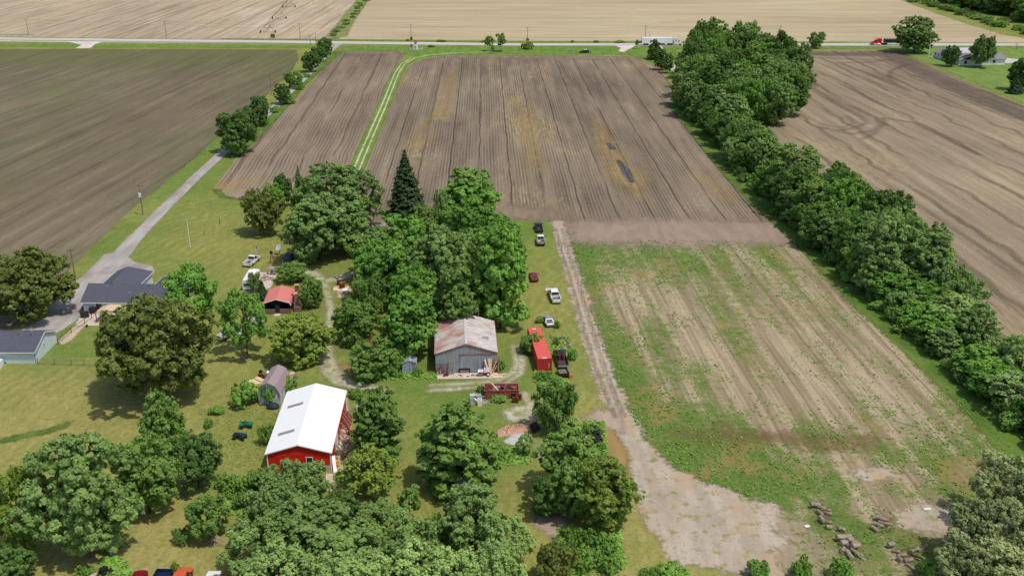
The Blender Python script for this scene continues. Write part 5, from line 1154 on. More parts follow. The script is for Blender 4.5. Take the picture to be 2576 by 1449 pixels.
def pickup(loc, rz, col, label, L=5.6, w=.98, bedm=None, cabl=1.9, bump=CHROME, wheels=True, tail=True, hood=True, cat='pickup', raise_=0.0, roof=None):
    o = thing('pickup_truck', loc, label, cat, rz); xf = L / 2; xr = -L / 2; ch = xf - 1.35; cr = ch - cabl; z0 = .42 + raise_; zb = 1.02 + raise_
    MB().loft([sec(xf, w * .92, z0 + .05, zb - .1, .02), sec(xf - .25, w, z0, zb, .05), sec(ch + .1, w, z0, zb + .06, .05), sec(cr, w, z0, zb + .04, .03)]).build('body', col, o)
    cabin(o, roof or col, cr, ch + .25, cr + .12, ch - .45, w * .96, w * .78, zb, zb + .78)
    bed = MB(); bl = cr - xr; cx = (cr + xr) / 2
    for s in (-1, 1): bed.box((cx, s * (w - .06), (z0 + zb) / 2 + .03), (bl - .02, .12, zb - z0 + .06))
    bed.box((cr - .06, 0, (z0 + zb) / 2 + .05), (.08, w * 2 - .26, zb - z0 + .04)); bed.build('bed', col, o)
    MB().box((cx, 0, z0 + .1), (bl - .1, w * 2 - .26, .06)).build('bed_floor', bedm or paint('bed_liner', srgb(52, 46, 44), .8, var=.3), o)
    if tail: MB().box((xr + .03, 0, (z0 + zb) / 2 + .05), (.07, w * 2 - .26, zb - z0)).build('tailgate', col, o)
    MB().box((xr - .1, 0, z0 + .05), (.16, w * 1.9, .2)).build('rear_bumper', bump, o); MB().box((xf + .06, 0, z0 + .05), (.16, w * 1.9, .22)).build('front_bumper', bump, o)
    MB().box((xf + .015, 0, zb - .25), (.04, w * 1.2, .22)).build('grille', BLACK, o)
    lights(o, xf + .02, xr - .02, w, zb - .24, zb - .2)
    mirrors(o, BLACK, ch - .1, w, zb + .22)
    if wheels:
        for x in (xf - .95, xr + 1.1):
            for s in (-1, 1): wheel(o, x, s * (w - .1), .38 + raise_ * .4)
    return o
def car(loc, rz, col, label, L=4.6, w=.88, h=1.4, kind='saloon', cat='car', zb=.82):
    o = thing('car', loc, label, cat, rz); xf = L / 2; xr = -L / 2; z0 = .3
    MB().loft([sec(xf, w * .8, z0 + .1, zb - .2, .01), sec(xf - .2, w * .95, z0, zb - .1, .03), sec(xf - 1.0, w, z0, zb, .05), sec(0, w, z0, zb + .03, .02), sec(xr + .8, w, z0, zb + .04, .03), sec(xr + .1, w * .93, z0 + .05, zb - .02, .02), sec(xr, w * .86, z0 + .15, zb - .12, .01)]).build('body', col, o)
    if kind == 'suv': cabin(o, col, xr + .12, xf - 1.15, xr + .38, xf - 1.95, w * .95, w * .76, zb - .02, h)
    else: cabin(o, col, xr + .55, xf - 1.2, xr + 1.25, xf - 2.05, w * .94, w * .72, zb - .02, h)
    MB().box((xf + .03, 0, z0 + .16), (.1, w * 1.7, .2)).build('front_bumper', col, o); MB().box((xr - .03, 0, z0 + .18), (.1, w * 1.7, .22)).build('rear_bumper', col, o)
    lights(o, xf - .04, xr + .0, w * .95, zb - .22, zb - .16); mirrors(o, col, xf - 1.5, w, zb + .1)
    for x in (xf - .85, xr + .85):
        for s in (-1, 1): wheel(o, x, s * (w - .09), .33, .22)
    return o
CW = paint('white_car_paint', (.8, .8, .79, 1), .35, var=.03, spec=.5)
CK = paint('black_car_paint', (.015, .016, .018, 1), .35, var=.3, spec=.5)
CG = paint('charcoal_car_paint', srgb(58, 62, 66), .4, var=.1)
CS = paint('silver_car_paint', srgb(158, 164, 170), .35, .4, var=.05)
CB = paint('navy_car_paint', srgb(26, 38, 64), .35, var=.15, spec=.5)
CR = paint('maroon_car_paint', srgb(120, 24, 28), .4, var=.1)
CO = paint('orange_car_paint', srgb(196, 88, 50), .5, var=.08)
CRW = paint('rusty_white_paint', srgb(186, 182, 174), .7, var=.1, scale=3, dirt=srgb(112, 82, 66), dirt_amt=.45)
def at(rear, front): a, b_ = P(*rear), P(*front); return (a + b_) / 2, heading(a, b_)
c_, h_ = at((1402, 768), (1388, 735)); pk = pickup(c_, h_, CW, 'clean white pickup with a snow plough and rubble in its bed', bedm=paint('rubble', srgb(84, 78, 74), .9, var=.4, scale=8), L=5.9, cabl=2.3)
c3_ = 2.95 + .9; MB().loft([[(c3_ + math.sin(a) * .25 - .1, y, .35 + .45 * (1 - math.cos(a))) for a in (0, .5, 1, 1.5)] + [(c3_ + math.sin(a) * .25 - .16, y, .35 + .45 * (1 - math.cos(a))) for a in (1.5, 1, .5, 0)] for y in (-1.25, 1.25)]).build('snow_plough', TRIMW, pk)
MB().box((3.35, 0, .5), (.8, .5, .12)).build('plough_frame', BLACK, pk)
c_, h_ = at((1385, 825), (1371, 800)); car(c_, h_, CS, 'silver saloon standing in weeds above the container')
c_, h_ = at((1417, 928), (1404, 890)); bp = pickup(c_, h_, CK, 'black pickup carrying two rusty drums in its open bed', L=5.7, bedm=paint('muddy_bed', srgb(66, 58, 54), .9, var=.3), tail=False)
def drum(loc, label, mat=RUST, group=None, parent=None, r=.3, h=.88, name='oil_drum', open_=True):
    o = thing(name, loc, label, 'drum', 0, group)
    prof = [(r, 0), (r, h * .31), (r * 1.04, h * .33), (r, h * .35), (r, h * .64), (r * 1.04, h * .66), (r, h * .68), (r, h), (r * .92, h), (r * .92, h - .12), (0, h - .12)]
    MB().lathe([(0, 0)] + prof, (0, 0, 0), 16).build('shell', mat, o, smooth=False)
    MB().lathe([(r * .95, h - .005), (r * 1.04, h - .005), (r * 1.04, h + .03), (r * .95, h + .03)], (0, 0, 0), 16).build('rim', mat, o)
    return o
for k_, dx in enumerate((-.36, .4)):
    v = bp.matrix_basis @ Vector((-.55, dx, .55)); drum(v, ['left rusty drum standing in the black pickup bed', 'right rusty drum standing in the black pickup bed'][1 - k_], group='drums in the black pickup', h=1.0)
c_, h_ = at((1357, 590), (1353, 568)); dt = pickup(c_, h_, CG, 'charcoal pickup with no bed at the far end of the parked row', L=5.4, tail=False, bedm=BLACK)
for ch_ in list(dt.children):
    if ch_.name.startswith(('bed', 'rear_bumper')) and not ch_.name.startswith('bed_floor'): bpy.data.objects.remove(ch_)
MB().bar((-.6, -.3, 1.0), (-2.3, .4, .75), .06, .06).build('frame_bar', CHROME, dt); MB().bar((-.7, .5, 1.0), (-2.2, -.2, .8), .06, .06).build('frame_bar', STEEL, dt)
c_, h_ = at((1362, 627), (1358, 597)); jw = pickup(c_, h_, CRW, 'rusty white off-road pickup with junk heaped on its back', L=4.9, cabl=1.6, bump=BLACK, tail=True, bedm=RUST, roof=CW, raise_=.12)
MB().lathe([(.2, 0), (.3, .12), (.3, .3), (.1, .34), (0, .34)], (-1.2, .4, .75), 10).build('scrap', CW, jw); MB().lathe([(.2, 0), (.34, .1), (.34, .28), (.12, .3), (0, .3)], (-1.5, -.5, .75), 12).build('spare_tyre', RUBBER, jw); MB().box((-1.9, .1, .9), (.5, 1.0, .4), .3).build('scrap', RUST, jw)
c_, h_ = at((1346, 714), (1340, 690)); car(c_, h_, CR, 'maroon car half hidden by the grove edge', L=4.4)
c_, h_ = at((617, 676), (650, 650)); el = pickup(c_, h_, CW, 'white car-based pickup with a dark bed parked beside the camper', L=5.2, w=.95, cabl=1.4, bedm=paint('dark_bed', srgb(44, 36, 36), .8))
c_, h_ = at((732, 646), (720, 668)); car(c_, h_, CB, 'dark blue estate car under the grove edge', L=4.7, w=.9, h=1.6, kind='suv', zb=.92)
c_, h_ = at((598, 838), (560, 854)); pickup(c_, h_, CRW, 'derelict white pickup under the loose bright tree', L=5.2)
b0 = thing('boat', P(622, 840), 'derelict pale blue boat on the ground under the loose bright tree', 'boat', R(70))
MB().loft([[(x, -w * .5, .15), (x, -w, h), (x, -w * .92, h), (x, 0, .3 if abs(x) < 1.9 else h * .8), (x, w * .92, h), (x, w, h), (x, w * .5, .15), (x, 0, .05)] for x, w, h in ((-2.1, .75, .75), (-1, .85, .8), (.5, .8, .85), (1.6, .5, .95), (2.2, .08, 1.05))]).build('hull', paint('pale_blue_hull', srgb(160, 188, 196), .6, var=.1, dirt=srgb(120, 130, 110), dirt_amt=.4), b0)
MB().box((-.4, 0, .62), (.3, 1.5, .05)).build('bench', WOOD_G, b0)
sk = thing('junk_van', P(640, 822), 'old white van body behind the boat', 'van', R(20)); MB().loft([sec(1.9, .8, .4, 1.1), sec(1.2, .9, .4, 1.4), sec(.8, .9, .4, 1.9), sec(-1.9, .9, .4, 1.95)]).build('body', CRW, sk); MB().box((1.25, 0, 1.62), (.5, 1.3, .3)).build('windscreen', GLASS, sk)
for x in (-1.2, 1.2):
    for s in (-1, 1): wheel(sk, x, s * .8, .33)
bn = thing('bench', P(617, 903), 'weathered pale bench in the tree shade', 'bench', R(80)); MB().box((0, 0, .45), (1.6, .5, .06)).build('seat', WOOD_G, bn); MB().box((0, .25, .75), (1.6, .06, .4)).build('backrest', WOOD_G, bn)
for x in (-.7, .7): MB().box((x, 0, .21), (.08, .45, .42)).build('leg', WOOD_G, bn)
# suv by the highway with its tailgate up
c_, h_ = at((1482, 134), (1458, 134)); sv = car(c_, h_, CK, 'black estate car on the highway verge with its tailgate open', L=4.8, w=.92, h=1.65, kind='suv', zb=.95); MB().slab((-2.1, -.7, 1.66), (-2.1, .7, 1.66), (-2.95, .65, 2.1), (-2.95, -.65, 2.1), .05).build('tailgate', CK, sv)
MB().box((-.6, 0, 1.665), (1.7, 1.1, .03)).build('roof_panel', CW, sv)
# bottom edge row, cut by the frame
oc = pickup(P(455, 1476), R(92), CO, 'orange pickup cab at the bottom edge', L=5.2)
nb = thing('dump_bed', P(406, 1474), 'navy steel truck bed tipped open at the bottom edge', 'truck bed', R(88)); MB().box((0, 0, .8), (3.4, 2.0, .1)).build('floor', CB, nb)
for s in (-1, 1): MB().box((0, s * 1.0, 1.05), (3.4, .06, .5)).build('side', CB, nb)
MB().box((1.7, 0, 1.05), (.06, 2.0, .5)).build('headboard', CB, nb); MB().box((0, 0, .4), (3.0, .8, .7)).build('subframe', BLACK, nb)
for x in (-1, 1):
    for s in (-1, 1): wheel(nb, x, s * .8, .4)
car(P(344, 1474), R(92), CR, 'dark red car roof showing at the bottom edge', L=4.6)
car(P(529, 1476), R(90), CW, 'white car roof showing at the bottom edge', L=4.6)
chs = thing('stripped_chassis', P(250, 1456), 'stripped vehicle chassis with engine at the bottom edge', 'chassis', R(70)); MB().box((0, -.4, .5), (3.6, .12, .18)).box((0, .4, .5), (3.6, .12, .18)).build('frame', BLACK, chs); MB().box((.9, 0, .8), (.9, .6, .5)).build('engine', BLACK, chs); MB().box((-.4, .5, .72), (1.0, .6, .12)).build('seat', paint('tan_vinyl', srgb(196, 160, 140), .7), chs); MB().box((-1.2, -.4, .7), (.7, .6, .12)).build('floor_panel', CRW, chs)
for x in (-1.3, 1.3):
    for s in (-1, 1): wheel(chs, x, s * .75, .34)
# --- semi lorries
def tractor(o, col, x0, sleeper_h=3.5, aero=True):
    """cab from x0 (rear of sleeper) forward"""
    if aero:
        MB().loft([[(x0, y, .9), (x0 + 4.3, y, .9), (x0 + 4.5, y, 1.6), (x0 + 3.4, y, 1.95), (x0 + 2.9, y, 2.1), (x0 + 2.3, y, 3.1), (x0 + 1.4, y, 3.8), (x0, y, 3.95)] for y in (-1.22, 1.22)]).build('cab', col, o)
    else:
        MB().loft([[(x0, y, 1.0), (x0 + 2.1, y, 1.0), (x0 + 2.1, y, 2.9), (x0 + 1.7, y, 3.4), (x0, y, 3.5)] for y in (-1.15, 1.15)]).build('sleeper', col, o)
        MB().loft([[(x0 + 2.1, y, 1.0), (x0 + 3.5, y, 1.0), (x0 + 3.5, y, 2.0), (x0 + 3.1, y, 2.75), (x0 + 2.1, y, 2.9)] for y in (-1.0, 1.0)]).build('cab', col, o)
        MB().loft([[(x0 + 3.5, y, .85), (x0 + 5.4, y, .85), (x0 + 5.4, y, 1.75), (x0 + 3.5, y, 2.0)] for y in (-.75, .75)]).build('bonnet', col, o)
        MB().box((x0 + 5.43, 0, 1.3), (.06, 1.2, .85)).build('grille', CHROME, o); MB().box((x0 + 5.6, 0, .6), (.2, 2.3, .4)).build('front_bumper', CHROME, o)
        for s in (-1, 1): MB().tube([(x0 + 2.2, s * 1.12, .9), (x0 + 2.2, s * 1.12, 3.7)], .09, 8).build('exhaust_stack', CHROME, o); MB().box((x0 + 4.6, s * .98, 1.05), (1.3, .42, .18)).build('fender', col, o); MB().lathe([(0, -.6), (.32, -.6), (.32, .6), (0, .6)], (x0 + 1.4, s * .9, .7), 12, 'X').build('fuel_tank', CHROME, o)
    for s in (-1, 1):
        wx = (x0 + 2.55, 2.35, 1.22) if aero else (x0 + 2.8, 2.25, 1.0)
        MB().box((wx[0], s * (wx[2] + .012), wx[1]), (.65, .02, .5)).build('window', GLASS, o)
        if aero: MB().box((x0 + 1.0, s * 1.232, 2.4), (.5, .02, .45)).build('window', GLASS, o); MB().box((x0 + 1.0, s * 1.232, 3.3), (.4, .02, .2)).build('window', GLASS, o)
        MB().box((x0 + (4.2 if aero else 5.2), s * .95, 1.35 if aero else 1.3), (.25, .35, .25)).build('headlight', LIGHTC, o)
    if aero: MB().slab((x0 + 2.93, -1.0, 2.12), (x0 + 2.93, 1.0, 2.12), (x0 + 2.4, .95, 3.0), (x0 + 2.4, -.95, 3.0), .02).build('windscreen', GLASS, o); MB().box((x0 + 4.5, 0, .7), (.2, 2.3, .4)).build('front_bumper', CW, o)
    else: MB().slab((x0 + 3.52, -.85, 2.05), (x0 + 3.52, .85, 2.05), (x0 + 3.16, .8, 2.7), (x0 + 3.16, -.8, 2.7), .02).build('windscreen', GLASS, o)
    MB().box((x0 - 1.0, 0, .85), (5.0, 1.0, .3)).build('chassis', BLACK, o)
    for x in ((x0 + 3.5, x0 - 1.2, x0 - 2.5) if aero else (x0 + 4.6, x0 - 1.2, x0 - 2.5)):
        for s in (-1, 1): wheel(o, x, s * 1.0, .52, .4)
TRW = metal_sheet('trailer_white', (.85, .85, .86, 1), pitch=1.2, axis=0, var=.02, sm=.06)
w0, w1 = P(1614, 114.6), P(1716, 114.6)
ws = thing('semi_lorry', w0, 'white box-trailer lorry driving along the highway', 'lorry', heading(w0, w1)); LL2 = (w1 - w0).length
MB().box((8.05, 0, 2.6), (16.1, 2.55, 2.85)).build('trailer', TRW, ws); MB().box((8.0, 0, 1.08), (15.8, 1.2, .16)).build('trailer_frame', BLACK, ws); MB().box((-.02, 0, 2.6), (.05, 2.4, 2.75)).build('trailer_door', STEEL, ws); MB().box((9.0, 1.2, .9), (6, .04, .5)).box((9.0, -1.2, .9), (6, .04, .5)).build('side_skirt', BLACK, ws)
for x in (1.6, 2.9):
    for s in (-1, 1): wheel(ws, x, s * 1.0, .52, .4)
tractor(ws, CW, LL2 - 4.55)
r0_, r1_ = P(2188, 114.2), P(2330, 114.2)
rs2 = thing('semi_lorry', r1_, 'red bonneted lorry pulling a black covered trailer along the highway', 'lorry', heading(r1_, r0_)); L3 = (r1_ - r0_).length
CRD = paint('bright_red_paint', srgb(208, 18, 24), .35, var=.05, spec=.5)
tractor(rs2, CRD, L3 - 5.7, aero=False)
tt = MB(); x1_ = L3 - 7.4; tt.loft([[(x, -1.25, 1.5), (x, -1.25, 3.0), (x, -.8, 3.3), (x, .8, 3.3), (x, 1.25, 3.0), (x, 1.25, 1.5)] for x in (x1_ - 14, x1_)]); tt.build('trailer', paint('black_tarp', (.012, .014, .03, 1), .5, var=.2), rs2)
MB().box((x1_ - 7, 0, 1.4), (14.2, 2.4, .18)).build('trailer_frame', STEEL, rs2); MB().box((x1_ + .05, 0, 2.3), (.1, 2.5, 1.7)).build('trailer_bulkhead', BLACK, rs2)
for x in (x1_ - 12.6, x1_ - 11.3):
    for s in (-1, 1): wheel(rs2, x, s * 1.0, .52, .4)
# --- camper
cp = thing('camper_trailer', (-55.6, 197.3, 0), 'white travel trailer with rounded roof edges beside the patio', 'camper', R(1.5))
bd_ = [(-1.2, .5), (1.2, .5), (1.22, 2.35), (1.05, 2.58), (0, 2.66), (-1.05, 2.58), (-1.22, 2.35)]
MB().loft([[(x * s, y, z) for x, z in bd_] for y, s in ((-3.3, .97), (-3.1, 1), (3.1, 1), (3.3, .97))]).build('body', paint('camper_white', (.78, .78, .76, 1), .5, var=.04, dirt=(.6, .6, .58, 1), dirt_amt=.2), cp)
window(cp, (0, -3.31, 1.6), 1.7, .55, 0, STEEL)
for y in (-1.5, .2, 2.0): window(cp, (1.225, y, 1.7), .8, .5, R(90), STEEL)
door(cp, (1.235, -.6, .6), .65, 1.7, TRIMW, R(90)); MB().box((0, .6, 2.72), (.7, .5, .16)).box((-.2, -1.6, 2.7), (.4, .4, .12)).build('roof_vent', STEEL, cp)
for s in (-1, 1): wheel(cp, s * 1.0, -.3, .33).rotation_euler = (0, 0, PI / 2)
MB().bar((0, 3.3, .5), (0, 4.6, .45), .12, .1).build('hitch', BLACK, cp)
# --- red shipping container
k0 = Vector((5.75, 157.1, 0)); ct = thing('shipping_container', k0, 'bright red shipping container lying along the parked row', 'container', R(7))
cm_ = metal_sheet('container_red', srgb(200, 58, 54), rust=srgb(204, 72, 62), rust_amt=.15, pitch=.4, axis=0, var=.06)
LC = 13.0; hw = 1.22
def corr(x0, y0, x1, y1, n, d):
    out = []; dx, dy = (x1 - x0) / n, (y1 - y0) / n; L_ = math.hypot(x1 - x0, y1 - y0); nx_, ny_ = (y1 - y0) / L_ * d, -(x1 - x0) / L_ * d
    for i in range(n):
        for t_, e_ in ((0, 0), (.35, 0), (.5, 1), (.85, 1)): out.append((x0 + dx * (i + t_) - nx_ * e_, y0 + dy * (i + t_) - ny_ * e_))
    return out
ring = corr(-hw, 0, hw, 0, 9, .06) + corr(hw, 0, hw, LC, 40, .05) + corr(hw, LC, -hw, LC, 9, .05) + corr(-hw, LC, -hw, 0, 40, .05)
MB().loft([[(x, y, z) for x, y in ring] for z in (.12, 2.5)]).build('wall', cm_, ct)
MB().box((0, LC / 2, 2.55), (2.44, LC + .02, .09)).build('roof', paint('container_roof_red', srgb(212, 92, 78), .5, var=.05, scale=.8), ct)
fr_ = MB()
for x in (-hw, hw):
    for y in (0, LC): fr_.box((x, y, 1.3), (.14, .14, 2.6))
    fr_.box((x, LC / 2, .1), (.12, LC, .16))
fr_.build('corner_frame', cm_, ct); MB().box((0, .18, 2.605), (.8, .3, .02)).box((-.1, LC - .4, 2.605), (.7, .22, .02)).build('roof_mark', TRIMW, ct); MB().box((.75, -.075, 1.2), (.08, .02, .9)).build('stencil_mark', TRIMW, ct)
# --- utility trailer beside it
ut = thing('utility_trailer', P(1416, 944), 'small black open trailer just behind the black pickup', 'trailer', R(100)); MB().box((0, 0, .55), (2.4, 1.7, .08)).build('floor', paint('trailer_dirt', srgb(120, 108, 98), .9, var=.2), ut)
for s in (-1, 1): MB().box((0, s * .86, .78), (2.4, .05, .42)).build('side', CK, ut)
MB().box((1.2, 0, .78), (.05, 1.7, .42)).box((-1.2, 0, .78), (.05, 1.7, .42)).build('end_board', CK, ut)
for s in (-1, 1): wheel(ut, -.2, s * 1.0, .3, .2)
MB().bar((1.2, 0, .5), (2.2, 0, .45), .08, .08).build('drawbar', BLACK, ut)
ob = drum(P(1433, 946) + Vector((0, 0, .32)), 'orange plastic drum lying beside the small black trailer', paint('orange_plastic', srgb(206, 104, 76), .5), r=.32, h=.9); ob.rotation_euler = (PI / 2, 0, .2)
# ------------------------------------------------------------------ poles, wires, signs
def upole(bx, by, tx, ty, label, r=.13, arm=True, tf=False, mat=None, group=None, cat='utility pole', name='utility_pole'):
    p = P(bx, by); h = top_z(bx, by, ty); o = thing(name, p, label, cat, 0, group)
    MB().tube([(0, 0, -.2), (0, 0, h * .5), (0, 0, h)], [r * 1.15, r, r * .7], 8).build('pole', mat or POLEW, o)
    if arm:
        a = MB().box((0, 0, h - .5), (2.0, .12, .12), .2).build('crossarm', POLEW, o)
        for x in (-.9, 0, .9): MB().lathe([(.05, 0), (.07, .08), (.04, .18), (0, .19)], (x, x * .2, h - .44), 8).build('insulator', STEEL, a)
    if tf: MB().lathe([(0, 0), (.34, 0), (.36, .1), (.36, .95), (.3, 1.05), (0, 1.1)], (0.0, -.45, h - 3.4), 14).build('transformer', paint('transformer_grey', srgb(206, 212, 208), .4), o)
    return o, h
G = 'utility poles along the highway'
HWY = [((72, 88), (66.7, 48)), ((419, 95.5), (413, 53)), ((755.5, 102), (752, 59)), ((1034.7, 103), (1033, 62)), ((1327, 104.5), (1328.5, 69)), ((1623, 104), (1629, 65)), ((1960, 106.5), (1965, 65))]
tops = []
for i, (b0_, t0_) in enumerate(HWY):
    o, h = upole(*b0_, *t0_, ORD[i] + ' utility pole from the left along the far side of the highway', group=G); tops.append((o.location.copy(), h))
upole(781, 115, 780, 89, 'utility pole near the lane junction on the near side of the highway', group=G); upole(795, 111, 794, 85, 'slim pole behind the lane junction trees', arm=False, group=G)
upole(2490, 86, 2493, 66, 'utility pole right of the highway beyond the white house', group=G); upole(2437, 36, 2439, 14, 'distant utility pole before the far wood', group=G); upole(2556, 126, 2560, 110, 'short utility pole at the right edge of the highway', group=G); upole(1634, 108, 1637, 85, 'slim pole beside the white lorry', arm=False, group=G)
G2 = 'poles along the gravel lane'
lt = []
for i, (b0_, t0_, tf) in enumerate([((190, 701), (175, 624), False), ((360, 541), (351, 463), True), ((517, 390), (505, 323), False), ((682.7, 238), (676, 187), False)]):
    o, h = upole(*b0_, *t0_, ['wooden pole by the grey-roofed house driveway', 'wooden pole carrying a white transformer beside the lane', 'pale pole beside the nearest lane tree', 'pole beside the lane halfway to the highway'][i], tf=tf, group=G2, arm=i != 2, mat=PBARK if i == 2 else None); lt.append((o.location.copy(), h))
upole(2335, 146, 2339, 103, 'white pole with a lamp beside the white house', mat=TRIMW, arm=False, r=.16, name='lamp_pole', cat='lamp pole')
def wire(seq, label, dz=-.2, sag=1.1, dx=0.0):
    mb = MB()
    for (a, ha), (b_, hb) in zip(seq, seq[1:]):
        pts = []
        for i in range(13):
            t = i / 12; pts.append((a.x + (b_.x - a.x) * t + dx, a.y + (b_.y - a.y) * t, (ha + (hb - ha) * t) + dz - sag * 4 * t * (1 - t)))
        mb.tube(pts, .022, 4)
    tag(mb.build('power_line', BLACK), label, 'power line')
wire(tops, 'upper thin power line strung along the highway poles'); wire(tops, 'lower thin power line strung along the highway poles', dz=-1.6, sag=1.4); wire(lt, 'thin power line strung along the gravel lane poles')
fp = thing('flagpole', P(478.7, 622.5), 'bare white flagpole on the lawn beside the lane', 'flagpole'); hf = top_z(478.7, 622.5, 549.6)
MB().tube([(0, 0, 0), (0, 0, hf)], [.09, .06], 10).build('pole', TRIMW, fp); MB().lathe([(0, 0), (.4, 0), (.42, .12), (.25, .2), (0, .2)], (0, 0, 0), 12).build('base', STEEL, fp); MB().lathe([(0, 0), (.09, .03), (.09, .12), (0, .16)], (0, 0, hf), 8).build('finial', STEEL, fp)
fl = thing('flag_pole', P(645.5, 648), 'short pole with a faded striped flag behind the white car-based pickup', 'flag', R(10)); MB().tube([(0, 0, 0), (0, 0, 2.9)], .035, 6).build('pole', TRIMW, fl)
m, n, b = newmat('flag_stripes', .8); o_ = n.obj(); st2 = n.math('GREATER_THAN', n.math('SINE', n.math('MULTIPLY', n.xyz(o_)[0], 48)), 0.0); cn = n.math('MULTIPLY', n.math('GREATER_THAN', n.xyz(o_)[2], 2.2), n.math('LESS_THAN', n.xyz(o_)[0], .3)); n.link(n.mix(cn, n.mix(st2, srgb(214, 200, 198), srgb(178, 96, 100)), srgb(84, 88, 120)), b.inputs['Base Color'])
MB().loft([[(.03, y, z) for y in (-.01, .01)] + [(.16 + .05 * math.sin(z * 4), .08 + y, z) for y in (.01, -.01)] + [(.34 + .04 * math.sin(z * 5), -.02 + y, z - .1) for y in (.01, -.01)] for z in (1.2, 1.6, 2.0, 2.4, 2.8)]).build('flag', m, fl)
for bx, by, tx, ty, lb in ((896.4, 891, 897.5, 865, 'bare pale post in the shrubs left of the grey barn'), (905.4, 950, 904, 907, 'yard light pole beside the old red fuel pump')):
    o, h = upole(bx, by, tx, ty, lb, arm=False, r=.1, mat=POLEW, cat='pole', name='yard_pole')
    if bx > 900: MB().tube([(0, 0, h - .2), (-.7, 0, h), (-.9, 0, h - .05)], .035, 6).build('lamp_arm', STEEL, o); MB().lathe([(.05, 0), (.2, -.12), (0, -.14)], (-.9, 0, h - .04), 10).build('lamp_head', STEEL, o)
for x, y, t_, lb in ((553, 564, 549, 'small dark marker post at the lawn edge by the lane'), (515, 592, 578, 'small pale marker post at the lawn edge by the lane'), (354, 547, 541, 'short white post beside the transformer pole'), (869, 138, 131, 'short dark post at the lane junction')):
    q = thing('marker_post', P(x, y), lb, 'post'); hp = top_z(x, y, t_); MB().tube([(0, 0, 0), (0, 0, hp)], .06, 6).build('post', WOOD_G if 'dark' not in lb else BLACK, q); MB().box((0, 0, hp), (.16, .16, .1)).build('cap', STEEL, q)
# marker shed with white fence by the highway
mk = thing('toy_windmill', P(1046, 124), 'small white windmill hut with a red roof inside a white rail fence', 'ornament'); MB().loft([[(-1.1, -1, 0), (1.1, -1, 0), (1.1, 1, 0), (-1.1, 1, 0)], [(-.75, -.7, 3.6), (.75, -.7, 3.6), (.75, .7, 3.6), (-.75, .7, 3.6)]]).build('tower', TRIMW, mk); MB().loft([[(-1.0, -.9, 3.6), (1.0, -.9, 3.6), (1.0, .9, 3.6), (-1.0, .9, 3.6)], [(-.9, -.05, 4.5), (.9, -.05, 4.5), (.9, .05, 4.5), (-.9, .05, 4.5)]]).build('roof', paint('red_shingle', srgb(150, 64, 66), .8), mk); MB().box((0, -.9, 2.8), (.45, .1, .8)).build('window', GLASS, mk); MB().box((-.1, -1.02, .8), (.6, .08, 1.5)).build('door', paint('red_door', srgb(150, 50, 36), .7), mk)
wf = thing('rail_fence', P(1046, 126.5), 'white rail fence round the small windmill hut', 'fence')
for (a, b_) in (((-2.6, -1.5), (3.2, -1.5)), ((3.2, -1.5), (3.2, 1.6)), ((-2.6, -1.5), (-2.6, 1.6))):
    for z in (.4, .8, 1.2): MB().bar((a[0], a[1], z), (b_[0], b_[1], z), .05, .14).build('rail', TRIMW, wf)
for x, y in ((-2.6, -1.5), (.3, -1.5), (3.2, -1.5), (3.2, 1.6), (-2.6, 1.6)): MB().box((x, y, .75), (.16, .16, 1.5)).build('post', TRIMW, wf)
cj = thing('bush', P(1035, 125), 'dark conical shrub at the left of the small windmill hut', 'bush')
c2 = bpy.data.objects.new('crown', PROTO['juniper'][0]); COL.objects.link(c2); c2.parent = cj; c2.material_slots[0].link = 'OBJECT'; c2.material_slots[0].material = LEAF['dark']; cj.scale = (.6, .6, .65)
rock = thing('picnic_table', P(1435, 129.5), 'weathered picnic table on the highway verge', 'table', .1); MB().box((0, 0, .75), (2.4, .8, .06)).build('tabletop', WOOD_G, rock); MB().box((0, .75, .45), (2.4, .28, .05)).box((0, -.75, .45), (2.4, .28, .05)).build('seat', WOOD_G, rock)
for x in (-.8, .8): MB().bar((x, -.8, 0), (x, .3, .72), .09, .05).bar((x, .8, 0), (x, -.3, .72), .09, .05).build('leg', WOOD_G, rock)
gr_ = thing('guard_rail', P(30, 91), 'low steel guard rail beside the highway at the left edge', 'guard rail', -.05)
MB().box((0, 0, .62), (26, .07, .32)).build('rail', STEEL, gr_)
for x in range(-12, 13, 3): MB().box((x, .1, .35), (.12, .14, .7)).build('post', POLEW, gr_)
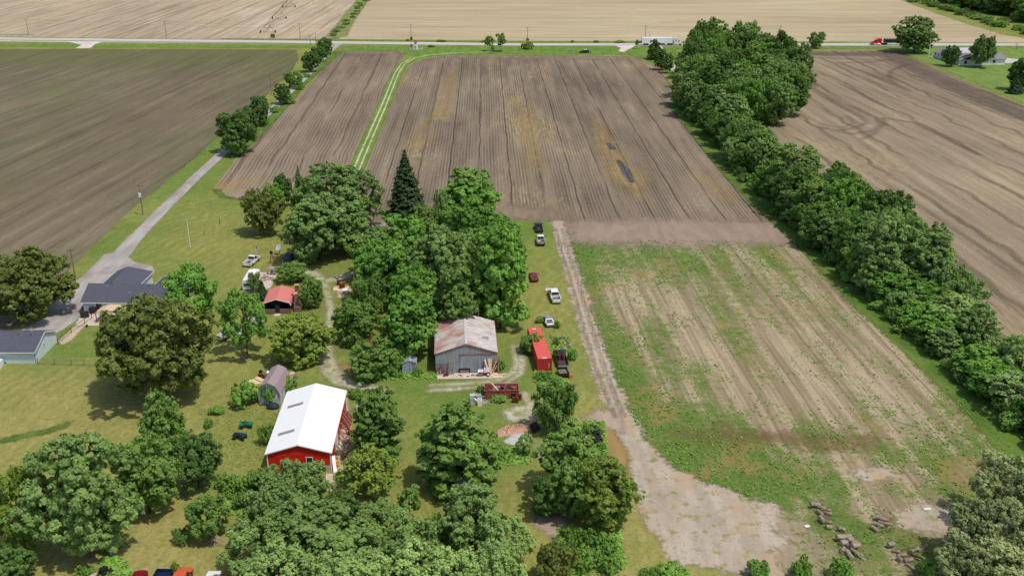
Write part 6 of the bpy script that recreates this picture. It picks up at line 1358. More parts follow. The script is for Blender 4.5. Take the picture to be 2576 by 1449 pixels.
# --- centre pivot irrigator
pv0, pv1, pv2 = P(674, 84), P(700, 50), P(727, 20); d_ = (pv2 - pv0); ang_ = heading(pv0, pv2); span = d_.length / 2
ir = thing('irrigation_pivot', pv0, 'rust-coloured centre pivot irrigator with wheeled towers on the far field', 'irrigator', ang_); IRM = paint('pivot_steel', srgb(120, 92, 80), .7, var=.2)
for i in range(4):
    x = i * span
    tw = MB()
    for s in (-1, 1): tw.tube([(x, s * 4.2, .7), (x, s * .4, 5.2)], .09, 6)
    tw.tube([(x, -4.2, .7), (x, 4.2, .7)], .1, 6); tw.tube([(x, -2.2, 3.0), (x, 2.2, 3.0)], .07, 6); tw.build('tower', IRM, ir)
    for s in (-1, 1):
        wq = wheel(ir, x, s * 4.2, .85, .5); wq.location.z = .85
    if i < 3:
        sp = MB(); n_ = 8; arch = lambda t: 4.9 + 1.3 * 4 * t * (1 - t)
        sp.tube([(x + span * k_ / n_, 0, arch(k_ / n_)) for k_ in range(n_ + 1)], .13, 6)
        for s in (-1, 1): sp.tube([(x + span * k_ / n_, s * .9, arch(k_ / n_) - 1.1 - .5 * math.sin(PI * k_ / n_)) for k_ in range(n_ + 1)], .04, 5)
        for k_ in range(1, n_):
            for s in (-1, 1): sp.tube([(x + span * k_ / n_, 0, arch(k_ / n_)), (x + span * (k_ + .5) / n_, s * .9, arch((k_ + .5) / n_) - 1.1 - .5 * math.sin(PI * (k_ + .5) / n_))], .035, 4)
        sp.build('span', IRM, ir)
MB().tube([(0, 0, 5.0), (-7, 0, 5.4), (-12, 0, 4.2)], .09, 6).build('overhang', IRM, ir)
# --- person behind the open car by the highway
sk_v = {'pelvis': (0, 0, .92), 'spine': (0, 0, 1.18), 'chest': (0, 0, 1.36), 'neck': (0, 0, 1.5), 'head0': (0, .01, 1.58), 'head1': (0, .02, 1.7), 'hipL': (-.1, 0, .88), 'kneeL': (-.11, .02, .5), 'ankL': (-.11, -.02, .08), 'toeL': (-.12, .14, .04), 'hipR': (.1, 0, .88), 'kneeR': (.11, .04, .5), 'ankR': (.12, 0, .08), 'toeR': (.13, .16, .04), 'shL': (-.19, 0, 1.42), 'elL': (-.26, .02, 1.14), 'wrL': (-.25, .16, .95), 'haL': (-.24, .22, .9), 'shR': (.19, 0, 1.42), 'elR': (.27, .06, 1.16), 'wrR': (.2, .25, 1.1), 'haR': (.17, .32, 1.1)}
sk_r = {'pelvis': .14, 'spine': .13, 'chest': .145, 'neck': .06, 'head0': .085, 'head1': .09, 'hipL': .09, 'kneeL': .06, 'ankL': .045, 'toeL': .04, 'hipR': .09, 'kneeR': .06, 'ankR': .045, 'toeR': .04, 'shL': .07, 'elL': .048, 'wrL': .034, 'haL': .035, 'shR': .07, 'elR': .048, 'wrR': .034, 'haR': .035}
sk_e = [('pelvis', 'spine'), ('spine', 'chest'), ('chest', 'neck'), ('neck', 'head0'), ('head0', 'head1'), ('pelvis', 'hipL'), ('hipL', 'kneeL'), ('kneeL', 'ankL'), ('ankL', 'toeL'), ('pelvis', 'hipR'), ('hipR', 'kneeR'), ('kneeR', 'ankR'), ('ankR', 'toeR'), ('chest', 'shL'), ('shL', 'elL'), ('elL', 'wrL'), ('wrL', 'haL'), ('chest', 'shR'), ('shR', 'elR'), ('elR', 'wrR'), ('wrR', 'haR')]
for sd_, hx, hy, hz, ax in (('L', -.24, .22, .9, (0, .35, -1)), ('R', .17, .32, 1.1, (-.4, 1, -.1))):      # five fingers
    a_ = Vector(ax).normalized(); side = a_.cross(Vector((0, 0, 1))) if abs(a_.z) < .8 else Vector((0, 1, 0)); side.normalize()
    for k_ in range(5):
        f_ = 'f%s%d' % (sd_, k_); base = Vector((hx, hy, hz)) + side * (.022 * (k_ - 2)); L_ = (.055, .075, .08, .074, .06)[k_]
        sk_v[f_] = tuple(base + a_ * L_ * (.6 if k_ == 0 else 1) + side * (-.03 if k_ == 0 else 0)); sk_r[f_] = .009; sk_e.append(('ha' + sd_, f_))
names = list(sk_v); me = bpy.data.meshes.new('person'); me.from_pydata([sk_v[k_] for k_ in names], [(names.index(a), names.index(b_)) for a, b_ in sk_e], [])
po = bpy.data.objects.new('person', me); COL.objects.link(po); md = po.modifiers.new('skin', 'SKIN'); md.use_smooth_shade = True
for i, k_ in enumerate(names): me.skin_vertices[0].data[i].radius = (sk_r[k_], sk_r[k_]); me.skin_vertices[0].data[i].use_root = (i == 0)
po.modifiers.new('sub', 'SUBSURF').levels = 1; po.modifiers['sub'].render_levels = 2
m, n, b = newmat('person_clothes', .85); o_ = n.obj(); zz = n.xyz(o_)[2]
cc = n.mix(n.math('GREATER_THAN', zz, .9), srgb(44, 48, 62), srgb(40, 40, 44)); cc = n.mix(n.math('GREATER_THAN', zz, 1.52), cc, srgb(178, 132, 106)); n.link(cc, b.inputs['Base Color']); me.materials.append(m)
po.location = P(1485.5, 136.3); po.rotation_euler = (0, 0, R(100)); tag(po, 'person in dark clothes standing behind the open black estate car', 'person')
hr_ = MB().lathe([(.0, .1), (.07, .09), (.1, .03), (.1, -.03), (.09, -.07)], (0, -.01, 1.7), 12).build('hair', paint('dark_hair', srgb(40, 30, 26), .8), po)
# ------------------------------------------------------------------ yard clutter
def gb_pt(x, y, z=0): return gb.matrix_basis @ Vector((x, y, z))
def board(a, b_, w, t, mat, label, cat='board', group=None, name='board'):
    a, b_ = Vector(a), Vector(b_); o = MB().bar(Vector((0, 0, 0)), b_ - a, w, t).build(name, mat, loc=a); return tag(o, label, cat, group)
G = 'pale boards leaning on the grey barn'
for i, (x0, x1, z1, w) in enumerate([(4.0, 3.2, 2.6, .26), (4.05, 3.95, 2.8, .26), (4.25, 4.3, 2.8, .22), (4.2, 5.3, 2.4, .24), (4.5, 5.6, 1.9, .14)]):
    board(gb_pt(x0, -1.3 + .08 * i, .16), gb_pt(x1, -.25, z1), w, .05, WOOD_N, ORD[i] + ' pale new board from the left leaning on the grey barn', group=G)
board(gb_pt(4.2, -1.7, .18), gb_pt(6.9, -1.3, .2), .4, .06, WOOD_N, 'pale board lying flat at the right corner of the grey barn'); board(gb_pt(4.4, -2.3, .16), gb_pt(6.3, -2.1, .16), .7, .06, WOOD_N, 'wide pale sheet lying in front of the grey barn boards')
board(gb_pt(5.6, -.6, .1), gb_pt(5.5, -.2, 2.6), .3, .2, WOOD_O, 'brown beam upright at the right corner of the grey barn'); board(gb_pt(6.3, .8, 0), gb_pt(5.7, 1.2, 2.6), .1, .08, WOOD_O, 'brown pole leaning on the right wall of the grey barn'); board(gb_pt(6.5, 1.6, 0), gb_pt(5.6, .6, 2.2), .1, .08, WOOD_O, 'crossed brown pole on the right wall of the grey barn')
rk = thing('pallet_rack', gb_pt(4.9, -.35), 'dark slatted rack behind the leaning boards', 'rack', gb.rotation_euler.z)
for z in (.4, .9, 1.4, 1.9): MB().box((0, 0, z), (1.2, .3, .08)).build('shelf', RUST, rk)
for x in (-.6, .6): MB().box((x, 0, 1.0), (.08, .3, 2.0)).build('upright', RUST, rk)
gtr = thing('rusty_gate', gb_pt(-4.4, -.5), 'rusty red steel gate leaning at the left of the grey barn', 'gate', gb.rotation_euler.z)
for z in (.25, .6, .95, 1.3, 1.65, 1.95): MB().bar((-.9, -.15 + z * .14, z), (.9, -.15 + z * .14, z), .06, .07).build('rail', RUST, gtr)
for x in (-.9, 0, .9): MB().bar((x, -.12, .1), (x, .15, 2.0), .07, .07).build('upright', RUSTR, gtr)
for i, (x, w, z) in enumerate([(-5.0, .3, 1.2), (-4.5, .22, 1.6), (-3.0, .16, 2.6), (-2.8, .14, 2.9), (-2.55, .14, 2.4), (-2.2, .18, 1.5)]):
    board(gb_pt(x - .1, -.9, .1), gb_pt(x, -.15, z), w, .05, WOOD_G, ORD[i] + ' grey plank from the left leaning on the left half of the grey barn', group='grey planks leaning on the grey barn')
kt = thing('kettle_barrow', gb_pt(-3.6, -1.2), 'rusty wheeled frame on the slab left of the barn hatch', 'frame'); MB().box((0, 0, .4), (.9, .5, .1)).box((.3, 0, .6), (.1, .5, .5)).build('frame', RUST, kt); MB().lathe([(.12, -.05), (.25, -.05), (.25, .05), (.12, .05)], (-.3, -.3, .25), 12, 'Y').build('wheel', RUST, kt)
st_ = thing('kitchen_stove', gb_pt(2.4, -1.6, .12), 'old white cooker on the barn slab', 'cooker'); MB().box((0, 0, .45), (.85, .65, .9)).build('body', paint('grey_enamel', srgb(120, 124, 122), .5), st_); MB().box((0, 0, .92), (.9, .7, .05)).build('cooktop', TRIMW, st_); MB().lathe([(.1, 0), (.12, 0), (.12, .02), (.1, .02)], (.1, .05, .945), 10).build('burner', BLACK, st_); MB().box((0, .3, 1.02), (.85, .08, .2)).build('back_panel', TRIMW, st_)
bx_ = thing('crate_stack', gb_pt(3.5, -1.3, .12), 'white panel with red blotches propped on a dark crate at the barn slab', 'crate'); MB().box((0, 0, .3), (1.2, .8, .6)).build('crate', RUST, bx_); MB().slab((-.55, -.35, .62), (.55, -.35, .62), (.5, .3, 1.3), (-.5, .3, 1.3), .05).build('panel', paint('blotched_panel', srgb(206, 200, 196), .6, dirt=srgb(150, 50, 56), dirt_amt=.6), bx_)
bk = thing('bucket', gb_pt(3.75, -2.0, .12), 'green bucket with a white lid on the barn slab', 'bucket'); MB().lathe([(0, 0), (.16, 0), (.2, .38), (0, .38)], (0, 0, 0), 12).build('body', paint('green_plastic', srgb(30, 140, 90), .5), bk); MB().lathe([(.21, .38), (.21, .44), (0, .46)], (0, 0, 0), 12).build('lid', TRIMW, bk)
for i, (x, y) in enumerate([(-1.2, -1.2), (-.9, -1.5), (.9, -1.5), (1.2, -1.4), (.2, -1.7)]): tag(MB().box((0, 0, .06), (.45, .16, .12), i * .8).build('brick_lump', WOOD_O if i % 2 else RUST, loc=gb_pt(x, y, .12)), ORD[i] + ' scrap block from the left on the barn slab', 'scrap', 'scrap blocks on the barn slab')
ld = thing('ladder', P(1052, 942), 'wooden ladder leaning beside the small metal shed', 'ladder', R(0))
for x in (-.22, .22): MB().bar((x, 0, 0), (x - .8, .5, 2.4), .05, .08).build('stile', WOOD_O, ld)
for k_ in range(1, 8): MB().bar((-.22 - .8 * k_ / 8, .5 * k_ / 8, 2.4 * k_ / 8), (.22 - .8 * k_ / 8, .5 * k_ / 8, 2.4 * k_ / 8), .04, .04).build('rung', WOOD_O, ld)
fpump = thing('fuel_pump', P(893.5, 950), 'old rusty red fuel pump beside the yard light pole', 'fuel pump'); MB().box((0, 0, .85), (.6, .45, 1.5)).build('cabinet', paint('faded_red_enamel', srgb(150, 76, 62), .7, var=.2, dirt=srgb(190, 170, 150), dirt_amt=.5), fpump); MB().box((0, -.235, 1.25), (.4, .02, .4)).build('dial', TRIMW, fpump); MB().box((0, 0, .05), (.8, .65, .1)).build('plinth', M_CONC, fpump); MB().lathe([(.12, 0), (.2, .1), (.2, .3), (.1, .4), (0, .4)], (0, 0, 1.6), 12).build('globe', TRIMW, fpump)
# skip with scrap
s0, s1 = P(1219, 1003), P(1304, 1003); sl_ = (s1 - s0).length
skp = thing('scrap_skip', (s0 + s1) / 2 + Vector((0, 1.2, 0)), 'rusty red ribbed skip heaped with scrap metal', 'skip', R(2)); hs_ = 1.45
for y in (-1.15, 1.15): MB().box((0, y, hs_ / 2 + .1), (sl_, .08, hs_)).build('side', RUSTR, skp)
for x in (-sl_ / 2, sl_ / 2): MB().box((x, 0, hs_ / 2 + .1), (.08, 2.3, hs_)).build('end', RUSTR, skp)
MB().box((0, 0, .18), (sl_, 2.3, .1)).build('floor', RUST, skp)
for k_ in range(6): MB().box((-sl_ / 2 + .4 + k_ * (sl_ - .8) / 5, -1.23, hs_ / 2 + .1), (.14, .1, hs_)).build('rib', RUSTR, skp)
for y in (-1.2, 1.2): MB().box((0, y, hs_ + .1), (sl_ + .1, .16, .1)).build('top_rail', RUSTR, skp)
random.seed(5)
SC = [RUST, RUSTR, BLACK, RUST, STEEL, WOOD_O, BLACK]
for k_ in range(26):
    p_ = skp.matrix_basis @ Vector((random.uniform(-sl_ / 2 + .5, sl_ / 2 - .5), random.uniform(-.8, .8), random.uniform(.5, 1.35))); q_ = Matrix.Rotation(random.uniform(0, 6), 3, 'Z') @ Matrix.Rotation(random.uniform(-.6, .6), 3, 'X')
    tag(MB().box((0, 0, 0), (random.uniform(.4, 1.3), random.uniform(.2, .7), random.uniform(.05, .45)), M=q_).build('scrap_piece', SC[k_ % 7], loc=p_), 'scrap piece lying in the heap inside the rusty skip', 'scrap', 'scrap pieces in the rusty skip')
for a, b_, w, mt, lb in (((-1.6, .7, 1.9), (-.6, -.6, 1.3), .2, WOOD_N, 'pale plank sticking out of the rusty skip'), ((.9, .6, 1.9), (.3, -.9, 1.4), .06, CHROME, 'bright rod sticking out of the rusty skip')):
    board(skp.matrix_basis @ Vector(a), skp.matrix_basis @ Vector(b_), w, .05, mt, lb, 'scrap')
for i, (x, y) in enumerate([(1293, 1012), (1301, 1012), (1308, 1005)]): drum(P(x, y), ['left', 'middle', 'rear right'][i] + ' rusty drum at the right end of the skip', group='drums by the skip', h=.95)
tag(MB().box((0, 0, .5), (1.3, .7, .9), .1).build('engine_block', BLACK, loc=P(1293, 1000)), 'black engine lump between the skip and the drums', 'engine')
ap = thing('washing_machine', P(1207, 1019), 'white washing machine standing in front of the skip', 'washing machine', R(4)); MB().box((0, 0, .5), (.75, .7, 1.0)).build('cabinet', CW, ap); MB().box((0, .28, 1.08), (.75, .14, .18)).build('control_panel', CW, ap); MB().box((0, -.02, 1.01), (.5, .45, .03)).build('lid', STEEL, ap)
fz = thing('refrigerator', P(1187, 1015), 'pale grey fridge on end beside the pile of white scrap', 'fridge', R(8)); MB().box((0, 0, .85), (.7, .65, 1.7)).build('cabinet', paint('pale_fridge', srgb(176, 186, 192), .5), fz); MB().box((0, -.345, 1.3), (.66, .04, .75)).build('door', paint('pale_fridge_door', srgb(190, 198, 204), .5), fz); MB().box((.25, -.39, 1.2), (.04, .04, .4)).build('handle', CHROME, fz)
random.seed(8)
for k_ in range(8):
    q_ = Matrix.Rotation(random.uniform(0, 6), 3, 'Z') @ Matrix.Rotation(random.uniform(-.9, .9), 3, 'X')
    tag(MB().box((0, 0, 0), (random.uniform(.5, 1.2), random.uniform(.4, .8), random.uniform(.05, .4)), M=q_).build('sheet_scrap', [CRW, WOOD_G, TRIMW, STEEL][k_ % 4], loc=P(1199, 1008) + Vector((random.uniform(-.8, .9), random.uniform(-.4, 1.4), random.uniform(.3, 1.0)))), 'crumpled white sheet metal in the heap between the fridge and the skip', 'scrap', 'white sheet scrap by the skip')
# lumber along the red barn
def rb_pt(x, y, z=0): return rb.matrix_basis @ Vector((x, y, z))
random.seed(12)
for i in range(15):
    y = 2.5 + i * .55 + random.uniform(-.2, .2); t_ = random.random(); ln = random.uniform(1.6, 3.4)
    if i % 3 == 0: a, b_ = (5.6 + random.random(), y, .15 + .1 * random.random()), (5.5 + random.random() + .6, y + ln * .8, .3)
    elif i % 3 == 1: a, b_ = (5.6 + random.random() * .9, y + random.uniform(-1.4, .6), .1), (4.75, y + random.uniform(-.6, 1.6), 1.0 + random.random() * 1.2)
    else: a, b_ = (5.3 + random.random(), y + random.uniform(-.8, .8), .35), (5.9 + random.random(), y + random.uniform(-1.8, 1.8), .5)
    board(rb_pt(*a), rb_pt(*b_), random.uniform(.15, .3), .08, WOOD_O, ORD[i] + ' weathered plank from the front in the lumber along the red barn', 'plank', 'planks along the red barn', 'plank')
for i in range(7):
    y = 12.0 + i * .6
    board(rb_pt(5.9, y - .4, .1), rb_pt(4.75, y, 1.6 + .3 * (i % 2)), .35, .12, RUSTR if i % 2 else RUST, ORD[i] + ' rusty sheet from the front in the stack at the back of the red barn', 'sheet metal', 'rusty sheets along the red barn', 'rusty_sheet')
rkk = thing('wire_rack', rb_pt(6.0, 15.0, .0), 'grey slatted frame leaning at the back corner of the red barn', 'frame', R(70))
for k_ in range(5): MB().bar((-.8 + k_ * .4, 0, .05), (-.8 + k_ * .4, .5, 1.7), .06, .06).build('slat', WOOD_G, rkk)
MB().bar((-.85, 0, .1), (.85, 0, .1), .06, .06).build('lower_bar', WOOD_G, rkk); MB().bar((-.85, .5, 1.7), (.85, .5, 1.7), .06, .06).build('upper_bar', WOOD_G, rkk)
ma = thing('wheel_loader_toy', rb_pt(6.6, 10.2), 'rust-red garden cart with a yellow can beside the red barn', 'cart', R(20)); MB().box((0, 0, .5), (1.4, .8, .35)).build('tray', RUST, ma); MB().box((.8, 0, .75), (.2, .2, .3)).build('can', paint('yellow_paint', srgb(206, 160, 40), .6), ma)
for s in (-1, 1): wheel(ma, -.3, s * .5, .28, .14)
MB().bar((-.7, 0, .5), (-1.9, 0, .5), .08, .08).build('drawbar', RUST, ma)
tp = thing('work_light', rb_pt(5.25, 1.2), 'yellow machine guard propped at the front corner of the red barn', 'machine part', R(20)); MB().box((0, 0, .5), (.5, .5, .9), .3).build('guard', paint('machine_yellow', srgb(214, 158, 48), .6), tp); MB().box((.1, -.3, .3), (.4, .3, .5), .5).build('cover', bpy.data.materials['machine_yellow'], tp)
board(rb_pt(5.2, -.6, .05), rb_pt(4.75, 1.4, 1.7), .5, .1, TRIMW, 'white door panel leaning at the front corner of the red barn', 'panel', None, 'door_panel')
wm = thing('white_cabinet', rb_pt(6.6, 18.0), 'white cabinet standing beyond the back corner of the red barn', 'cabinet'); MB().box((0, 0, .6), (.55, .5, 1.2)).build('body', CW, wm); MB().box((0, -.26, .6), (.5, .03, 1.1)).build('door', TRIMW, wm)
plt_ = thing('pallet_pile', P(895, 1000), 'grey pallet with red scraps behind the red barn', 'pallet', R(15)); 
for k_ in range(5): MB().box((0, -.6 + k_ * .3, .3), (1.6, .2, .06)).build('slat', WOOD_G, plt_)
MB().box((.4, .2, .45), (.5, .4, .25)).build('scrap', RUSTR, plt_)
plw = thing('old_wagon', P(899, 1175), 'slatted grey wooden wagon deck under the yellow-green tree', 'wagon', R(10))
for k_ in range(9): MB().box((0, -2 + k_ * .5, .8), (1.9, .4, .08)).build('slat', WOOD_G, plw)
for x in (-.8, .8): MB().box((x, 0, .68), (.12, 4.6, .14)).build('beam', WOOD_G, plw)
for y in (-1.5, 1.5):
    for s in (-1, 1): wheel(plw, s * .9, y, .35, .16).rotation_euler = (0, 0, PI / 2)
# gambrel shed clutter
tag(MB().box((0, 0, .1), (2.6, 2.0, .2), .5).build('plywood_deck', WOOD_N, loc=P(642, 962)), 'pale plywood deck left of the gambrel shed', 'plywood'); tag(MB().box((0, 0, .35), (1.9, .8, .12), -.7).build('plywood_sheet', WOOD_N, loc=P(653, 958)), 'plywood sheet on the deck left of the gambrel shed', 'plywood')
lm = thing('garden_tractor', P(662, 948), 'rust-red garden tractor beside the gambrel shed', 'tractor', R(-40)); MB().box((.3, 0, .6), (.8, .6, .4)).build('bonnet', RUSTR, lm); MB().box((-.5, 0, .65), (.5, .6, .12)).box((-.7, 0, .9), (.1, .5, .4)).build('seat', BLACK, lm); MB().tube([(-.05, 0, .8), (-.2, 0, 1.1)], .03, 6).lathe([(.14, 0), (.18, 0), (.18, .03), (.14, .03)], (-.2, 0, 1.1), 10).build('steering_wheel', BLACK, lm)
for x, r_s in ((.5, .2), (-.5, .3)):
    for s in (-1, 1): wheel(lm, x, s * .42, r_s, .18)
tag(MB().lathe([(0, 0), (.35, 0), (.4, .3), (.2, .5), (0, .52)], (0, 0, 0), 14).build('white_tub', TRIMW, loc=P(675, 940)), 'white upturned tub beside the gambrel shed', 'tub'); tag(MB().box((0, 0, .4), (.8, .7, .8), .3).build('wooden_crate', WOOD_N, loc=P(736, 948)), 'pale wooden crate at the right of the gambrel shed', 'crate')
dk = thing('dark_dish', P(744, 955), 'grey dish leaning at the right of the gambrel shed', 'dish'); MB().lathe([(0, -.05), (.45, .05), (.45, .1), (0, 0)], (0, 0, .5), 14, 'Y').build('dish', STEEL, dk); MB().box((0, 0, .2), (.1, .1, .4)).build('stand', STEEL, dk)
# atv and tarp, grass patch
def atv(loc, rz, col, label):
    o = thing('quad_bike', loc, label, 'quad bike', rz); MB().loft([sec(.9, .3, .5, .8), sec(.3, .42, .5, .95), sec(-.3, .3, .5, .85), sec(-.95, .42, .5, .9)]).build('body', col, o); MB().box((-.3, 0, .95), (.7, .3, .14)).build('seat', BLACK, o); MB().tube([(.35, -.4, 1.1), (.3, 0, 1.0), (.35, .4, 1.1)], .03, 6).build('handlebar', BLACK, o)
    for x in (.7, -.7):
        for s in (-1, 1): MB().box((x, s * .45, .72), (.6, .3, .06)).build('fender', col, o); wheel(o, x, s * .5, .28, .26)
    return o
atv(P(620, 1075), R(8), paint('atv_green', srgb(22, 120, 84), .4), 'green quad bike in the rough grass'); atv(P(604, 1104), R(-15), paint('dark_tarp', srgb(40, 48, 56), .5, var=.3), 'dark grey covered quad bike in the rough grass')
tag(bevel(MB().loft([[(math.cos(a) * r_q * 1.1, math.sin(a) * r_q * .8, z_) for a in [k_ * PI / 5 for k_ in range(10)]] for r_q, z_ in ((.95, 0), (1.0, .4), (.7, .8), (.2, .95))]).build('tarp_bundle', bpy.data.materials['dark_tarp'], loc=P(687, 1026)), .05), 'black tarpaulin bundle in front of the gambrel shed', 'tarpaulin')
tag(MB().box((0, 0, .3), (1.5, .6, .6), .1).build('trough', WOOD_G, loc=P(570, 1230)), 'grey trough in the shrubs left of the red barn front', 'trough')
# patio by the camper
random.seed(2)
for k_ in range(22):
    a = random.uniform(0, 6.28); rr_ = random.uniform(.2, 1.4)
    tag(MB().lathe([(0, 0), (.22, .0), (.25, .1), (.15, .2), (0, .22)], (0, 0, 0), 7).build('stone', WOOD_O if k_ % 3 else WOOD_G, loc=P(672, 699) + Vector((math.cos(a) * rr_, math.sin(a) * rr_ * 1.4, .08))), 'dark stone in the fire ring on the camper patio', 'stone', 'stones of the fire ring')
def chair(loc, rz, col, label):
    o = thing('garden_chair', loc, label, 'chair', rz, 'chairs on the camper patio'); MB().box((0, 0, .42), (.5, .5, .06)).build('seat', col, o); MB().slab((-.25, .25, .42), (.25, .25, .42), (.25, .42, .95), (-.25, .42, .95), .05).build('backrest', col, o)
    for x in (-.22, .22):
        for y in (-.22, .22): MB().box((x, y, .2), (.05, .05, .4)).build('leg', BLACK, o)
chair(P(684, 692) + Vector((0, 0, .08)), 0, paint('blue_plastic', srgb(34, 60, 150), .5), 'blue chair beside the camper fire ring'); chair(P(692, 692) + Vector((0, 0, .08)), -.3, WOOD_O, 'brown chair right of the blue chair'); chair(P(676, 691) + Vector((0, 0, .08)), .4, WOOD_G, 'grey chair left of the blue chair')
ds = thing('satellite_dish', P(704, 641), 'pale grey satellite dish on a short post at the grove edge', 'satellite dish', R(-40)); MB().tube([(0, 0, 0), (0, 0, 1.5)], .06, 8).build('post', BLACK, ds); MB().lathe([(0, 0), (.5, .06), (.8, .2), (.8, .24), (.5, .1), (0, .05)], (0, 0, 0), 18).build('dish', paint('pale_dish', srgb(186, 200, 202), .5), ds, loc=(0, 0, 1.75), rot=(R(50), 0, 0)); MB().bar((0, 0, 1.7), (0, -.7, 2.2), .04, .04).build('feed_arm', BLACK, ds)
wmz = thing('garden_windmill', P(685, 662), 'dark lattice garden windmill tower on the lawn', 'ornament')
lt_ = MB()
for sx in (-1, 1):
    for sy in (-1, 1): lt_.bar((sx * .5, sy * .5, 0), (sx * .06, sy * .06, 2.5), .05, .05)
for z in (.5, 1.0, 1.5, 2.0):
    q = .5 - z * .176
    for a, b_ in (((-q, -q), (q, -q)), ((q, -q), (q, q)), ((q, q), (-q, q)), ((-q, q), (-q, -q))): lt_.bar((*a, z), (*b_, z), .04, .04)
lt_.build('tower', RUST, wmz); MB().lathe([(0, -.02), (.4, -.02), (.4, .02), (0, .02)], (0, -.15, 2.6), 10, 'Y').build('wheel', BLACK, wmz)
# burn drums and brush pile
for i, (x, y) in enumerate([(852, 716), (858, 726), (864, 724)]): drum(P(x, y), ['rearmost', 'front', 'right'][i] + ' rusty burn drum on the plywood sheets by the drive', group='burn drums by the drive', h=1.0, r=.36)
tag(MB().box((0, 0, .04), (3.2, 2.0, .08), .1).build('plywood_sheet', WOOD_N, loc=P(858, 726)), 'plywood sheets under the rusty burn drums', 'plywood')
random.seed(14)
bh = thing('brush_heap', P(868, 741), 'heap of grey branches beside the burn drums', 'brush heap')
hp_ = MB()
for k_ in range(60):
    a = random.uniform(0, 6.28); q = random.uniform(0, 1.5); zz = .75 * (1 - q / 2) * random.random(); b2 = random.uniform(0, 6.28); l2 = random.uniform(.5, 1.3)
    hp_.tube([(math.cos(a) * q, math.sin(a) * q, zz + .05), (math.cos(a) * q + math.cos(b2) * l2, math.sin(a) * q + math.sin(b2) * l2, zz + random.uniform(.05, .4))], [.05, .02], 5)
hp_.build('branches', WOOD_O, bh); MB().slab((-.5, 0, .8), (.5, .2, .8), (.4, .9, 1.0), (-.5, .7, 1.0), .04).build('white_sheet', TRIMW, bh)
drum(P(889, 738), 'orange can at the right of the brush heap', paint('orange_can', srgb(204, 110, 60), .5), r=.22, h=.6, name='fuel_can')
# house clutter: covered grills, pergola, fences, tub
def grill(loc, rz, label):
    o = thing('covered_grill', loc, label, 'grill', rz, 'covered grills on the house patio'); m_ = paint('black_cover', (.02, .02, .022, 1), .45, var=.4, scale=3)
    MB().loft([[(math.cos(k_ * PI / 6) * a * (.85 if abs(math.sin(k_ * PI / 6)) > .9 else 1), math.sin(k_ * PI / 6) * b_, z) for k_ in range(12)] for a, b_, z in ((.85, .5, 0), (.8, .45, .7), (.9, .5, .9), (.75, .42, 1.2), (.25, .15, 1.3))]).build('cover', m_, o); MB().box((0, 0, .04), (1.3, .7, .08)).build('base', BLACK, o)
grill(P(214, 799) + Vector((0, 0, .1)), R(15), 'left grill under a black cover on the house patio'); grill(P(236, 788) + Vector((0, 0, .1)), R(25), 'right grill under a black cover on the house patio')
pg = thing('patio_awning', P(262, 815), 'tan fabric awning on dark posts over the house patio', 'awning', R(-3)); MB().loft([[(-1.6, y, 2.2), (0, y, 2.75), (3.8, y, 2.75), (5.0, y, 2.2), (5.0, y, 2.14), (3.8, y, 2.69), (0, y, 2.69), (-1.6, y, 2.14)] for y in (.2, 3.4)]).build('canopy', paint('tan_fabric', srgb(206, 180, 146), .8, var=.04), pg)
for x in (-1.5, 4.9):
    for y in (.25, 3.3): MB().box((x, y, 1.15), (.12, .12, 2.1)).build('post', paint('brown_post', srgb(70, 50, 42), .7), pg)
def fence(pts, label, mesh=True, h=1.15, step=2.2, top=WOOD_G):
    o = thing('wire_fence', pts[0], label, 'fence'); L0 = pts[0]; k_ = 0
    for a, b_ in zip(pts, pts[1:]):
        n_ = max(1, int((b_ - a).length / step))
        for i in range(n_ + (1 if b_ is pts[-1] else 0)):
            p_ = a.lerp(b_, i / n_) - L0; MB().box((p_.x, p_.y, h / 2), (.09, .09, h)).build('post', WOOD_O if top is not BLACK else BLACK, o)
        MB().bar(a - L0 + Vector((0, 0, h - .05)), b_ - L0 + Vector((0, 0, h - .05)), .06, .07).build('top_rail', top, o)
        for z in (.2, .5, .8): MB().bar(a - L0 + Vector((0, 0, z)), b_ - L0 + Vector((0, 0, z)), .015, .015).build('wire', STEEL, o)
fence(PL([(96, 916), (180, 919), (245, 921), (300, 924)]), 'wire fence with a pale top rail across the lawn from the garage'); fence(PL([(147, 868), (180, 838), (214, 816), (232, 802)]), 'dark wire fence along the gravel between garage and house', top=BLACK, step=3.0)
tag(MB().lathe([(0, 0), (.4, 0), (.55, .4), (.5, .5), (0, .5)], (0, 0, 0), 14).build('kiddie_pool', paint('turquoise_plastic', srgb(20, 170, 190), .5), loc=P(11, 913)), 'turquoise plastic tub against the garage wall', 'tub'); tag(MB().box((0, 0, .6), (1.4, 2.4, 1.2), .1).build('white_tank', TRIMW, loc=P(-6, 925)), 'white box at the left edge in front of the garage', 'box'); tag(MB().lathe([(0, 0), (.14, .02), (.16, .16), (0, .3)], (0, 0, 0), 10).build('ball', paint('blue_ball', srgb(40, 120, 210), .4), loc=P(198, 807)), 'small blue ball at the patio corner', 'ball'); tag(MB().lathe([(0, 0), (.22, .02), (.25, .3), (.1, .5), (0, .5)], (0, 0, 0), 10).build('planter', BLACK, loc=P(219, 822)), 'small black planter at the patio edge', 'planter')
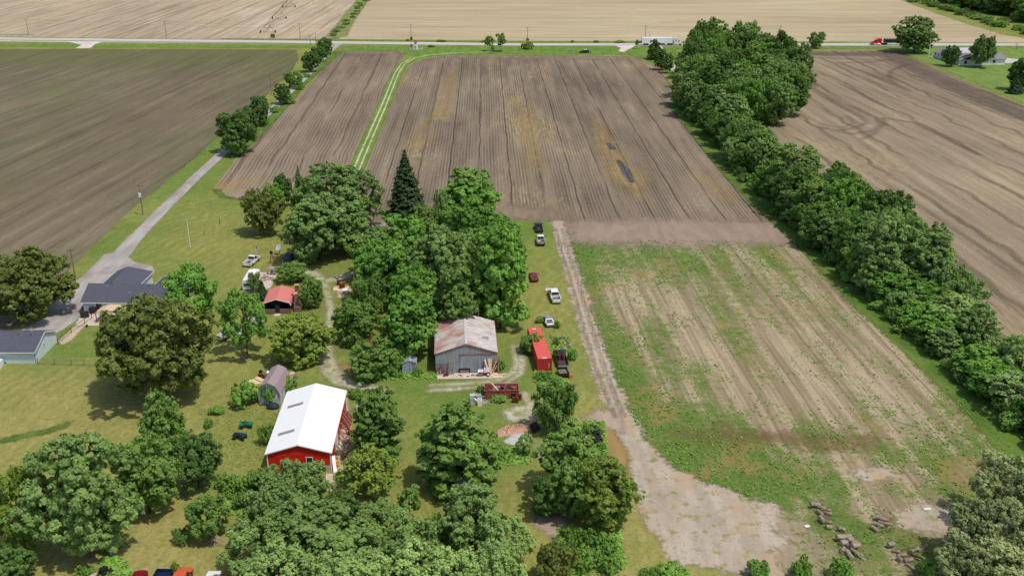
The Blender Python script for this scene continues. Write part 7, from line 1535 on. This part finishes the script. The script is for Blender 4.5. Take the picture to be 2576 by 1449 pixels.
# stone pallets left of the track
random.seed(9)
for j, (x, y) in enumerate(((1417, 852), (1421, 872), (1421, 882))):
    pp_ = thing('stone_pallet', P(x, y), ['top', 'middle', 'lowest'][j] + ' pallet of pale building stone between saloon and pickup', 'pallet', R(8), 'stone pallets'); MB().box((0, 0, .07), (1.3, 1.2, .14)).build('pallet', WOOD_O, pp_)
    for k_ in range(14): MB().box((random.uniform(-.5, .5), random.uniform(-.45, .45), .25 + .18 * (k_ // 6)), (random.uniform(.25, .45), random.uniform(.2, .3), .17), random.uniform(-.4, .4)).build('stone', [WOOD_G, paint('pale_stone', srgb(196, 176, 148), .9, var=.1)][k_ % 2], pp_)
# rubble heap and sand by the gravel patch
def heap(pts, hmax, name, mat, label, cat, seed, rough=.25, res=.22):
    q = PL(pts); x0, x1 = min(p.x for p in q), max(p.x for p in q); y0, y1 = min(p.y for p in q), max(p.y for p in q); rr = np.random.default_rng(seed)
    nx = int((x1 - x0) / res) + 2; ny = int((y1 - y0) / res) + 2; X, Y = np.meshgrid(np.linspace(x0, x1, nx), np.linspace(y0, y1, ny)); sd = sd_poly(X, Y, [(p.x, p.y) for p in q])
    Z = np.clip(sd / max(sd.max(), .01), 0, 1) ** .7 * hmax * (1 + rough * 2 * (rr.random(X.shape) - .5)) - np.where(sd < 0, .15, 0)
    idx = np.arange(nx * ny).reshape(ny, nx); f = [(int(idx[j, i]), int(idx[j, i + 1]), int(idx[j + 1, i + 1]), int(idx[j + 1, i])) for j in range(ny - 1) for i in range(nx - 1) if sd[j:j + 2, i:i + 2].max() > -.05]
    me = bpy.data.meshes.new(name); me.from_pydata(np.c_[X.ravel(), Y.ravel(), Z.ravel()].tolist(), [], f); me.update(); me.materials.append(mat); o = bpy.data.objects.new(name, me); COL.objects.link(o); return tag(o, label, cat)
heap([(1246, 1086), (1264, 1076), (1300, 1070), (1334, 1062), (1336, 1080), (1318, 1090), (1280, 1096), (1250, 1100)], .8, 'rubble_heap', paint('brick_rubble', srgb(196, 162, 140), .95, var=.3, scale=4, dirt=srgb(168, 112, 84), dirt_amt=.5), 'long heap of pinkish brick rubble below the gravel patch', 'rubble heap', 3, .5)
heap([(1264, 1110), (1290, 1092), (1325, 1088), (1330, 1105), (1310, 1120), (1280, 1118)], .5, 'sand_heap', paint('pale_sand', srgb(186, 184, 178), .95, var=.08, scale=3), 'pale grey sand heap below the brick rubble', 'sand heap', 4, .15)
heap([(1330, 1070), (1350, 1060), (1362, 1080), (1340, 1094)], .6, 'ash_heap', paint('charred', srgb(52, 46, 46), .95, var=.4, scale=4), 'charred black heap at the right end of the rubble', 'heap', 5, .5)
# tyre pile
random.seed(6)
for i in range(13):
    t = i / 12; p_ = P(1488, 1078).lerp(P(1504, 1122), t) + Vector((random.uniform(-.7, .7), random.uniform(-.3, .3), 0)); r_t = random.uniform(.45, .7)
    o = MB().lathe([(r_t * .55, -.14), (r_t * .9, -.15), (r_t, -.08), (r_t, .08), (r_t * .9, .15), (r_t * .55, .14), (r_t * .5, .1), (r_t * .5, -.1)], (0, 0, 0), 18).build('tyre', RUBBER, loc=p_ + Vector((0, 0, .18 + .3 * (i % 3))), rot=(random.uniform(-.6, .6), random.uniform(-.5, .5), 0)); tag(o, ORD[i] + ' black tyre from the top of the tyre pile', 'tyre', 'tyres in the pile by the track')
# cut logs
m, n, b = newmat('log_bark', .95, 0, .1); o_ = n.obj(); n.link(n.mix(n.smooth(n.noise(n.mapp(o_, scale=(.3, 2, 2)), 3, 5), .35, .65), srgb(126, 112, 98), srgb(174, 158, 140)), b.inputs['Base Color']); LOGM = m
ENDM = paint('cut_wood', srgb(176, 156, 130), .9, var=.15, scale=6)
def log(x, y, L_, r_, az, tilt, label, group, z=None):
    o = MB().tube([(-L_ / 2, 0, 0), (-L_ * .2, .02, .01), (L_ * .25, -.01, .02), (L_ / 2, 0, 0)], [r_ * 1.02, r_ * .97, r_, r_ * .95], 14).build('log', LOGM, loc=P(x, y) + Vector((0, 0, r_ * .9 if z is None else z)), rot=(0, tilt, az)); tag(o, label, 'log', group)
    for s in (-1, 1): MB().lathe([(0, -.012), (r_ * .86, -.012), (r_ * .86, .012), (0, .012)], (0, 0, 0), 14, 'X').build('cut_face', ENDM, o, loc=(s * (L_ / 2 + .004), 0, 0))
LG = [('upper log pile beside the track end', [(2050, 1277, 1.5, .32, .1), (2066, 1280, 1.2, .3, -.5), (2078, 1284, 1.4, .2, -.3), (2062, 1296, 1.3, .22, -1.2), (2070, 1302, 1.5, .2, -1.1), (2084, 1295, .9, .3, -.4), (2067, 1314, 1.1, .34, -1.2), (2082, 1316, 1.0, .26, -.2), (2084, 1330, .7, .36, 0)]),
      ('pair of short logs between the two left piles', [(2110, 1336, .5, .28, .3), (2120, 1338, .6, .38, .9)]),
      ('middle log pile with big rounds', [(2112, 1361, 1.1, .42, .05), (2130, 1355, 1.3, .4, .15), (2121, 1371, 1.1, .44, .4), (2136, 1366, 1.0, .38, .6), (2148, 1368, .9, .34, .1), (2136, 1378, .7, .3, -.8), (2150, 1382, 1.2, .46, .3), (2120, 1387, 1.2, .32, 1.1), (2136, 1400, 1.6, .36, -1.4), (2150, 1395, 1.6, .2, -1.1), (2160, 1395, 1.5, .22, -1.0), (2165, 1405, 1.4, .18, -.9)]),
      ('small right log pile on the grass', [(2215, 1312, 1.6, .32, -.5), (2226, 1310, 1.2, .26, -.4), (2210, 1324, 1.5, .3, -.5), (2222, 1322, 1.6, .22, -.5), (2200, 1334, 1.2, .34, -1.0), (2232, 1318, 1.4, .2, -.6)]),
      ('lowest log pile under the olive trees', [(2240, 1378, .9, .36, .2), (2255, 1390, 1.0, .28, -.4), (2268, 1400, 1.2, .3, .2), (2262, 1412, .8, .26, -1), (2285, 1412, 1.3, .3, .3), (2290, 1428, 1.6, .22, -1.1), (2300, 1390, 1.6, .24, .6), (2316, 1384, 1.6, .24, .7), (2326, 1378, 1.5, .22, .8)])]
for nm, L_ in LG:
    for i, (x, y, ln, r_, az) in enumerate(L_): log(x, y, ln * .88, r_ * .92, az, random.uniform(-.12, .12), '%s cut log in the %s' % (ORD[i], nm), nm, None if i % 3 else r_ * .9 + .25)
for nm, L_ in LG:
    if len(L_) < 5: continue
    tw_ = MB(); cx = sum(q[0] for q in L_) / len(L_); cy = sum(q[1] for q in L_) / len(L_); o3 = P(cx, cy)
    for k_ in range(70):
        q = P(cx + random.gauss(0, 16), cy + random.gauss(0, 18)) - o3; a = random.uniform(0, 6.28); l2 = random.uniform(.3, 1.3); z_ = random.uniform(.03, .45)
        tw_.tube([(q.x, q.y, z_), (q.x + math.cos(a) * l2, q.y + math.sin(a) * l2, z_ + random.uniform(-.03, .25))], [random.uniform(.02, .06), .012], 5)
    tag(tw_.build('branch_litter', paint('dry_twigs', srgb(126, 100, 80), .95, var=.3), loc=o3), 'tangle of dry brown branches in the ' + nm, 'branches', None, 'stuff')
tag(MB().tube([(0, 0, .3), (.9, -.8, .5), (1.6, -1.8, .35)], [.14, .12, .06], 7).build('charred_branch', BLACK, loc=P(2290, 1400)), 'charred dark branch on the lowest log pile', 'branch')
tag(MB().box((0, 0, .04), (.7, .45, .06), .4).build('white_scrap', TRIMW, loc=P(2031, 1323)), 'scrap of white sheeting at the end of the track', 'scrap'); tag(MB().box((0, 0, .04), (1.0, .4, .06), .1).build('white_scrap', TRIMW, loc=P(2333, 1280)), 'scrap of white sheeting on the bare soil patch', 'scrap')
# dead branches on the small round tree
db = thing('fallen_branch', P(536, 1372), 'bare grey dead branch at the foot of the small round tree', 'branch')
mbb = MB(); random.seed(4)
for k_ in range(7):
    a = -2.6 + k_ * .32; L_ = random.uniform(1.2, 2.2); mbb.tube([(0.4, .6, 1.2), (.4 + math.cos(a) * L_ * .5, .6 + math.sin(a) * L_ * .4, 1.0), (.4 + math.cos(a) * L_, .6 + math.sin(a) * L_ * .8, .3)], [.09, .05, .02], 5)
mbb.build('limbs', PBARK, db)
